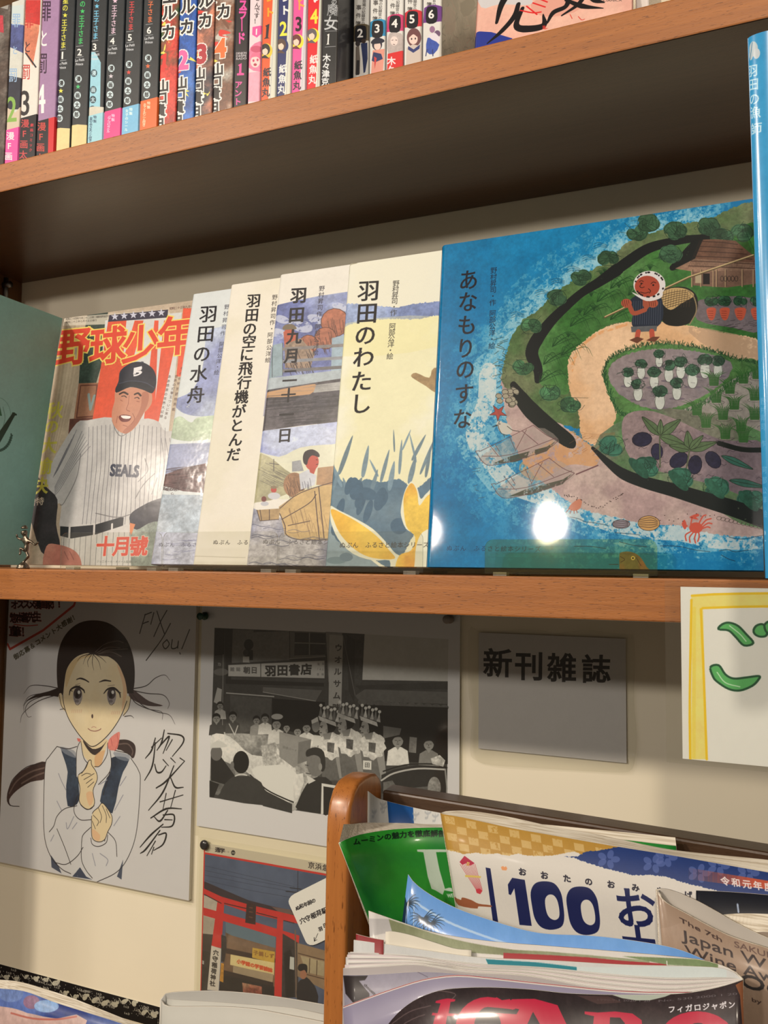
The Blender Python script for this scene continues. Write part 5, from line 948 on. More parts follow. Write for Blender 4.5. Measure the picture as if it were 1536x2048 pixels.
def g4(c, x, b): c.poly([(x, b + 70), (x + 40, b + 54), (x + 86, b + 74), (x + 84, b + 180), (x, b + 180)], (186, 172, 164), sm=3, tex=.15); c.ell((x + 34, b + 104), 22, 28, (232, 212, 200)); c.lines([[(x + 20, b + 100), (x + 28, b + 98)], [(x + 42, b + 98), (x + 50, b + 100)], [(x + 28, b + 124), (x + 38, b + 126)]], 3, (90, 70, 70)); c.poly([(x - 4, b + 180), (x + 95, b + 158), (x + 90, b + 320), (x - 10, b + 320)], (216, 44, 44)); c.chars('木々', (x + 18, b + 222), (x + 14, b + 272), 50, (246, 226, 220), bold=3)
def g5(c, x, b): c.ell((x + 48, b + 110), 42, 56, (112, 74, 74)); c.ell((x + 44, b + 118), 26, 32, SK); c.poly([(x + 12, b + 90), (x + 40, b + 66), (x + 80, b + 84), (x + 70, b + 106), (x + 44, b + 90), (x + 18, b + 110)], (112, 70, 70), sm=3); c.ell((x + 34, b + 118), 4, 6, (50, 40, 50)); c.ell((x + 56, b + 116), 4, 6, (50, 40, 50)); c.poly([(x + 4, b + 170), (x + 40, b + 150), (x + 90, b + 160), (x + 92, b + 290), (x, b + 290)], (206, 190, 176)); c.poly([(x + 14, b + 160), (x + 46, b + 180), (x + 84, b + 150), (x + 80, b + 176), (x + 44, b + 200), (x + 12, b + 180)], (52, 60, 110))
def g6(c, x, b): c.ell((x + 42, b + 90), 16, 20, (150, 110, 140)); c.ell((x + 72, b + 115), 18, 20, (110, 84, 110)); c.poly([(x + 20, b + 120), (x + 60, b + 110), (x + 90, b + 140), (x + 70, b + 190), (x + 30, b + 190)], (226, 216, 220)); c.poly([(x + 14, b + 140), (x + 40, b + 150), (x + 84, b + 180), (x + 50, b + 236), (x + 6, b + 220)], (60, 84, 160), sm=2, tex=.2); c.lines([[(x + 10, b + 210), (x + 4, b + 246)], [(x + 44, b + 210), (x + 46, b + 246)]], 6, (50, 60, 110))
for n, col, x0, by, pa, pb, p_ in ((2, (96, 84, 60), 792, 196, 704.5, 737, g2), (3, (40, 140, 184), 892, 168, 737.5, 770.5, g3), (4, (206, 60, 110), 995, 138, 771, 806.5, g4), (5, (206, 48, 58), 1098, 112, 807, 843.5, g5), (6, (110, 60, 130), 1212, 84, 844, 884, g6)):
    sc2 = None
    if n == 6:
        xb_ = spine_x(884, Y5) - .0002; c = Cv(400, 620, planar((xb_, Y5 + .001, ZT + TOPH), (0, .111, 0), (0, 0, -TOPH)), (110, 104, 98)); c.org(440, 0, 2.954)
        c.poly([(1200, -700), (1700, -700), (1700, 600), (1200, 600)], (112, 106, 100), tex=.35, col2=(140, 130, 120))
        for k in range(40): x = RS.uniform(1320, 1500); y = RS.uniform(-60, 330); c.lines([[(x, y), (x + RS.uniform(-30, 40), y + RS.uniform(-30, 60)), (x + RS.uniform(-30, 60), y + RS.uniform(20, 90))]], RS.uniform(1.5, 5), (64, 56, 52) if k % 3 else (150, 112, 108), .7, sm=3)
        c.poly([(1335, 40), (1390, 70), (1385, 180), (1335, 200)], (150, 120, 114), .7, sm=2); c.poly([(1420, 20), (1500, -10), (1500, 60), (1440, 100)], (84, 70, 58), sm=2)
        sc2 = c.mat('print_side_cover', .35, .3, (238, 230, 220))
    comic(pa, pb, Y5, mys(n, col, x0, by, 92 if n < 6 else 96, p_), 'white mystery comic with a %s badge around the numeral %d' % ({2: 'khaki', 3: 'blue', 4: 'pink', 5: 'red', 6: 'purple'}[n], n), G5, (206, 200, 190), sidecv=sc2)

# face-out comic leaning at the right of the row
fx = hit(943, 98, 1, -.19); fr = hit(1262, 12, 1, -.19); LF = Lean(float(fx[0]), -.188, ZT, float(fr[0] - fx[0]), .178, 9)
def art_face():
    c = Cv(520, 760, LF.to, (236, 190, 170)); c.org(900, 0, 2.415)
    c.poly([(0, -900), (1100, -900), (1100, 400), (0, 400)], (232, 182, 160), tex=.06, col2=(226, 170, 150)); c.poly([(120, 150), (200, 155), (300, 185), (330, 260), (80, 300)], (44, 58, 140), sm=0)
    c.poly([(130, -100), (330, -60), (400, 20), (240, 20), (150, 35)], (206, 200, 196), sm=3); c.poly([(390, 20), (520, -40), (640, 0), (600, 60), (450, 80)], (222, 160, 140), sm=3)
    K = (24, 22, 24)
    for p, w_ in (([(225, 110), (250, 20), (300, -60)], [14, 30, 40]), ([(180, 210), (250, 150), (310, 80), (330, 20)], [6, 22, 26, 20]), ([(350, 40), (320, 120), (360, 140), (450, 125), (450, 70)], [18, 26, 34, 30, 6]), ([(470, 110), (500, 60), (560, 30), (580, -30)], [10, 24, 22, 26]), ([(540, 75), (620, 20), (660, -40)], [8, 20, 26]), ([(560, 0), (640, 30), (740, 40)], [14, 24, 4]), ([(650, -40), (700, 0), (745, 12)], [20, 26, 6])): c.line(p, w_, K, sm=6, dry=.12)
    c.lines([[(340, 50), (400, 62), (440, 58)], [(370, 30), (420, 70)], [(400, 14), (460, 34)], [(420, -10), (470, 10)]], 6, (216, 40, 40), sm=3); c.word('CIANICA', (740, 8), (830, 6), 10, (60, 50, 50)); c.lines([[(450, 128), (456, 140), (470, 136)], [(580, 70), (590, 90)], [(620, 80), (635, 96), (650, 92)]], 3, (206, 60, 50), sm=2)
    c.chars('鬼娘', (340, -160), (620, -230), 260, K, bold=10); c.chars('画・文', (455, 132), (455, 132), 20, (206, 60, 50))
    return c.mat('print_face_out', .35, .3, (238, 230, 220))
book('comic_book', LF, .009, art_face(), 'face-out pink comic with black brush lettering and a dark blue corner', 'book')
comic(1270, 1300, -.176, lambda c: (colour(c, (226, 212, 200)), c.org(900, 0, 2.415), c.poly([(870, -60), (900, -60), (895, 60), (865, 60)], (206, 60, 60))), 'cream comic spine partly hidden right of the face-out pink comic', 'comics on the top shelf', (206, 196, 186))

# ================================================================ papers under the middle shelf
FILM = clear('clear_film', (.97, .97, .94, 1), .12, .02); FILM2 = clear('thin_clear_film', (.99, .99, .98, 1), .15, .004)
PW = (232, 225, 219)
def wallsheet(name, x0, x1, z0, z1, y, mat, parent, thick=.0008, edge=None):
    V, f = boxvf((x0, y, z0), (x1, y + thick, z1)); uv = [((x - x0) / (x1 - x0), (z - z0) / (z1 - z0)) for x, _, z in V]
    return mesh(name, V, f, [mat, edge or PAPER], parent, uvs=uv, mi=[1, 1, 0, 1, 1, 1])
def pl(x0, x1, z0, z1, y): return planar((x0, y, z1), (x1 - x0, 0, 0), (0, 0, z0 - z1))
def art_girl():
    c = Cv(900, 1040, pl(.0045, .2905, -.3645, -.0305, -.0055), (222, 216, 216), (1, .1), (-.02, 1)); c.org(0, 1190, 3.25)
    c.poly([(-200, -200), (1500, -200), (1500, 2300), (-200, 2300)], (220, 215, 216), tex=.01)
    I = (44, 38, 40); H_ = (40, 30, 30); K = (236, 214, 176)
    # low pony tail and stray locks
    c.poly([(300, 1085), (200, 1110), (110, 1170), (55, 1260), (45, 1340), (70, 1372), (60, 1330), (110, 1270), (200, 1215), (300, 1190)], (70, 50, 48), sm=3, tex=.3); c.lines([[(300, 1120), (200, 1150), (110, 1210), (60, 1290)], [(300, 1150), (220, 1180), (140, 1225)]], 9, (130, 108, 100), .8, sm=5); c.lines([[(50, 1330), (70, 1368), (125, 1374)], [(300, 1090), (180, 1115), (90, 1190), (60, 1250)]], 4, I, sm=5)
    c.poly([(750, 950), (820, 940), (870, 965), (882, 1010), (868, 1060), (840, 1040), (790, 1010), (760, 1000)], (60, 44, 44), sm=4, tex=.2); c.lines([[(770, 970), (830, 968), (862, 1010), (858, 1040)]], 8, (130, 110, 104), .7, sm=4)
    c.lines([[(400, 620), (300, 650), (200, 690), (165, 740), (180, 790), (205, 790)], [(400, 610), (290, 590), (200, 590), (155, 640)], [(400, 630), (280, 640), (190, 660), (150, 720)], [(400, 640), (250, 690), (150, 770), (132, 830)], [(400, 625), (300, 640), (210, 665), (160, 710), (155, 760)], [(860, 610), (950, 590), (1010, 540), (1070, 520), (1105, 555)], [(860, 620), (960, 640), (1060, 650), (1100, 700), (1090, 740)], [(855, 640), (930, 720), (1020, 760), (1100, 780), (1138, 840)], [(850, 650), (880, 700), (960, 740), (1050, 760), (1055, 810)], [(810, 790), (850, 785), (870, 800)]], [5, 4, 1.5], I, .95, sm=6)
    c.poly([(400, 600), (320, 625), (230, 650), (170, 690), (230, 668), (320, 655), (400, 660)], H_, sm=3); c.poly([(840, 600), (900, 640), (970, 690), (1060, 720), (960, 720), (880, 690), (840, 660)], (70, 52, 52), .9, sm=3)
    # blouse
    W_ = (222, 218, 220)
    c.poly([(370, 985), (500, 985), (560, 1080), (700, 1060), (740, 1010), (850, 1060), (905, 1160), (910, 1260), (890, 1560), (840, 1700), (720, 1850), (600, 1880), (400, 1810), (330, 1680), (285, 1500), (290, 1140), (310, 1070)], W_, sm=3)
    c.poly([(395, 995), (430, 1000), (500, 1060), (505, 1160), (515, 1300), (500, 1360), (440, 1372), (430, 1240), (440, 1150), (415, 1060)], (38, 50, 70), sm=2, tex=.3, col2=(60, 76, 98)); c.poly([(722, 1060), (780, 1050), (840, 1070), (800, 1150), (770, 1250), (730, 1420), (650, 1340), (690, 1200), (715, 1120)], (38, 50, 70), sm=2, tex=.3, col2=(60, 76, 98))
    c.poly([(390, 985), (480, 1010), (500, 1060), (420, 1030)], (150, 154, 166), .7, sm=3); c.poly([(740, 1020), (840, 1040), (830, 1080), (760, 1060)], (140, 146, 160), .7, sm=3); c.poly([(330, 1690), (380, 1760), (400, 1810), (335, 1770)], (60, 70, 92), .9, dry=.2); c.poly([(520, 1770), (560, 1830), (600, 1850), (470, 1830)], (50, 60, 84), .9, dry=.15); c.poly([(800, 1720), (790, 1850), (760, 1830)], (60, 70, 92), .9)
    for L_ in ([(370, 985), (320, 1050), (295, 1100), (285, 1300), (288, 1560), (330, 1700), (400, 1780), (460, 1812)], [(850, 1060), (900, 1140), (912, 1220), (890, 1520), (840, 1690), (760, 1800), (620, 1870)], [(370, 985), (440, 1000), (500, 985)], [(745, 1010), (830, 1030), (860, 1060)], [(500, 1370), (420, 1390), (370, 1440), (350, 1500), (320, 1540)], [(530, 1610), (530, 1720), (560, 1790), (600, 1840)], [(370, 1520), (420, 1640), (460, 1750)], [(540, 1640), (500, 1700), (430, 1750), (360, 1740)], [(700, 1540), (750, 1600), (760, 1700)], [(505, 1300), (480, 1400), (520, 1460), (600, 1460)], [(530, 1610), (540, 1560), (590, 1510)], [(680, 1600), (700, 1500), (700, 1480)]): c.line(L_, 4, I, sm=6)
    c.lines([[(380, 1160), (400, 1210), (430, 1270)], [(370, 1340), (400, 1400)], [(820, 1180), (780, 1240)], [(800, 1300), (745, 1400)], [(430, 1480), (440, 1520), (480, 1440)], [(650, 1680), (700, 1720), (690, 1760)], [(600, 1680), (620, 1760)], [(780, 1440), (740, 1500)], [(350, 1560), (330, 1600)], [(500, 1480), (470, 1520)], [(700, 1200), (650, 1230)]], 5, (150, 150, 166), .9, sm=5)
    # neck, collar
    c.poly([(525, 940), (700, 940), (700, 1040), (650, 1110), (600, 1120), (540, 1050)], K, sm=3); c.poly([(540, 945), (600, 1000), (660, 985), (695, 945), (640, 1030), (600, 1035), (560, 990)], (60, 50, 50), sm=3); c.poly([(620, 1040), (690, 1010), (660, 1100), (620, 1115)], (226, 176, 130), .8, sm=3)
    c.poly([(520, 950), (495, 1030), (498, 1180), (530, 1180), (600, 1120), (545, 1050)], W_, sm=2); c.poly([(700, 960), (722, 1060), (715, 1160), (640, 1230), (610, 1130), (660, 1100)], W_, sm=2); c.lines([[(520, 950), (498, 1020), (495, 1190)], [(525, 950), (545, 1060), (590, 1110)], [(700, 965), (695, 1040), (650, 1110), (615, 1115)], [(702, 960), (722, 1060), (712, 1150), (640, 1232)], [(715, 1150), (670, 1300)]], 4, I, sm=5)
    # head
    c.poly([(400, 640), (380, 660), (400, 730), (425, 750)], K, sm=3); c.poly([(825, 660), (850, 680), (830, 750), (800, 785)], K, sm=3); c.lines([[(385, 650), (400, 720), (425, 750)], [(850, 670), (835, 740), (800, 785)], [(390, 745), (415, 740)]], 3.5, I, sm=5)
    c.poly([(375, 600), (370, 450), (390, 330), (440, 240), (520, 180), (620, 165), (720, 190), (810, 270), (860, 380), (876, 500), (866, 620), (830, 640), (420, 640), (400, 620)], H_, sm=4, tex=.2)
    c.poly([(420, 560), (440, 470), (500, 400), (590, 375), (680, 390), (760, 440), (805, 530), (825, 620), (822, 690), (780, 800), (720, 890), (650, 960), (600, 985), (560, 960), (500, 890), (440, 790), (412, 680)], K, sm=4, tex=.03, col2=(240, 222, 190))
    c.poly([(430, 500), (480, 420), (560, 385), (600, 400), (520, 420), (470, 500), (430, 600)], (222, 186, 130), .6, sm=4); c.poly([(760, 450), (810, 540), (822, 650), (790, 760), (800, 600)], (232, 180, 140), .6, sm=4)
    c.lines([[(412, 560), (410, 680), (440, 790), (500, 890), (560, 960), (600, 985), (650, 960), (720, 890), (785, 790), (825, 690)]], 4.5, I, sm=6)
    c.poly([(560, 372), (640, 372), (700, 300), (790, 295), (840, 330), (800, 350), (730, 340), (790, 400), (740, 400), (650, 395)], (60, 48, 46), sm=2, tex=.2); c.lines([[(620, 370), (680, 320), (760, 300), (800, 310)], [(630, 375), (700, 340), (780, 345)], [(640, 382), (720, 370), (790, 400)], [(650, 380), (700, 360), (830, 350)]], 5, (120, 108, 100), .8, sm=5)
    c.lines([[(600, 380), (560, 400), (540, 450)], [(600, 380), (570, 430), (575, 470)], [(605, 385), (600, 440), (610, 490)], [(600, 380), (640, 430), (655, 485)], [(610, 380), (660, 410), (690, 440)], [(590, 380), (530, 400), (500, 430)]], [4, 3, 1], I, sm=5)
    c.poly([(500, 930), (525, 935), (520, 955), (505, 950)], (226, 120, 110)); c.poly([(708, 940), (760, 895), (780, 900), (765, 990), (745, 1010), (705, 1000)], (232, 140, 130), sm=3, tex=.1); c.lines([[(720, 930), (730, 980)], [(760, 900), (768, 960), (745, 1015)]], 3, (190, 90, 90), sm=3)
    # face
    c.lines([[(497, 550), (520, 542), (550, 550), (577, 566)], [(645, 566), (680, 555), (720, 560)]], [4, 10, 6], I, sm=5)
    for x, s in ((505, 1), (725, -1)):
        c.ell((x, 655), 30, 56, (170, 160, 160)); c.ell((x, 640), 26, 36, (70, 60, 64)); c.ell((x - 4, 650), 10, 18, (30, 26, 30)); c.ell((x + 8, 632), 9, 12, (236, 232, 228)); c.ell((x - 4, 690), 12, 10, (130, 122, 124)); c.lines([[(x - 18, 640), (x - 16, 700), (x, 715), (x + 18, 700)]], 3, (90, 80, 84), sm=5)
    c.lines([[(450, 650), (460, 615), (500, 596), (540, 615), (550, 635)], [(675, 640), (700, 612), (740, 606), (775, 635), (782, 665)]], [5, 13, 6], I, sm=6); c.lines([[(470, 625), (455, 620)], [(480, 600), (520, 590)], [(770, 630), (785, 635)]], 4, I); c.lines([[(490, 585), (520, 575)], [(700, 590), (745, 585)]], 3, (140, 120, 110), .8)
    c.lines([[(470 + k * 12, 745), (466 + k * 12, 765)] for k in range(6)] + [[(730 + k * 12, 755), (726 + k * 12, 775)] for k in range(5)], 2.4, (216, 150, 130), .8)
    c.ell((600, 788), 6, 14, (80, 60, 60)); c.lines([[(572, 868), (590, 880), (620, 885), (650, 875), (656, 868)]], 4, (140, 80, 80), sm=5); c.lines([[(595, 862), (610, 856), (625, 862)]], 3, (190, 130, 120), sm=3)
    # hands
    for P_, Fg in (([(510, 1170), (545, 1140), (575, 1080), (592, 1075), (596, 1105), (625, 1150), (632, 1200), (605, 1270), (615, 1350), (590, 1390), (550, 1385), (515, 1340), (520, 1260), (508, 1200)], [[(575, 1080), (560, 1120), (530, 1160)], [(530, 1175), (560, 1160), (590, 1165)], [(545, 1200), (580, 1180), (612, 1160)], [(560, 1225), (600, 1195)], [(570, 1250), (610, 1215)]]), ([(600, 1420), (640, 1380), (665, 1352), (700, 1390), (728, 1440), (725, 1490), (700, 1540), (680, 1590), (640, 1605), (600, 1580), (595, 1500)], [[(640, 1385), (660, 1440), (650, 1480)], [(665, 1370), (690, 1430), (690, 1480)], [(690, 1390), (715, 1450)], [(605, 1430), (640, 1470), (630, 1500)], [(600, 1470), (620, 1520)]])):
        c.poly(P_, K, sm=3); c.lines([smooth(P_, 4, True)], 4, I); c.lines(Fg, 3.2, I, sm=5)
    c.poly([(560, 1290), (600, 1280), (605, 1340), (580, 1370)], (236, 180, 140), .6, sm=3); c.poly([(600, 1520), (650, 1560), (640, 1600), (605, 1575)], (236, 180, 140), .6, sm=3)
    c.lines([[(590, 1580), (600, 1620), (640, 1635), (690, 1610), (700, 1560)], [(515, 1340), (530, 1370), (570, 1395), (612, 1370)]], 4, I, sm=5)
    # signature and writing
    S = (40, 34, 34)
    for L_ in ([(945, 125), (925, 190), (908, 250)], [(940, 130), (985, 112)], [(930, 185), (965, 172)], [(1000, 115), (980, 190)], [(1020, 105), (1050, 200)], [(1085, 100), (1045, 170), (1000, 270)], [(1050, 200), (1068, 250)], [(1108, 185), (1050, 290), (950, 425)], [(1085, 290), (1058, 320), (1075, 350), (1100, 320), (1085, 290)], [(1120, 290), (1115, 345), (1150, 340), (1160, 300)], [(1160, 300), (1155, 345)], [(1232, 225), (1182, 350)], [(1168, 375), (1172, 384)]): c.line(L_, 6, S, sm=4)
    for L_ in ([(1010, 930), (985, 1010), (945, 1062)], [(985, 990), (1050, 930)], [(1010, 960), (990, 1110), (940, 1205)], [(1068, 878), (1050, 960), (1020, 1010)], [(1040, 980), (1100, 920), (1060, 1030)], [(1090, 900), (1180, 915), (1190, 960), (1120, 1050)], [(1120, 940), (1080, 1010)], [(1005, 1100), (1020, 1150), (1050, 1150), (1080, 1110)], [(1060, 1070), (1095, 1110)], [(1110, 1060), (1140, 1090)], [(1015, 1255), (1080, 1210), (1200, 1080)], [(1170, 1060), (1200, 1080)], [(1130, 1110), (1060, 1280), (965, 1400)], [(1110, 1190), (1140, 1250), (1192, 1250)], [(1040, 1345), (1190, 1300)], [(1080, 1290), (1060, 1390)], [(1140, 1270), (1110, 1380)], [(980, 1450), (1080, 1390), (1180, 1390)], [(1090, 1400), (1040, 1470), (1000, 1440)], [(1060, 1430), (1130, 1430), (1120, 1500), (1050, 1510)], [(1070, 1460), (1120, 1462)], [(1060, 1490), (980, 1560), (910, 1640)], [(1040, 1530), (950, 1650), (912, 1680)], [(1030, 1560), (1080, 1550), (1060, 1620), (1000, 1660)], [(1010, 1600), (955, 1695)], [(1000, 1640), (985, 1685)]): c.line(L_, [7, 11, 5], (30, 26, 26), sm=5)
    c.lines([[(50, 320), (65, 352), (280, 230), (478, 70)], [(480, 70), (490, 40)]], 13, (196, 66, 52), sm=0)
    for st, p0, p1, s in (('オススメ漫画家！！', (95, 62), (395, 60), 50), ('惣本蒼先生', (90, 150), (240, 140), 56), ('直筆！！', (85, 235), (165, 240), 60)): c.chars(st, p0, p1, s, (40, 28, 30), bold=2.2, jit=2, halo=(6, (210, 110, 100)), ey=(.05, 1.2))
    c.line([(90, 190), (170, 200), (245, 195)], 5, (200, 60, 50), sm=3); c.chars('御応募＆コメント大感謝！', (108, 400), (485, 140), 40, (90, 84, 66), bold=2, ex=(.85, -.5), ey=(.4, .9), jit=2)
    return c.mat('print_drawing', .5, .1, PW)
sh = thing('drawing_board', 'white board with an ink drawing of a dark-haired girl in a vest', 'drawing', (.0045, -.0055, -.3645))
wallsheet('board', .0045, .2905, -.3645, -.0305, -.0055, art_girl(), sh, .005)
wallsheet('clear_sleeve', .0025, .2945, -.3685, -.0300, -.0062, FILM2, sh, .0003, FILM)

def art_photo():
    x0, x1, z0, z1 = .2965, .6017, -.2835, -.0305; c = Cv(980, 820, pl(x0, x1, z0, z1, -.003), (226, 222, 224), (1, .06), (-.01, 1)); c.org(380, 1200, 2.743)
    g = lambda v: (v, v * .985, v * .965)
    fr = [(140, 153), (1414, 255), (1412, 1130), (107, 1082)]
    c.poly([(135, 153), (745, 178), (745, 175), (958, 187), (945, 438), (1414, 445), (1410, 1240), (720, 1175), (107, 1082)], g(70), tex=.2)
    c.poly([(958, 187), (1418, 215), (1414, 446), (945, 438)], g(206), tex=.05); c.poly([(745, 176), (840, 182), (830, 440), (760, 450)], g(150), tex=.1); c.poly([(835, 183), (957, 187), (945, 440), (920, 560), (850, 560)], g(72), tex=.3)
    c.poly([(230, 180), (545, 170), (545, 330), (230, 345)], g(128), tex=.15); c.poly([(135, 153), (190, 156), (186, 300), (135, 305)], g(34)); c.poly([(190, 156), (235, 158), (225, 440), (195, 440)], g(44), tex=.2); c.poly([(235, 160), (350, 165), (330, 345), (230, 340)], g(120), tex=.2)
    c.poly([(548, 172), (742, 180), (742, 310), (550, 322)], g(120)); c.poly([(575, 178), (742, 184), (742, 300), (572, 304)], g(62), tex=.2); c.lines([[(655, 182), (655, 300)], [(575, 235), (742, 240)], [(548, 322), (742, 310)]], 6, g(150))
    c.ell((322, 245), 26, 30, g(30)); c.poly([(305, 270), (345, 275), (345, 330), (300, 330)], g(36)); c.ell((305, 290), 14, 18, g(60)); c.poly([(290, 310), (325, 310), (325, 342), (290, 342)], g(200))
    # sign board
    c.poly([(210, 355), (738, 330), (738, 432), (210, 420)], g(196), tex=.05); c.lines([[(210, 355), (738, 330)], [(210, 420), (738, 432)], [(388, 345), (388, 428)]], 4, g(60)); 
    c.chars('羽田書店', (442, 388), (638, 380), 62, g(48), bold=5, ex=(1, 0)); c.chars('朝日', (312, 385), (352, 385), 38, g(90), bold=3); c.chars('雑誌', (232, 380), (265, 380), 24, g(120), bold=1); c.chars('電話', (705, 352), (730, 350), 14, g(100)); c.chars('７４２', (700, 380), (728, 380), 13, g(100)); c.chars('書籍', (702, 408), (728, 408), 14, g(100))
    c.poly([(765, 190), (840, 195), (830, 590), (760, 580)], g(182), tex=.08); c.chars('ウオルサム時', (815, 262), (802, 590), 42, g(70), bold=2.5)
    c.chars('カコー', (160, 352), (162, 352), 22, g(150)); c.ell((170, 395), 40, 20, g(110)); c.line([(182, 300), (178, 700)], 4, g(150))
    c.poly([(195, 435), (735, 455), (735, 475), (195, 460)], g(38)); c.poly([(400, 478), (725, 495), (690, 555), (400, 505)], g(108), tex=.1); c.lines([[(400, 505), (690, 555)]], 3, g(190)); c.lines([[(200, 510), (460, 530)]], 6, g(190))
    c.poly([(220, 520), (450, 540), (430, 700), (220, 740)], g(88), tex=.2); c.poly([(450, 540), (740, 560), (740, 760), (450, 700)], g(26), tex=.3); c.poly([(150, 480), (175, 490), (170, 580), (130, 560)], g(190))
    c.poly([(905, 470), (1414, 450), (1414, 490), (930, 490)], g(60), tex=.2); c.poly([(905, 525), (960, 490), (1414, 505), (1414, 570), (930, 555)], g(104), tex=.15)
    for k in range(11): c.ell((945 + k * 45, 560 + k * 3), 24, 16, g(100), tex=.2)
    c.poly([(930, 575), (1414, 590), (1414, 900), (1000, 880), (930, 700)], g(22), tex=.2); c.poly([(860, 190), (905, 220), (900, 560), (870, 500)], g(56)); c.line([(840, 200), (905, 520)], 5, g(110))
    c.poly([(120, 720), (700, 760), (700, 1100), (560, 1160), (107, 1060)], g(120), tex=.4, col2=g(190))
    def person(x, y, r, body, hair, shirt, face=150, cap=False):
        c.poly([(x - r * 2.1, y + r * 4.6), (x - r * 1.8, y + r * 1.9), (x - r * .6, y + r * 1.2), (x + r * .6, y + r * 1.2), (x + r * 1.8, y + r * 1.9), (x + r * 2.1, y + r * 4.6)], g(shirt), sm=0, tex=.15); c.ell((x, y), r, r * 1.25, g(face)); c.poly([(x - r * 1.05, y + r * .1), (x - r, y - r * .9), (x, y - r * 1.5), (x + r, y - r * .9), (x + r * 1.05, y + r * .1), (x + r * .5, y - r * .6), (x - r * .6, y - r * .5)], g(hair), sm=3)
        c.lines([[(x - r * .5, y), (x - r * .2, y)], [(x + r * .2, y), (x + r * .5, y)], [(x - r * .2, y + r * .7), (x + r * .2, y + r * .7)], [(x, y + r * .1), (x - r * .05, y + r * .4)]], 2.6, g(56)); c.poly([(x - r * .4, y + r * 1.15), (x + r * .4, y + r * 1.15), (x, y + r * 1.8)], g(face))
    for a in ((165, 580, 16, 0, 40, 190), (145, 650, 20, 0, 30, 70), (235, 640, 20, 0, 26, 80), (365, 660, 18, 0, 26, 150), (412, 650, 19, 0, 26, 222), (475, 680, 24, 0, 24, 214), (530, 700, 18, 0, 24, 60), (590, 720, 20, 0, 22, 90), (640, 700, 22, 0, 26, 226), (1140, 770, 30, 0, 22, 226), (1310, 790, 28, 0, 28, 130)): person(*a)
    c.lines([[(215, 680), (245, 740), (262, 690)]], 6, g(200)); c.ell((478, 640), 32, 16, g(190)); c.poly([(1060, 690), (1160, 705), (1150, 740), (1060, 760)], g(110), tex=.1); c.poly([(1205, 750), (1245, 755), (1240, 840), (1200, 835)], g(130), tex=.3)
    # flower-decked car
    c.poly([(120, 740), (220, 750), (340, 850), (520, 860), (580, 930), (570, 1110), (420, 1050), (320, 950), (180, 880), (120, 850)], g(226), sm=3, tex=.2, dry=.08); c.poly([(340, 930), (480, 900), (590, 960), (585, 1090), (540, 1100), (420, 1030)], g(232), sm=4)
    c.poly([(390, 800), (470, 780), (520, 900), (400, 910)], g(196), tex=.5); c.poly([(490, 722), (665, 765), (655, 870), (570, 920), (490, 860)], g(150), tex=.08); c.poly([(595, 780), (665, 766), (650, 880), (590, 900)], g(120), tex=.1); c.chars('羽田ロード', (515, 808), (580, 826), 15, g(100))
    c.line([(330, 960), (420, 1040), (520, 1090), (570, 1110)], 7, g(40), sm=4); c.poly([(330, 960), (420, 1050), (560, 1120), (560, 1170), (400, 1130)], g(60), sm=0, tex=.15)
    # three women with crowns and garlands
    for x, y, r in ((758, 690, 44), (862, 672, 40), (985, 690, 42)):
        c.poly([(x - 50, y + 130), (x + 60, y + 110), (x + 80, y + 300), (x - 30, y + 300)], g(104), tex=.2); c.poly([(x + 30, y + 120), (x + 78, y + 130), (x + 92, y + 280), (x + 62, y + 290)], g(150), tex=.05)
        t = np.linspace(0, 6.28, 34); c.poly(np.stack([x + 18 + (70 + 7 * np.sin(t * 9)) * np.cos(t), y + 110 + (74 + 7 * np.cos(t * 8)) * np.sin(t)], -1), g(214), tex=.35); c.poly([(x - 5, y + 90), (x + 35, y + 95), (x + 30, y + 150), (x - 5, y + 140)], g(90), tex=.6)
        c.ell((x, y), r, r * .95, g(20)); c.poly([(x - 40, y - 22), (x - 46, y + 2), (x - 56, y + 20), (x - 46, y + 26), (x - 50, y + 36), (x - 44, y + 52), (x - 24, y + 60), (x - 6, y + 40), (x - 4, y), (x - 18, y - 24)], g(168), sm=2); c.lines([[(x - 44, y + 4), (x - 30, y + 1)], [(x - 46, y + 38), (x - 36, y + 38)]], 4, g(50)); c.ell((x - 36, y + 9), 4, 3, g(30)); c.ell((x - 8, y + 28), 7, 11, g(140)); c.poly([(x - 30, y + 45), (x + 20, y + 35), (x + 10, y + 75), (x - 20, y + 75)], g(140))
        c.poly([(x - 55, y - 55), (x + 40, y - 20), (x + 46, y + 5), (x - 48, y - 30)], g(206), tex=.2)
        for k in range(6): c.poly([(x - 52 + k * 18, y - 54 + k * 6), (x - 40 + k * 19, y - 112 + k * 5 + (k % 2) * 10), (x - 30 + k * 18, y - 48 + k * 6)], g(200 if k % 2 else 120), tex=.3); c.ell((x - 40 + k * 19, y - 112 + k * 5 + (k % 2) * 10), 9, 9, g(224))
    c.chars('田', (972, 905), (972, 905), 30, g(30), halo=(22, g(220)))
    c.ell((690, 690), 22, 36, g(130)); c.poly([(665, 660), (700, 640), (705, 665), (668, 680)], g(210)); c.poly([(680, 740), (720, 745), (720, 800), (670, 800)], g(216))
    # men in front
    c.poly([(115, 840), (170, 860), (250, 970), (220, 1020), (115, 990)], g(38), tex=.15); c.ell((145, 840), 32, 42, g(110)); c.poly([(115, 800), (150, 770), (195, 790), (200, 806), (120, 812)], g(214), sm=2); c.poly([(107, 990), (160, 1010), (130, 1084), (107, 1080)], g(34))
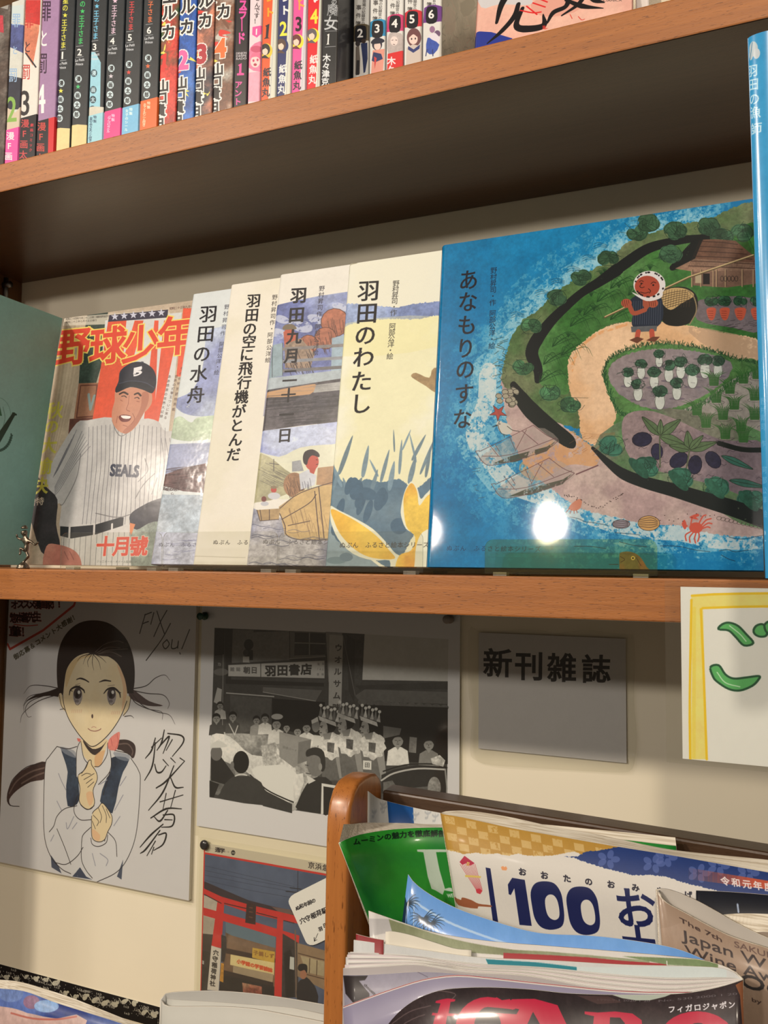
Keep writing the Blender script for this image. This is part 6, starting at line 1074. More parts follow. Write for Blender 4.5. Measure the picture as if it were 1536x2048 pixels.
    c.poly([(165, 1060), (190, 1010), (250, 960), (320, 965), (390, 1000), (420, 1080), (420, 1128), (170, 1092)], g(60), sm=2, tex=.12); c.poly([(245, 930), (310, 940), (305, 965), (250, 965)], g(150)); c.ell((280, 890), 44, 62, g(24)); c.ell((232, 905), 10, 20, g(120)); c.lines([[(248, 966), (280, 955), (312, 962)]], 6, g(220), sm=3)
    c.poly([(590, 1110), (640, 1010), (700, 970), (780, 1000), (760, 1170), (720, 1172), (590, 1150)], g(46), sm=2, tex=.15); c.poly([(640, 960), (690, 990), (650, 1010)], g(220)); c.ell((690, 895), 50, 74, g(126), tex=.1); c.poly([(640, 860), (640, 825), (690, 808), (735, 835), (742, 920), (720, 940), (715, 870), (680, 850)], g(46), sm=3); c.ell((715, 915), 10, 20, g(150)); c.lines([[(632, 905), (648, 908)], [(636, 950), (660, 955)]], 4, g(60))
    c.poly([(565, 960), (620, 950), (625, 1000), (590, 1100), (570, 1120)], g(220), tex=.2); c.poly([(722, 1005), (812, 1020), (812, 1035), (732, 1022), (732, 1175), (718, 1175)], g(226)); c.poly([(735, 1024), (830, 1040), (830, 1190), (733, 1175)], g(34), tex=.2)
    # car at the right
    c.poly([(1050, 960), (1120, 930), (1250, 905), (1410, 915), (1405, 1110), (1360, 1120), (1050, 1060)], g(40), sm=0, tex=.2); c.line([(1050, 990), (1120, 950), (1250, 925), (1400, 930)], 9, g(190), sm=4); c.line([(1060, 940), (1180, 905), (1330, 900), (1410, 920)], 7, g(30), sm=4); c.poly([(1060, 1000), (1110, 990), (1180, 1090), (1060, 1060)], g(110), tex=.3); c.poly([(1220, 1030), (1330, 1020), (1330, 1070), (1230, 1075)], g(90), tex=.4); c.ell((1340, 1030), 36, 60, g(140), tex=.5); c.line([(1400, 930), (1408, 1060), (1370, 1118)], 8, g(150), sm=4); c.poly([(1320, 870), (1370, 850), (1400, 880), (1390, 915), (1330, 900)], g(200), tex=.5)
    return c.mat('print_photograph', .35, .3, PW)
ph = thing('photograph_sheet', 'black and white street photograph of crowned women passing a bookshop, printed on white paper', 'photograph', (.2965, -.003, -.2835))
wallsheet('sheet', .2965, .6017, -.2835, -.0305, -.003, art_photo(), ph, .0006)
wallsheet('clear_sleeve', .2945, .6055, -.294, -.0300, -.0036, FILM2, ph, .0003, FILM)
def pin(px, py, col, label, y=-.004, name='push_pin', big=True):
    c0 = hit(px, py, 1, y - .002); o = thing(name, label, 'pin', tuple(c0)); m = flat('pin_%d_%d_%d' % col, col, .25, .4)
    prof = [(.0045, 0), (.0046, .0012), (.0026, .0028), (.0024, .0066), (.0040, .0086), (.0042, .0098), (.0036, .0104)] if big else [(.0052, 0), (.0054, .0014), (.0046, .0028), (.0020, .0036)]
    V = []; F = []; n = 16
    for r, d in prof:
        for k in range(n): a = 2 * math.pi * k / n; V.append((c0[0] + r * math.cos(a), c0[1] - d + .001, c0[2] + r * math.sin(a)))
    for j in range(len(prof) - 1):
        for k in range(n): F.append((j * n + k, j * n + (k + 1) % n, (j + 1) * n + (k + 1) % n, (j + 1) * n + k))
    F.append(tuple((len(prof) - 1) * n + k for k in range(n))); mesh('head', V, F, m, o, smooth=True)
    tube([c0 + [0, .001, 0], c0 + [0, .0055, 0]], .0006, flat('steel', (120, 115, 105), .3, metal=1), 'needle', o, seg=6)
pin(409, 1232, (14, 74, 52), 'dark green push pin at the top left of the black and white photograph')
pin(899, 1238, (150, 138, 120), 'translucent beige push pin at the top right of the black and white photograph')

def art_poster():
    c = Cv(760, 1040, pl(.3065, .5166, -.590, -.3010, -.0025), (212, 200, 178), (1, .18), (-.03, 1)); c.org(380, 1640, 4.8)
    c.poly([(0, 0), (2000, 0), (2000, 4000), (0, 4000)], (210, 198, 178), tex=.03)
    c.poly([(135, 320), (1500, 560), (1450, 2600), (70, 2600)], (76, 88, 116), tex=.05, col2=(90, 102, 130))
    c.lines([[(145, 485), (600, 580), (1020, 660)], [(145, 530), (600, 620), (1000, 690)], [(145, 580), (600, 680), (980, 745)], [(145, 440), (1000, 640)]], 2.5, (50, 56, 76)); c.line([(1036, 490), (1034, 700)], 6, (44, 46, 58)); c.lines([[(960, 650), (1070, 665)], [(920, 685), (1080, 700)]], 8, (40, 40, 50))
    c.poly([(130, 720), (265, 770), (235, 1100), (120, 1080)], (190, 178, 166), tex=.1); c.poly([(120, 920), (240, 950), (215, 1120), (115, 1100)], (176, 164, 150), tex=.1)
    c.poly([(115, 1090), (220, 1100), (200, 1270), (110, 1240)], (66, 56, 52), tex=.3); c.poly([(100, 1240), (200, 1270), (170, 1640), (90, 1640)], (52, 46, 44), tex=.5, col2=(110, 104, 100)); c.chars('ヨ', (118, 1365), (118, 1365), 40, (200, 200, 200), bold=3)
    c.poly([(345, 1040), (820, 1110), (820, 1700), (290, 1640), (330, 1200)], (110, 84, 66), tex=.25, col2=(136, 104, 80)); c.poly([(330, 1030), (820, 1130), (820, 1250), (345, 1140)], (110, 130, 140), .9) if False else None
    c.poly([(340, 960), (820, 1090), (820, 1240), (420, 1120), (345, 1080)], (104, 124, 140), tex=.04); c.poly([(370, 1100), (820, 1230), (820, 1330), (350, 1240)], (132, 104, 84), tex=.15)
    c.poly([(350, 1230), (820, 1330), (820, 1370), (345, 1280)], (60, 44, 40)); c.poly([(600, 1225), (815, 1265), (810, 1380), (595, 1320)], (206, 166, 70), tex=.1); c.chars('子鯛しず', (632, 1275), (785, 1305), 46, (150, 104, 50), bold=3)
    c.poly([(390, 1290), (810, 1370), (805, 1490), (385, 1390)], (226, 206, 150), tex=.05); c.chars('小学館の学習雑誌', (470, 1360), (770, 1440), 44, (214, 84, 44), bold=4, ex=(1, .2)); c.poly([(415, 1400), (800, 1480), (790, 1570), (410, 1480)], (170, 150, 124), tex=.1)
    c.poly([(320, 1440), (800, 1560), (800, 1600), (320, 1490)], (54, 42, 38)); c.poly([(290, 1480), (810, 1600), (810, 1720), (280, 1640)], (40, 34, 34), tex=.5); c.poly([(500, 1560), (690, 1600), (690, 1700), (510, 1660)], (186, 150, 120), tex=.5, col2=(150, 60, 50))
    c.poly([(140, 590), (560, 770), (950, 860), (1100, 890), (1100, 950), (960, 910), (560, 830), (300, 750), (130, 650)], (56, 42, 50), sm=2, tex=.15); c.poly([(780, 830), (960, 860), (1000, 910), (860, 890)], (136, 108, 100), .7)
    R = (208, 48, 44)
    c.poly([(130, 655), (300, 735), (560, 810), (960, 905), (1110, 945), (1110, 1010), (960, 980), (560, 890), (300, 800), (130, 710)], R, tex=.06); c.poly([(130, 840), (560, 960), (1050, 1110), (1045, 1190), (560, 1040), (130, 915)], R, tex=.06)
    c.poly([(265, 770), (330, 790), (300, 1230), (205, 1210)], R, tex=.06); c.poly([(840, 900), (895, 915), (880, 1710), (808, 1700), (825, 1200)], R, tex=.06)
    c.lines([[(140, 715), (300, 800)], [(330, 800), (540, 850)], [(640, 890), (835, 940)], [(900, 965), (1000, 990)]], 8, (70, 30, 30)); c.poly([(545, 790), (635, 810), (628, 1005), (530, 985)], (60, 36, 34), tex=.2); c.lines([[(570, 840), (600, 845)], [(570, 880), (600, 886)], [(568, 930), (596, 936)]], 9, (110, 70, 50))
    c.poly([(205, 1205), (300, 1235), (275, 1640), (165, 1630)], (216, 206, 196), tex=.04); c.chars('穴守稲荷神社', (248, 1275), (216, 1570), 54, (44, 38, 38), bold=3.5)
    c.poly([(300, 1100), (350, 1120), (350, 1240), (330, 1360), (300, 1360)], (50, 44, 46), tex=.3); c.poly([(298, 1370), (325, 1380), (320, 1560), (285, 1545)], (206, 146, 56), tex=.3)
    c.poly([(890, 1090), (1040, 1180), (1040, 1700), (880, 1710)], (56, 50, 52), tex=.5); c.poly([(900, 1280), (960, 1240), (1000, 1340), (1000, 1700), (920, 1700)], (24, 22, 24)); c.poly([(1030, 1180), (1320, 1260), (1310, 1640), (1030, 1500)], (150, 124, 98), tex=.12); c.poly([(1060, 1300), (1290, 1360), (1285, 1500), (1110, 1460)], (176, 160, 130), tex=.1); c.lines([[(1150, 1330), (1145, 1470)], [(1220, 1350), (1215, 1490)], [(1040, 1280), (1310, 1350)], [(1110, 1480), (1300, 1530)]], 8, (84, 60, 46)); c.poly([(960, 1310), (1000, 1320), (1000, 1440), (955, 1430)], (200, 200, 196)); c.line([(1010, 1060), (1020, 1700)], 14, (120, 100, 86))
    c.poly([(1040, 1560), (1080, 1530), (1120, 1510), (1170, 1560), (1210, 1620), (1225, 1760), (1030, 1740)], (36, 34, 40), sm=2); c.ell((1088, 1480), 32, 48, (170, 116, 90)); c.poly([(1035, 1430), (1045, 1390), (1090, 1380), (1125, 1400), (1122, 1470), (1100, 1440), (1060, 1450)], (26, 22, 26), sm=3)
    c.lines([[(90, 2000), (140, 190), (1500, 420)], [(140, 318), (1500, 560)]], 17, (212, 52, 44)); c.poly([(145, 215), (1500, 440), (1500, 540), (145, 308)], (210, 198, 176))
    c.chars('シリーズ', (180, 268), (240, 282), 20, (150, 140, 130)); c.chars('通学', (265, 286), (310, 294), 50, (50, 40, 40), bold=3, ex=(1, .15)); c.chars('沿線', (340, 302), (368, 306), 20, (150, 140, 130)); c.ell((414, 314), 20, 24, (30, 26, 28)); c.chars('20', (406, 314), (422, 316), 22, (210, 200, 180), bold=1.5)
    c.chars('京浜急行', (1165, 435), (1370, 472), 66, (40, 32, 34), bold=1.5, ex=(1, .14))
    return c.mat('print_poster', .4, .25, PW)
po = thing('railway_poster', 'colour poster with red frame line showing a red torii gate over a shopping street', 'poster', (.3065, -.0025, -.590))
wallsheet('sheet', .3065, .5166, -.590, -.3010, -.0025, art_poster(), po, .0005)
wallsheet('clear_sleeve', .2985, .5265, -.60, -.2945, -.0031, FILM, po, .0003, FILM)
pin(408.5, 1690, (54, 50, 46), 'small black round pin at the top left of the torii gate poster', -.003, big=False)
# note
def P3(x, y, yy, o=(380, 1640, 4.8)): return hit(o[0] + x / o[2], o[1] + y / o[2], 1, yy)
nO = P3(925, 748, -.0045); nR = P3(1380, 520, -.0045); nB = P3(1135, 1228, -.0045); U_ = (nR - nO); U_ = U_ / np.linalg.norm(U_) * .088; V_ = nB - nO; V_ = V_ - U_ * (V_ @ U_) / (U_ @ U_)
def art_note():
    c = Cv(460, 520, planar(nO, U_, V_), (222, 218, 204), (.86, -.48), (.44, .88)); c.org(380, 1640, 4.8)
    c.poly([(800, 300), (1800, 300), (1800, 1500), (800, 1500)], (224, 220, 206))
    for st, a, b, s in (('ぬ和年前の', (1032, 845), (1186, 775), 48), ('穴守稲荷駅', (1078, 968), (1290, 868), 62), ('羽田', (1250, 1045), (1300, 1010), 46)): c.chars(st, a, b, s, (34, 30, 32), bold=3, jit=2, ex=(.85, -.35), ey=(.25, .95))
    c.line([(1228, 1090), (1196, 1160)], 5, (34, 30, 32)); c.lines([[(1192, 1128), (1194, 1164), (1218, 1150)]], 6, (34, 30, 32)); return c.mat('print_note', .6, 0, PW)
no = thing('handwritten_note', 'tilted white round-cornered note with black handwriting, stuck over the torii gate poster', 'note', tuple(nO))
q = []; rr = .12
for cx, cyy, a0 in ((rr, rr, math.pi), (1 - rr, rr, 1.5 * math.pi), (1 - rr, 1 - rr, 0), (rr, 1 - rr, .5 * math.pi)):
    for k in range(5): a = a0 + k * math.pi / 8; q.append((cx + rr * math.cos(a), cyy + rr * math.sin(a)))
n = len(q); V = [nO + U_ * u + V_ * v for u, v in q] + [nO + U_ * u + V_ * v + np.array([0, .0006, 0]) for u, v in q]
mesh('paper', V, [tuple(range(n))[::-1], tuple(range(n, 2 * n))] + [(i, (i + 1) % n, (i + 1) % n + n, i + n) for i in range(n)], [art_note(), PAPER], no, uvs=[(u, 1 - v) for u, v in q] * 2, mi=[0, 1] + [1] * n)

# plain card in a film pouch
def art_card():
    c = Cv(560, 440, pl(.6206, .7592, -.1685, -.0572, -.0022), (206, 200, 196), (1, .03), (0, 1)); c.org(900, 1150, 2.415); c.poly([(0, 0), (1600, 0), (1600, 1400), (0, 1400)], (212, 206, 202), tex=.015)
    for ch, x, y in (('新', 230, 425), ('刊', 383, 440), ('雑', 540, 448), ('誌', 706, 455)): c.chars(ch, (x, y), (x, y), 148, (26, 22, 22), bold=6, ex=(.97, .02), ey=(-.01, .98))
    return c.mat('print_card', .55, .05, PW)
cd = thing('magazine_card', 'white card with four handwritten black characters in a clear wavy pouch', 'card', (.6206, -.0022, -.1685))
wallsheet('card', .6206, .7592, -.1685, -.0572, -.0022, art_card(), cd, .0004)
q = [(937, 1262), (960, 1263), (1000, 1262), (1040, 1259), (1080, 1261), (1110, 1266), (1150, 1262), (1185, 1260), (1220, 1266), (1262, 1269), (1268, 1275), (1270, 1330), (1268, 1400), (1274, 1470), (1270, 1520), (1262, 1540), (1240, 1545), (1150, 1541), (1040, 1534), (980, 1530), (950, 1520), (940, 1500), (944, 1430), (937, 1380)]
q = smooth(q, 3, True); V = [hit(x, y, 1, -.0042 + .0009 * math.sin(i * .9)) for i, (x, y) in enumerate(q)]; c0 = hit(1105, 1400, 1, -.0030); V.append(c0); n = len(q)
mesh('clear_pouch', V, [(i, n, (i + 1) % n) for i in range(n)], clear('pouch_film', (.93, .93, .90, 1), .12, .04), cd, smooth=True)

# notice hanging from the shelf front
def art_sign():
    c = Cv(620, 400, pl(.8198, .99, -.1155, -.0052, -.2125), (236, 233, 228), (1, .01), (0, 1)); c.org(900, 1150, 2.415); c.poly([(900, -100), (2400, -100), (2400, 1200), (900, 1200)], (236, 233, 228), tex=.01)
    Y_, y_ = (244, 200, 30), (248, 226, 130)
    c.poly([(1165, 95), (2300, 80), (2300, 150), (1222, 158), (1240, 890), (1160, 890), (1168, 500)], y_, tex=.06); c.lines([[(1166, 120), (1158, 600), (1160, 890)], [(1212, 165), (1226, 500), (1240, 890)], [(1168, 100), (1400, 90), (2300, 82)], [(1220, 160), (1500, 152), (2300, 150)]], 11, Y_, sm=3); c.line([(1180, 160), (1178, 880)], 16, (248, 216, 80), .6)
    G_, D_ = (92, 182, 104), (18, 80, 50)
    for P_ in ([(1297, 262), (1312, 240), (1345, 230), (1390, 245), (1430, 285), (1465, 328), (1420, 340), (1380, 300), (1345, 268)], [(1258, 445), (1298, 436), (1330, 480), (1370, 500), (1430, 495), (1492, 488), (1490, 505), (1460, 535), (1400, 558), (1345, 550), (1290, 515), (1270, 490)], [(1466, 268), (1480, 245), (1510, 238), (1530, 262), (1528, 292), (1500, 298), (1475, 288)], [(1520, 240), (1545, 225), (1570, 260), (1550, 290), (1525, 270)], [(1600, 300), (1700, 290), (1720, 420), (1660, 560), (1620, 540), (1660, 420)]): c.poly(P_, G_, sm=3); c.lines([smooth(P_, 4, True)], 10, D_)
    c.lines([[(1350, 245), (1400, 285), (1430, 320)], [(1290, 470), (1330, 520), (1400, 540)]], 5, (200, 236, 200), sm=4)
    return c.mat('print_notice', .4, .3, PW)
sg = thing('hand_drawn_notice', 'white notice with a yellow marker frame and green letters hanging from the shelf front', 'notice', (.8198, -.2125, -.1155))
wallsheet('sheet', .8198, .99, -.1155, -.0052, -.2125, art_sign(), sg, .0004)
wallsheet('clear_sleeve', .8100, 1.0, -.1185, -.0015, -.2131, FILM2, sg, .0003, FILM)

# patterned tape along the wall
def art_tape():
    c = Cv(1400, 110, pl(-.0, .30, -.511, -.4884, -.0008), (26, 24, 24), (1, .28), (-.05, 1)); c.org(0, 1780, 3.657)
    for k in range(34):
        x = k * 72 - 100; y = 545 + x * .285 + RS.uniform(5, 85); s = RS.uniform(16, 28); m_ = (196, 190, 168); c.ell((x, y), s, s * .7, m_, RS.uniform(0, 3)); c.ell((x + s * .8, y - s * .5), s * .5, s * .45, m_); c.lines([[(x - s, y), (x - s * 1.6, y - s)]], 6, m_)
    for k in range(60): x = RS.uniform(-50, 1500); y = 560 + x * .285 + RS.uniform(0, 90); c.word('1n3', (x, y), (x + 36, y + 9), 15, (170, 164, 150), bold=1)
    for k in range(160): x = RS.uniform(-50, 1500); c.ell((x, 550 + x * .285 + RS.uniform(0, 100)), 3, 3, (150, 146, 134))
    return c.mat('print_tape', .5, .1, PW)
tp = thing('masking_tape_strip', 'black patterned tape strip with small white cats, low on the wall at the left', 'tape', (0, -.0008, -.511)); wallsheet('tape', 0.0005, .30, -.511, -.4884, -.0008, art_tape(), tp, .0003)

# ================================================================ magazine rack and its magazines
RACKW = wood('rack_wood', (196, 122, 56), (150, 84, 36), 2, rough=.35, gs=.6, coat=.25, bump=.06); RACKD = wood('rack_rail_wood', (86, 62, 42), (60, 42, 28), 0, rough=.35, gs=.6)
rk = thing('magazine_rack', 'orange-brown wooden magazine rack with a round-topped side panel, filled with magazines', 'magazine rack', (.55, -.13, -.80))
def side(x0, x1):
    prof = []
    base = [(-.1705, -.60), (-.1705, -.30), (-.1700, -.215)]
    arc = [(-.1690, -.200), (-.1655, -.188), (-.1590, -.1785), (-.150, -.1735), (-.138, -.1720), (-.124, -.1722), (-.112, -.1745), (-.104, -.1800), (-.1005, -.188)]
    prof = [(-.21, -.80), (-.20, -.62)] + base + arc + [(-.100, -.30), (-.100, -.60), (-.06, -.80)]
    n = len(prof); V = [(x0, y, z) for y, z in prof] + [(x1, y, z) for y, z in prof]
    o = mesh('side_panel', V, [tuple(range(n)), tuple(range(n, 2 * n))[::-1]] + [(i, i + n, (i + 1) % n + n, (i + 1) % n) for i in range(n)], RACKW, rk); bevel(o, .0035, 4); o.data.polygons.foreach_set('use_smooth', [False] * 2 + [True] * n); o.modifiers['bevel'].harden_normals = False
side(.5415, .562); side(1.12, 1.14)
bt0, bt1 = hit(765, 1580, 1, -.1), hit(1536, 1705, 1, -.1); k_ = (bt1[2] - bt0[2]) / (bt1[0] - bt0[0]); zl, zr = bt0[2] + (.562 - bt0[0]) * k_, bt0[2] + (1.12 - bt0[0]) * k_
V = [(.562, -.1005, zl - .34), (1.12, -.1005, zr - .34), (1.12, -.078, zr - .34), (.562, -.078, zl - .34), (.562, -.1005, zl), (1.12, -.1005, zr), (1.12, -.078, zr + .0005), (.562, -.078, zl + .0005)]
bevel(mesh('back_board', V, boxvf((0, 0, 0), (1, 1, 1))[1], RACKD, rk), .002)
box('floor_board', (.562, -.2345, -.545), (1.12, -.1005, -.533), RACKW, rk, .001); box('front_rail', (.562, -.242, -.545), (1.12, -.2355, -.40), RACKW, rk, .002)

def cA(L): return [(640 + x / 3.339, 1520 + y / 3.339) for x, y in L]
def cB(L): return [(1000 + x / 2.866, 1600 + y / 2.866) for x, y in L]
def curve(L, y, n=28):
    """top or bottom line of a sheet: photograph points, each at its distance y from the wall"""
    L = np.asarray(L, float); yy = np.broadcast_to(np.asarray(y, float), (len(L),)) if np.ndim(y) == 0 or len(np.atleast_1d(y)) == len(L) else np.interp(np.linspace(0, 1, len(L)), np.linspace(0, 1, len(y)), y)
    P = np.array([hit(p[0], p[1], 1, v) for p, v in zip(L, yy)]); S = smooth(P, 6); d = np.r_[0, np.cumsum(np.linalg.norm(np.diff(S, axis=0), axis=1))]; t = np.linspace(0, d[-1], n)
    return np.stack([np.interp(t, d, S[:, i]) for i in range(3)], -1)
def surf(T_, B_, M_=None, split=.4):
    n = len(T_)
    if M_ is not None:
        a, b = surf(T_, M_), surf(M_, B_)
        def P2(u, v):
            v = np.asarray(v, float); return np.where((v < split)[:, None], a(u, v / split), b(u, (v - split) / (1 - split)))
        return P2
    def P(u, v):
        u = np.asarray(u, float); v = np.asarray(v, float); s = u * (n - 1); i = np.clip(np.floor(s).astype(int), 0, n - 2); f = (s - i)[:, None]
        return (T_[i] * (1 - f) + T_[i + 1] * f) * (1 - v)[:, None] + (B_[i] * (1 - f) + B_[i + 1] * f) * v[:, None]
    return P
LO = [-.5325, .5628]      # rack floor and inner face of its side panel
def keep(V): V[:, 2] = np.maximum(V[:, 2], LO[0] + .0012); V[:, 0] = np.maximum(V[:, 0], LO[1]); return V
def sheet(name, T_, B_, mat, parent, nv=6, thick=.0006, label=None, edge=None, M_=None):
    P = surf(T_, B_, M_); v, f, uv = grid(len(T_) - 1, nv if M_ is None else 10, P); v = keep(v); o = mesh(name, v, f, [mat, edge or PAPER], parent, uvs=uv, smooth=True, label=label)
    s = o.modifiers.new('thickness', 'SOLIDIFY'); s.thickness = thick; s.offset = -1; s.material_offset = 1; s.material_offset_rim = 1; return o, P
def dropc(C, dy=0, L=.28, dx=0, k=None): return C + np.array([dx, dy, -L])
def ext(T_, B_, L=.29):
    d = B_ - T_; return T_ + d * (L / abs(d[:, 2].mean()))
def pageblock(F_, Bk, parent, L=.2, e=.0007, mat=None, name='page_block', dx=0, Bt=None, M_=None):
    if M_ is not None:  # slanting above, straight below
        d1 = M_ - F_; pageblock(F_, Bk, parent, e=e, mat=mat, Bt=M_); return pageblock(M_ + [0, 0, .0003], Bk + d1 + [0, 0, .0003], parent, e=e, mat=mat, Bt=Bt)
    n = len(F_); D_ = (Bt - F_) * .998 if Bt is not None else np.array([dx, 0, -L]); g_ = np.gradient(F_, axis=0)[:, :2]; g_ /= np.linalg.norm(g_, axis=1)[:, None]; F2 = F_ + np.stack([-g_[:, 1] * e, g_[:, 0] * e, np.full(n, -.0004)], -1); B2 = Bk + [0, -e, -.0004]; V = np.vstack([F2, B2, F2 + D_, B2 + D_]); V = keep(V); f = []
    for i in range(n - 1): f += [(i, i + 1, n + i + 1, n + i), (2 * n + i, 3 * n + i, 3 * n + i + 1, 2 * n + i + 1), (i, 2 * n + i, 2 * n + i + 1, i + 1), (n + i, n + i + 1, 3 * n + i + 1, 3 * n + i)]
    f += [(0, n, 3 * n, 2 * n), (n - 1, 3 * n - 1, 4 * n - 1, 2 * n - 1)]
    return mesh(name, V, f, mat or PAGES, parent, smooth=False)
def pagemat():
    m, t, p = new_mat('page_edges'); tc = t.nodes.new('ShaderNodeTexCoord'); mp = t.nodes.new('ShaderNodeMapping'); mp.inputs['Scale'].default_value = (6, 900, 900); nz = t.nodes.new('ShaderNodeTexNoise'); nz.inputs['Scale'].default_value = 1; nz.inputs['Detail'].default_value = 2
    r = t.nodes.new('ShaderNodeValToRGB'); r.color_ramp.elements[0].position = .3; r.color_ramp.elements[0].color = alb((196, 178, 146)); r.color_ramp.elements[1].position = .6; r.color_ramp.elements[1].color = alb((244, 232, 204))
    t.links.new(tc.outputs['Object'], mp.inputs[0]); t.links.new(mp.outputs[0], nz.inputs['Vector']); t.links.new(nz.outputs['Fac'], r.inputs[0]); t.links.new(r.outputs[0], p.inputs['Base Color']); p.inputs['Roughness'].default_value = .7; return m
PAGES = pagemat()
MW = (236, 226, 206)
def pr(T_, B_, w, h, fn, name, rough=.35, coat=.25, base=(220, 214, 200), ex=(1, .1), ey=(.08, 1), M_=None):
    P = surf(T_, B_, M_); c = Cv(w, h, bent(P), base, ex, ey); fn(c); return c.mat(name, rough, coat, MW, coatr=.12)

# M1 leaflet with faint birds
T1 = curve([(727, 1581), (760, 1598), (826, 1615), (886, 1627), (1010, 1650)], [-.133, -.112, -.1035, -.1025, -.1025]); B1 = ext(T1, curve([(738, 1760), (770, 1775), (835, 1790), (895, 1800), (1010, 1820)], [-.132, -.112, -.1035, -.1025, -.1025]))
def f1(c):
    c.poly([(600, 1500), (1200, 1500), (1200, 1900), (600, 1900)], (216, 210, 190), tex=.03); c.org(640, 1520, 3.339)
    c.poly([(448, 272), (622, 318), (630, 480), (465, 480)], (30, 84, 140), tex=.05)
    for x, y in ((420, 300), (430, 320), (720, 360), (640, 370), (770, 380), (350, 350)): c.lines([[(x - 20, y - 12), (x, y), (x + 22, y - 14)], [(x, y - 20), (x, y + 22), (x - 18, y + 28)]], 7, (170, 170, 160), .8, sm=3)
o = thing('leaflet', 'pale leaflet with grey bird pattern and a dark blue block, rearmost in the rack', 'leaflet', tuple(B1[0]), 'magazines in the rack'); sheet('sheet', T1, B1, pr(T1, B1, 560, 300, f1, 'print_leaflet'), o)
# M2 green magazine
F2 = curve([(678, 1686), (696, 1677), (730, 1667), (796, 1658), (886, 1655), (1000, 1660), (1200, 1675), (1352, 1692)], [-.1885, -.178, -.160, -.136, -.124, -.118, -.117, -.117], 36)
K2 = curve([(684, 1645), (700, 1643), (760, 1643), (820, 1644), (886, 1646), (1000, 1640), (1200, 1657), (1351, 1672)], [-.178, -.156, -.130, -.118, -.111, -.109, -.108, -.108], 36)
M2_ = curve([(744, 1856), (757, 1853), (786, 1850), (842, 1850), (915, 1856), (1025, 1866), (1222, 1882), (1372, 1895)], [-.152, -.148, -.142, -.132, -.1225, -.118, -.117, -.117], 36); B2_ = M2_ - [0, 0, .21]
def f2(c):
    c.poly([(600, 1500), (1500, 1500), (1500, 2100), (600, 2100)], (34, 122, 44), tex=.05, col2=(44, 136, 40)); c.org(640, 1520, 3.339)
    S = 'ムーミンの魅力を徹底解剖'; xs = np.linspace(246, 815, 12)
    for i, ch in enumerate(S): c.chars(ch, (xs[i], 545 - 55 * math.sin(min(1, i / 9) * 1.5)), (xs[i], 545), 46, (16, 40, 20), bold=3.5, ex=(1.1, -.12), al=1)
    c.poly([(648, 598), (845, 598), (845, 615), (800, 620), (805, 700), (830, 800), (850, 850), (880, 855), (885, 880), (830, 870), (820, 900), (770, 870), (745, 860), (720, 780), (695, 640), (690, 616), (650, 612)], (190, 200, 170), sm=0)
    c.poly([(775, 615), (845, 615), (870, 850), (835, 860), (800, 740)], (40, 130, 44)); c.word('WE', (850, 918), (890, 916), 24, (200, 210, 180), bold=2)
mg = thing('magazine', 'green magazine with black title lettering and large pale initial, left in the rack', 'magazine', tuple(B2_[0]), 'magazines in the rack')
sheet('cover', F2, B2_, pr(F2, B2_, 900, 620, f2, 'print_green', base=(34, 122, 44), ex=(1, -.05), M_=M2_), mg, M_=M2_); pageblock(F2, K2, mg, e=.0022, Bt=B2_, M_=M2_)
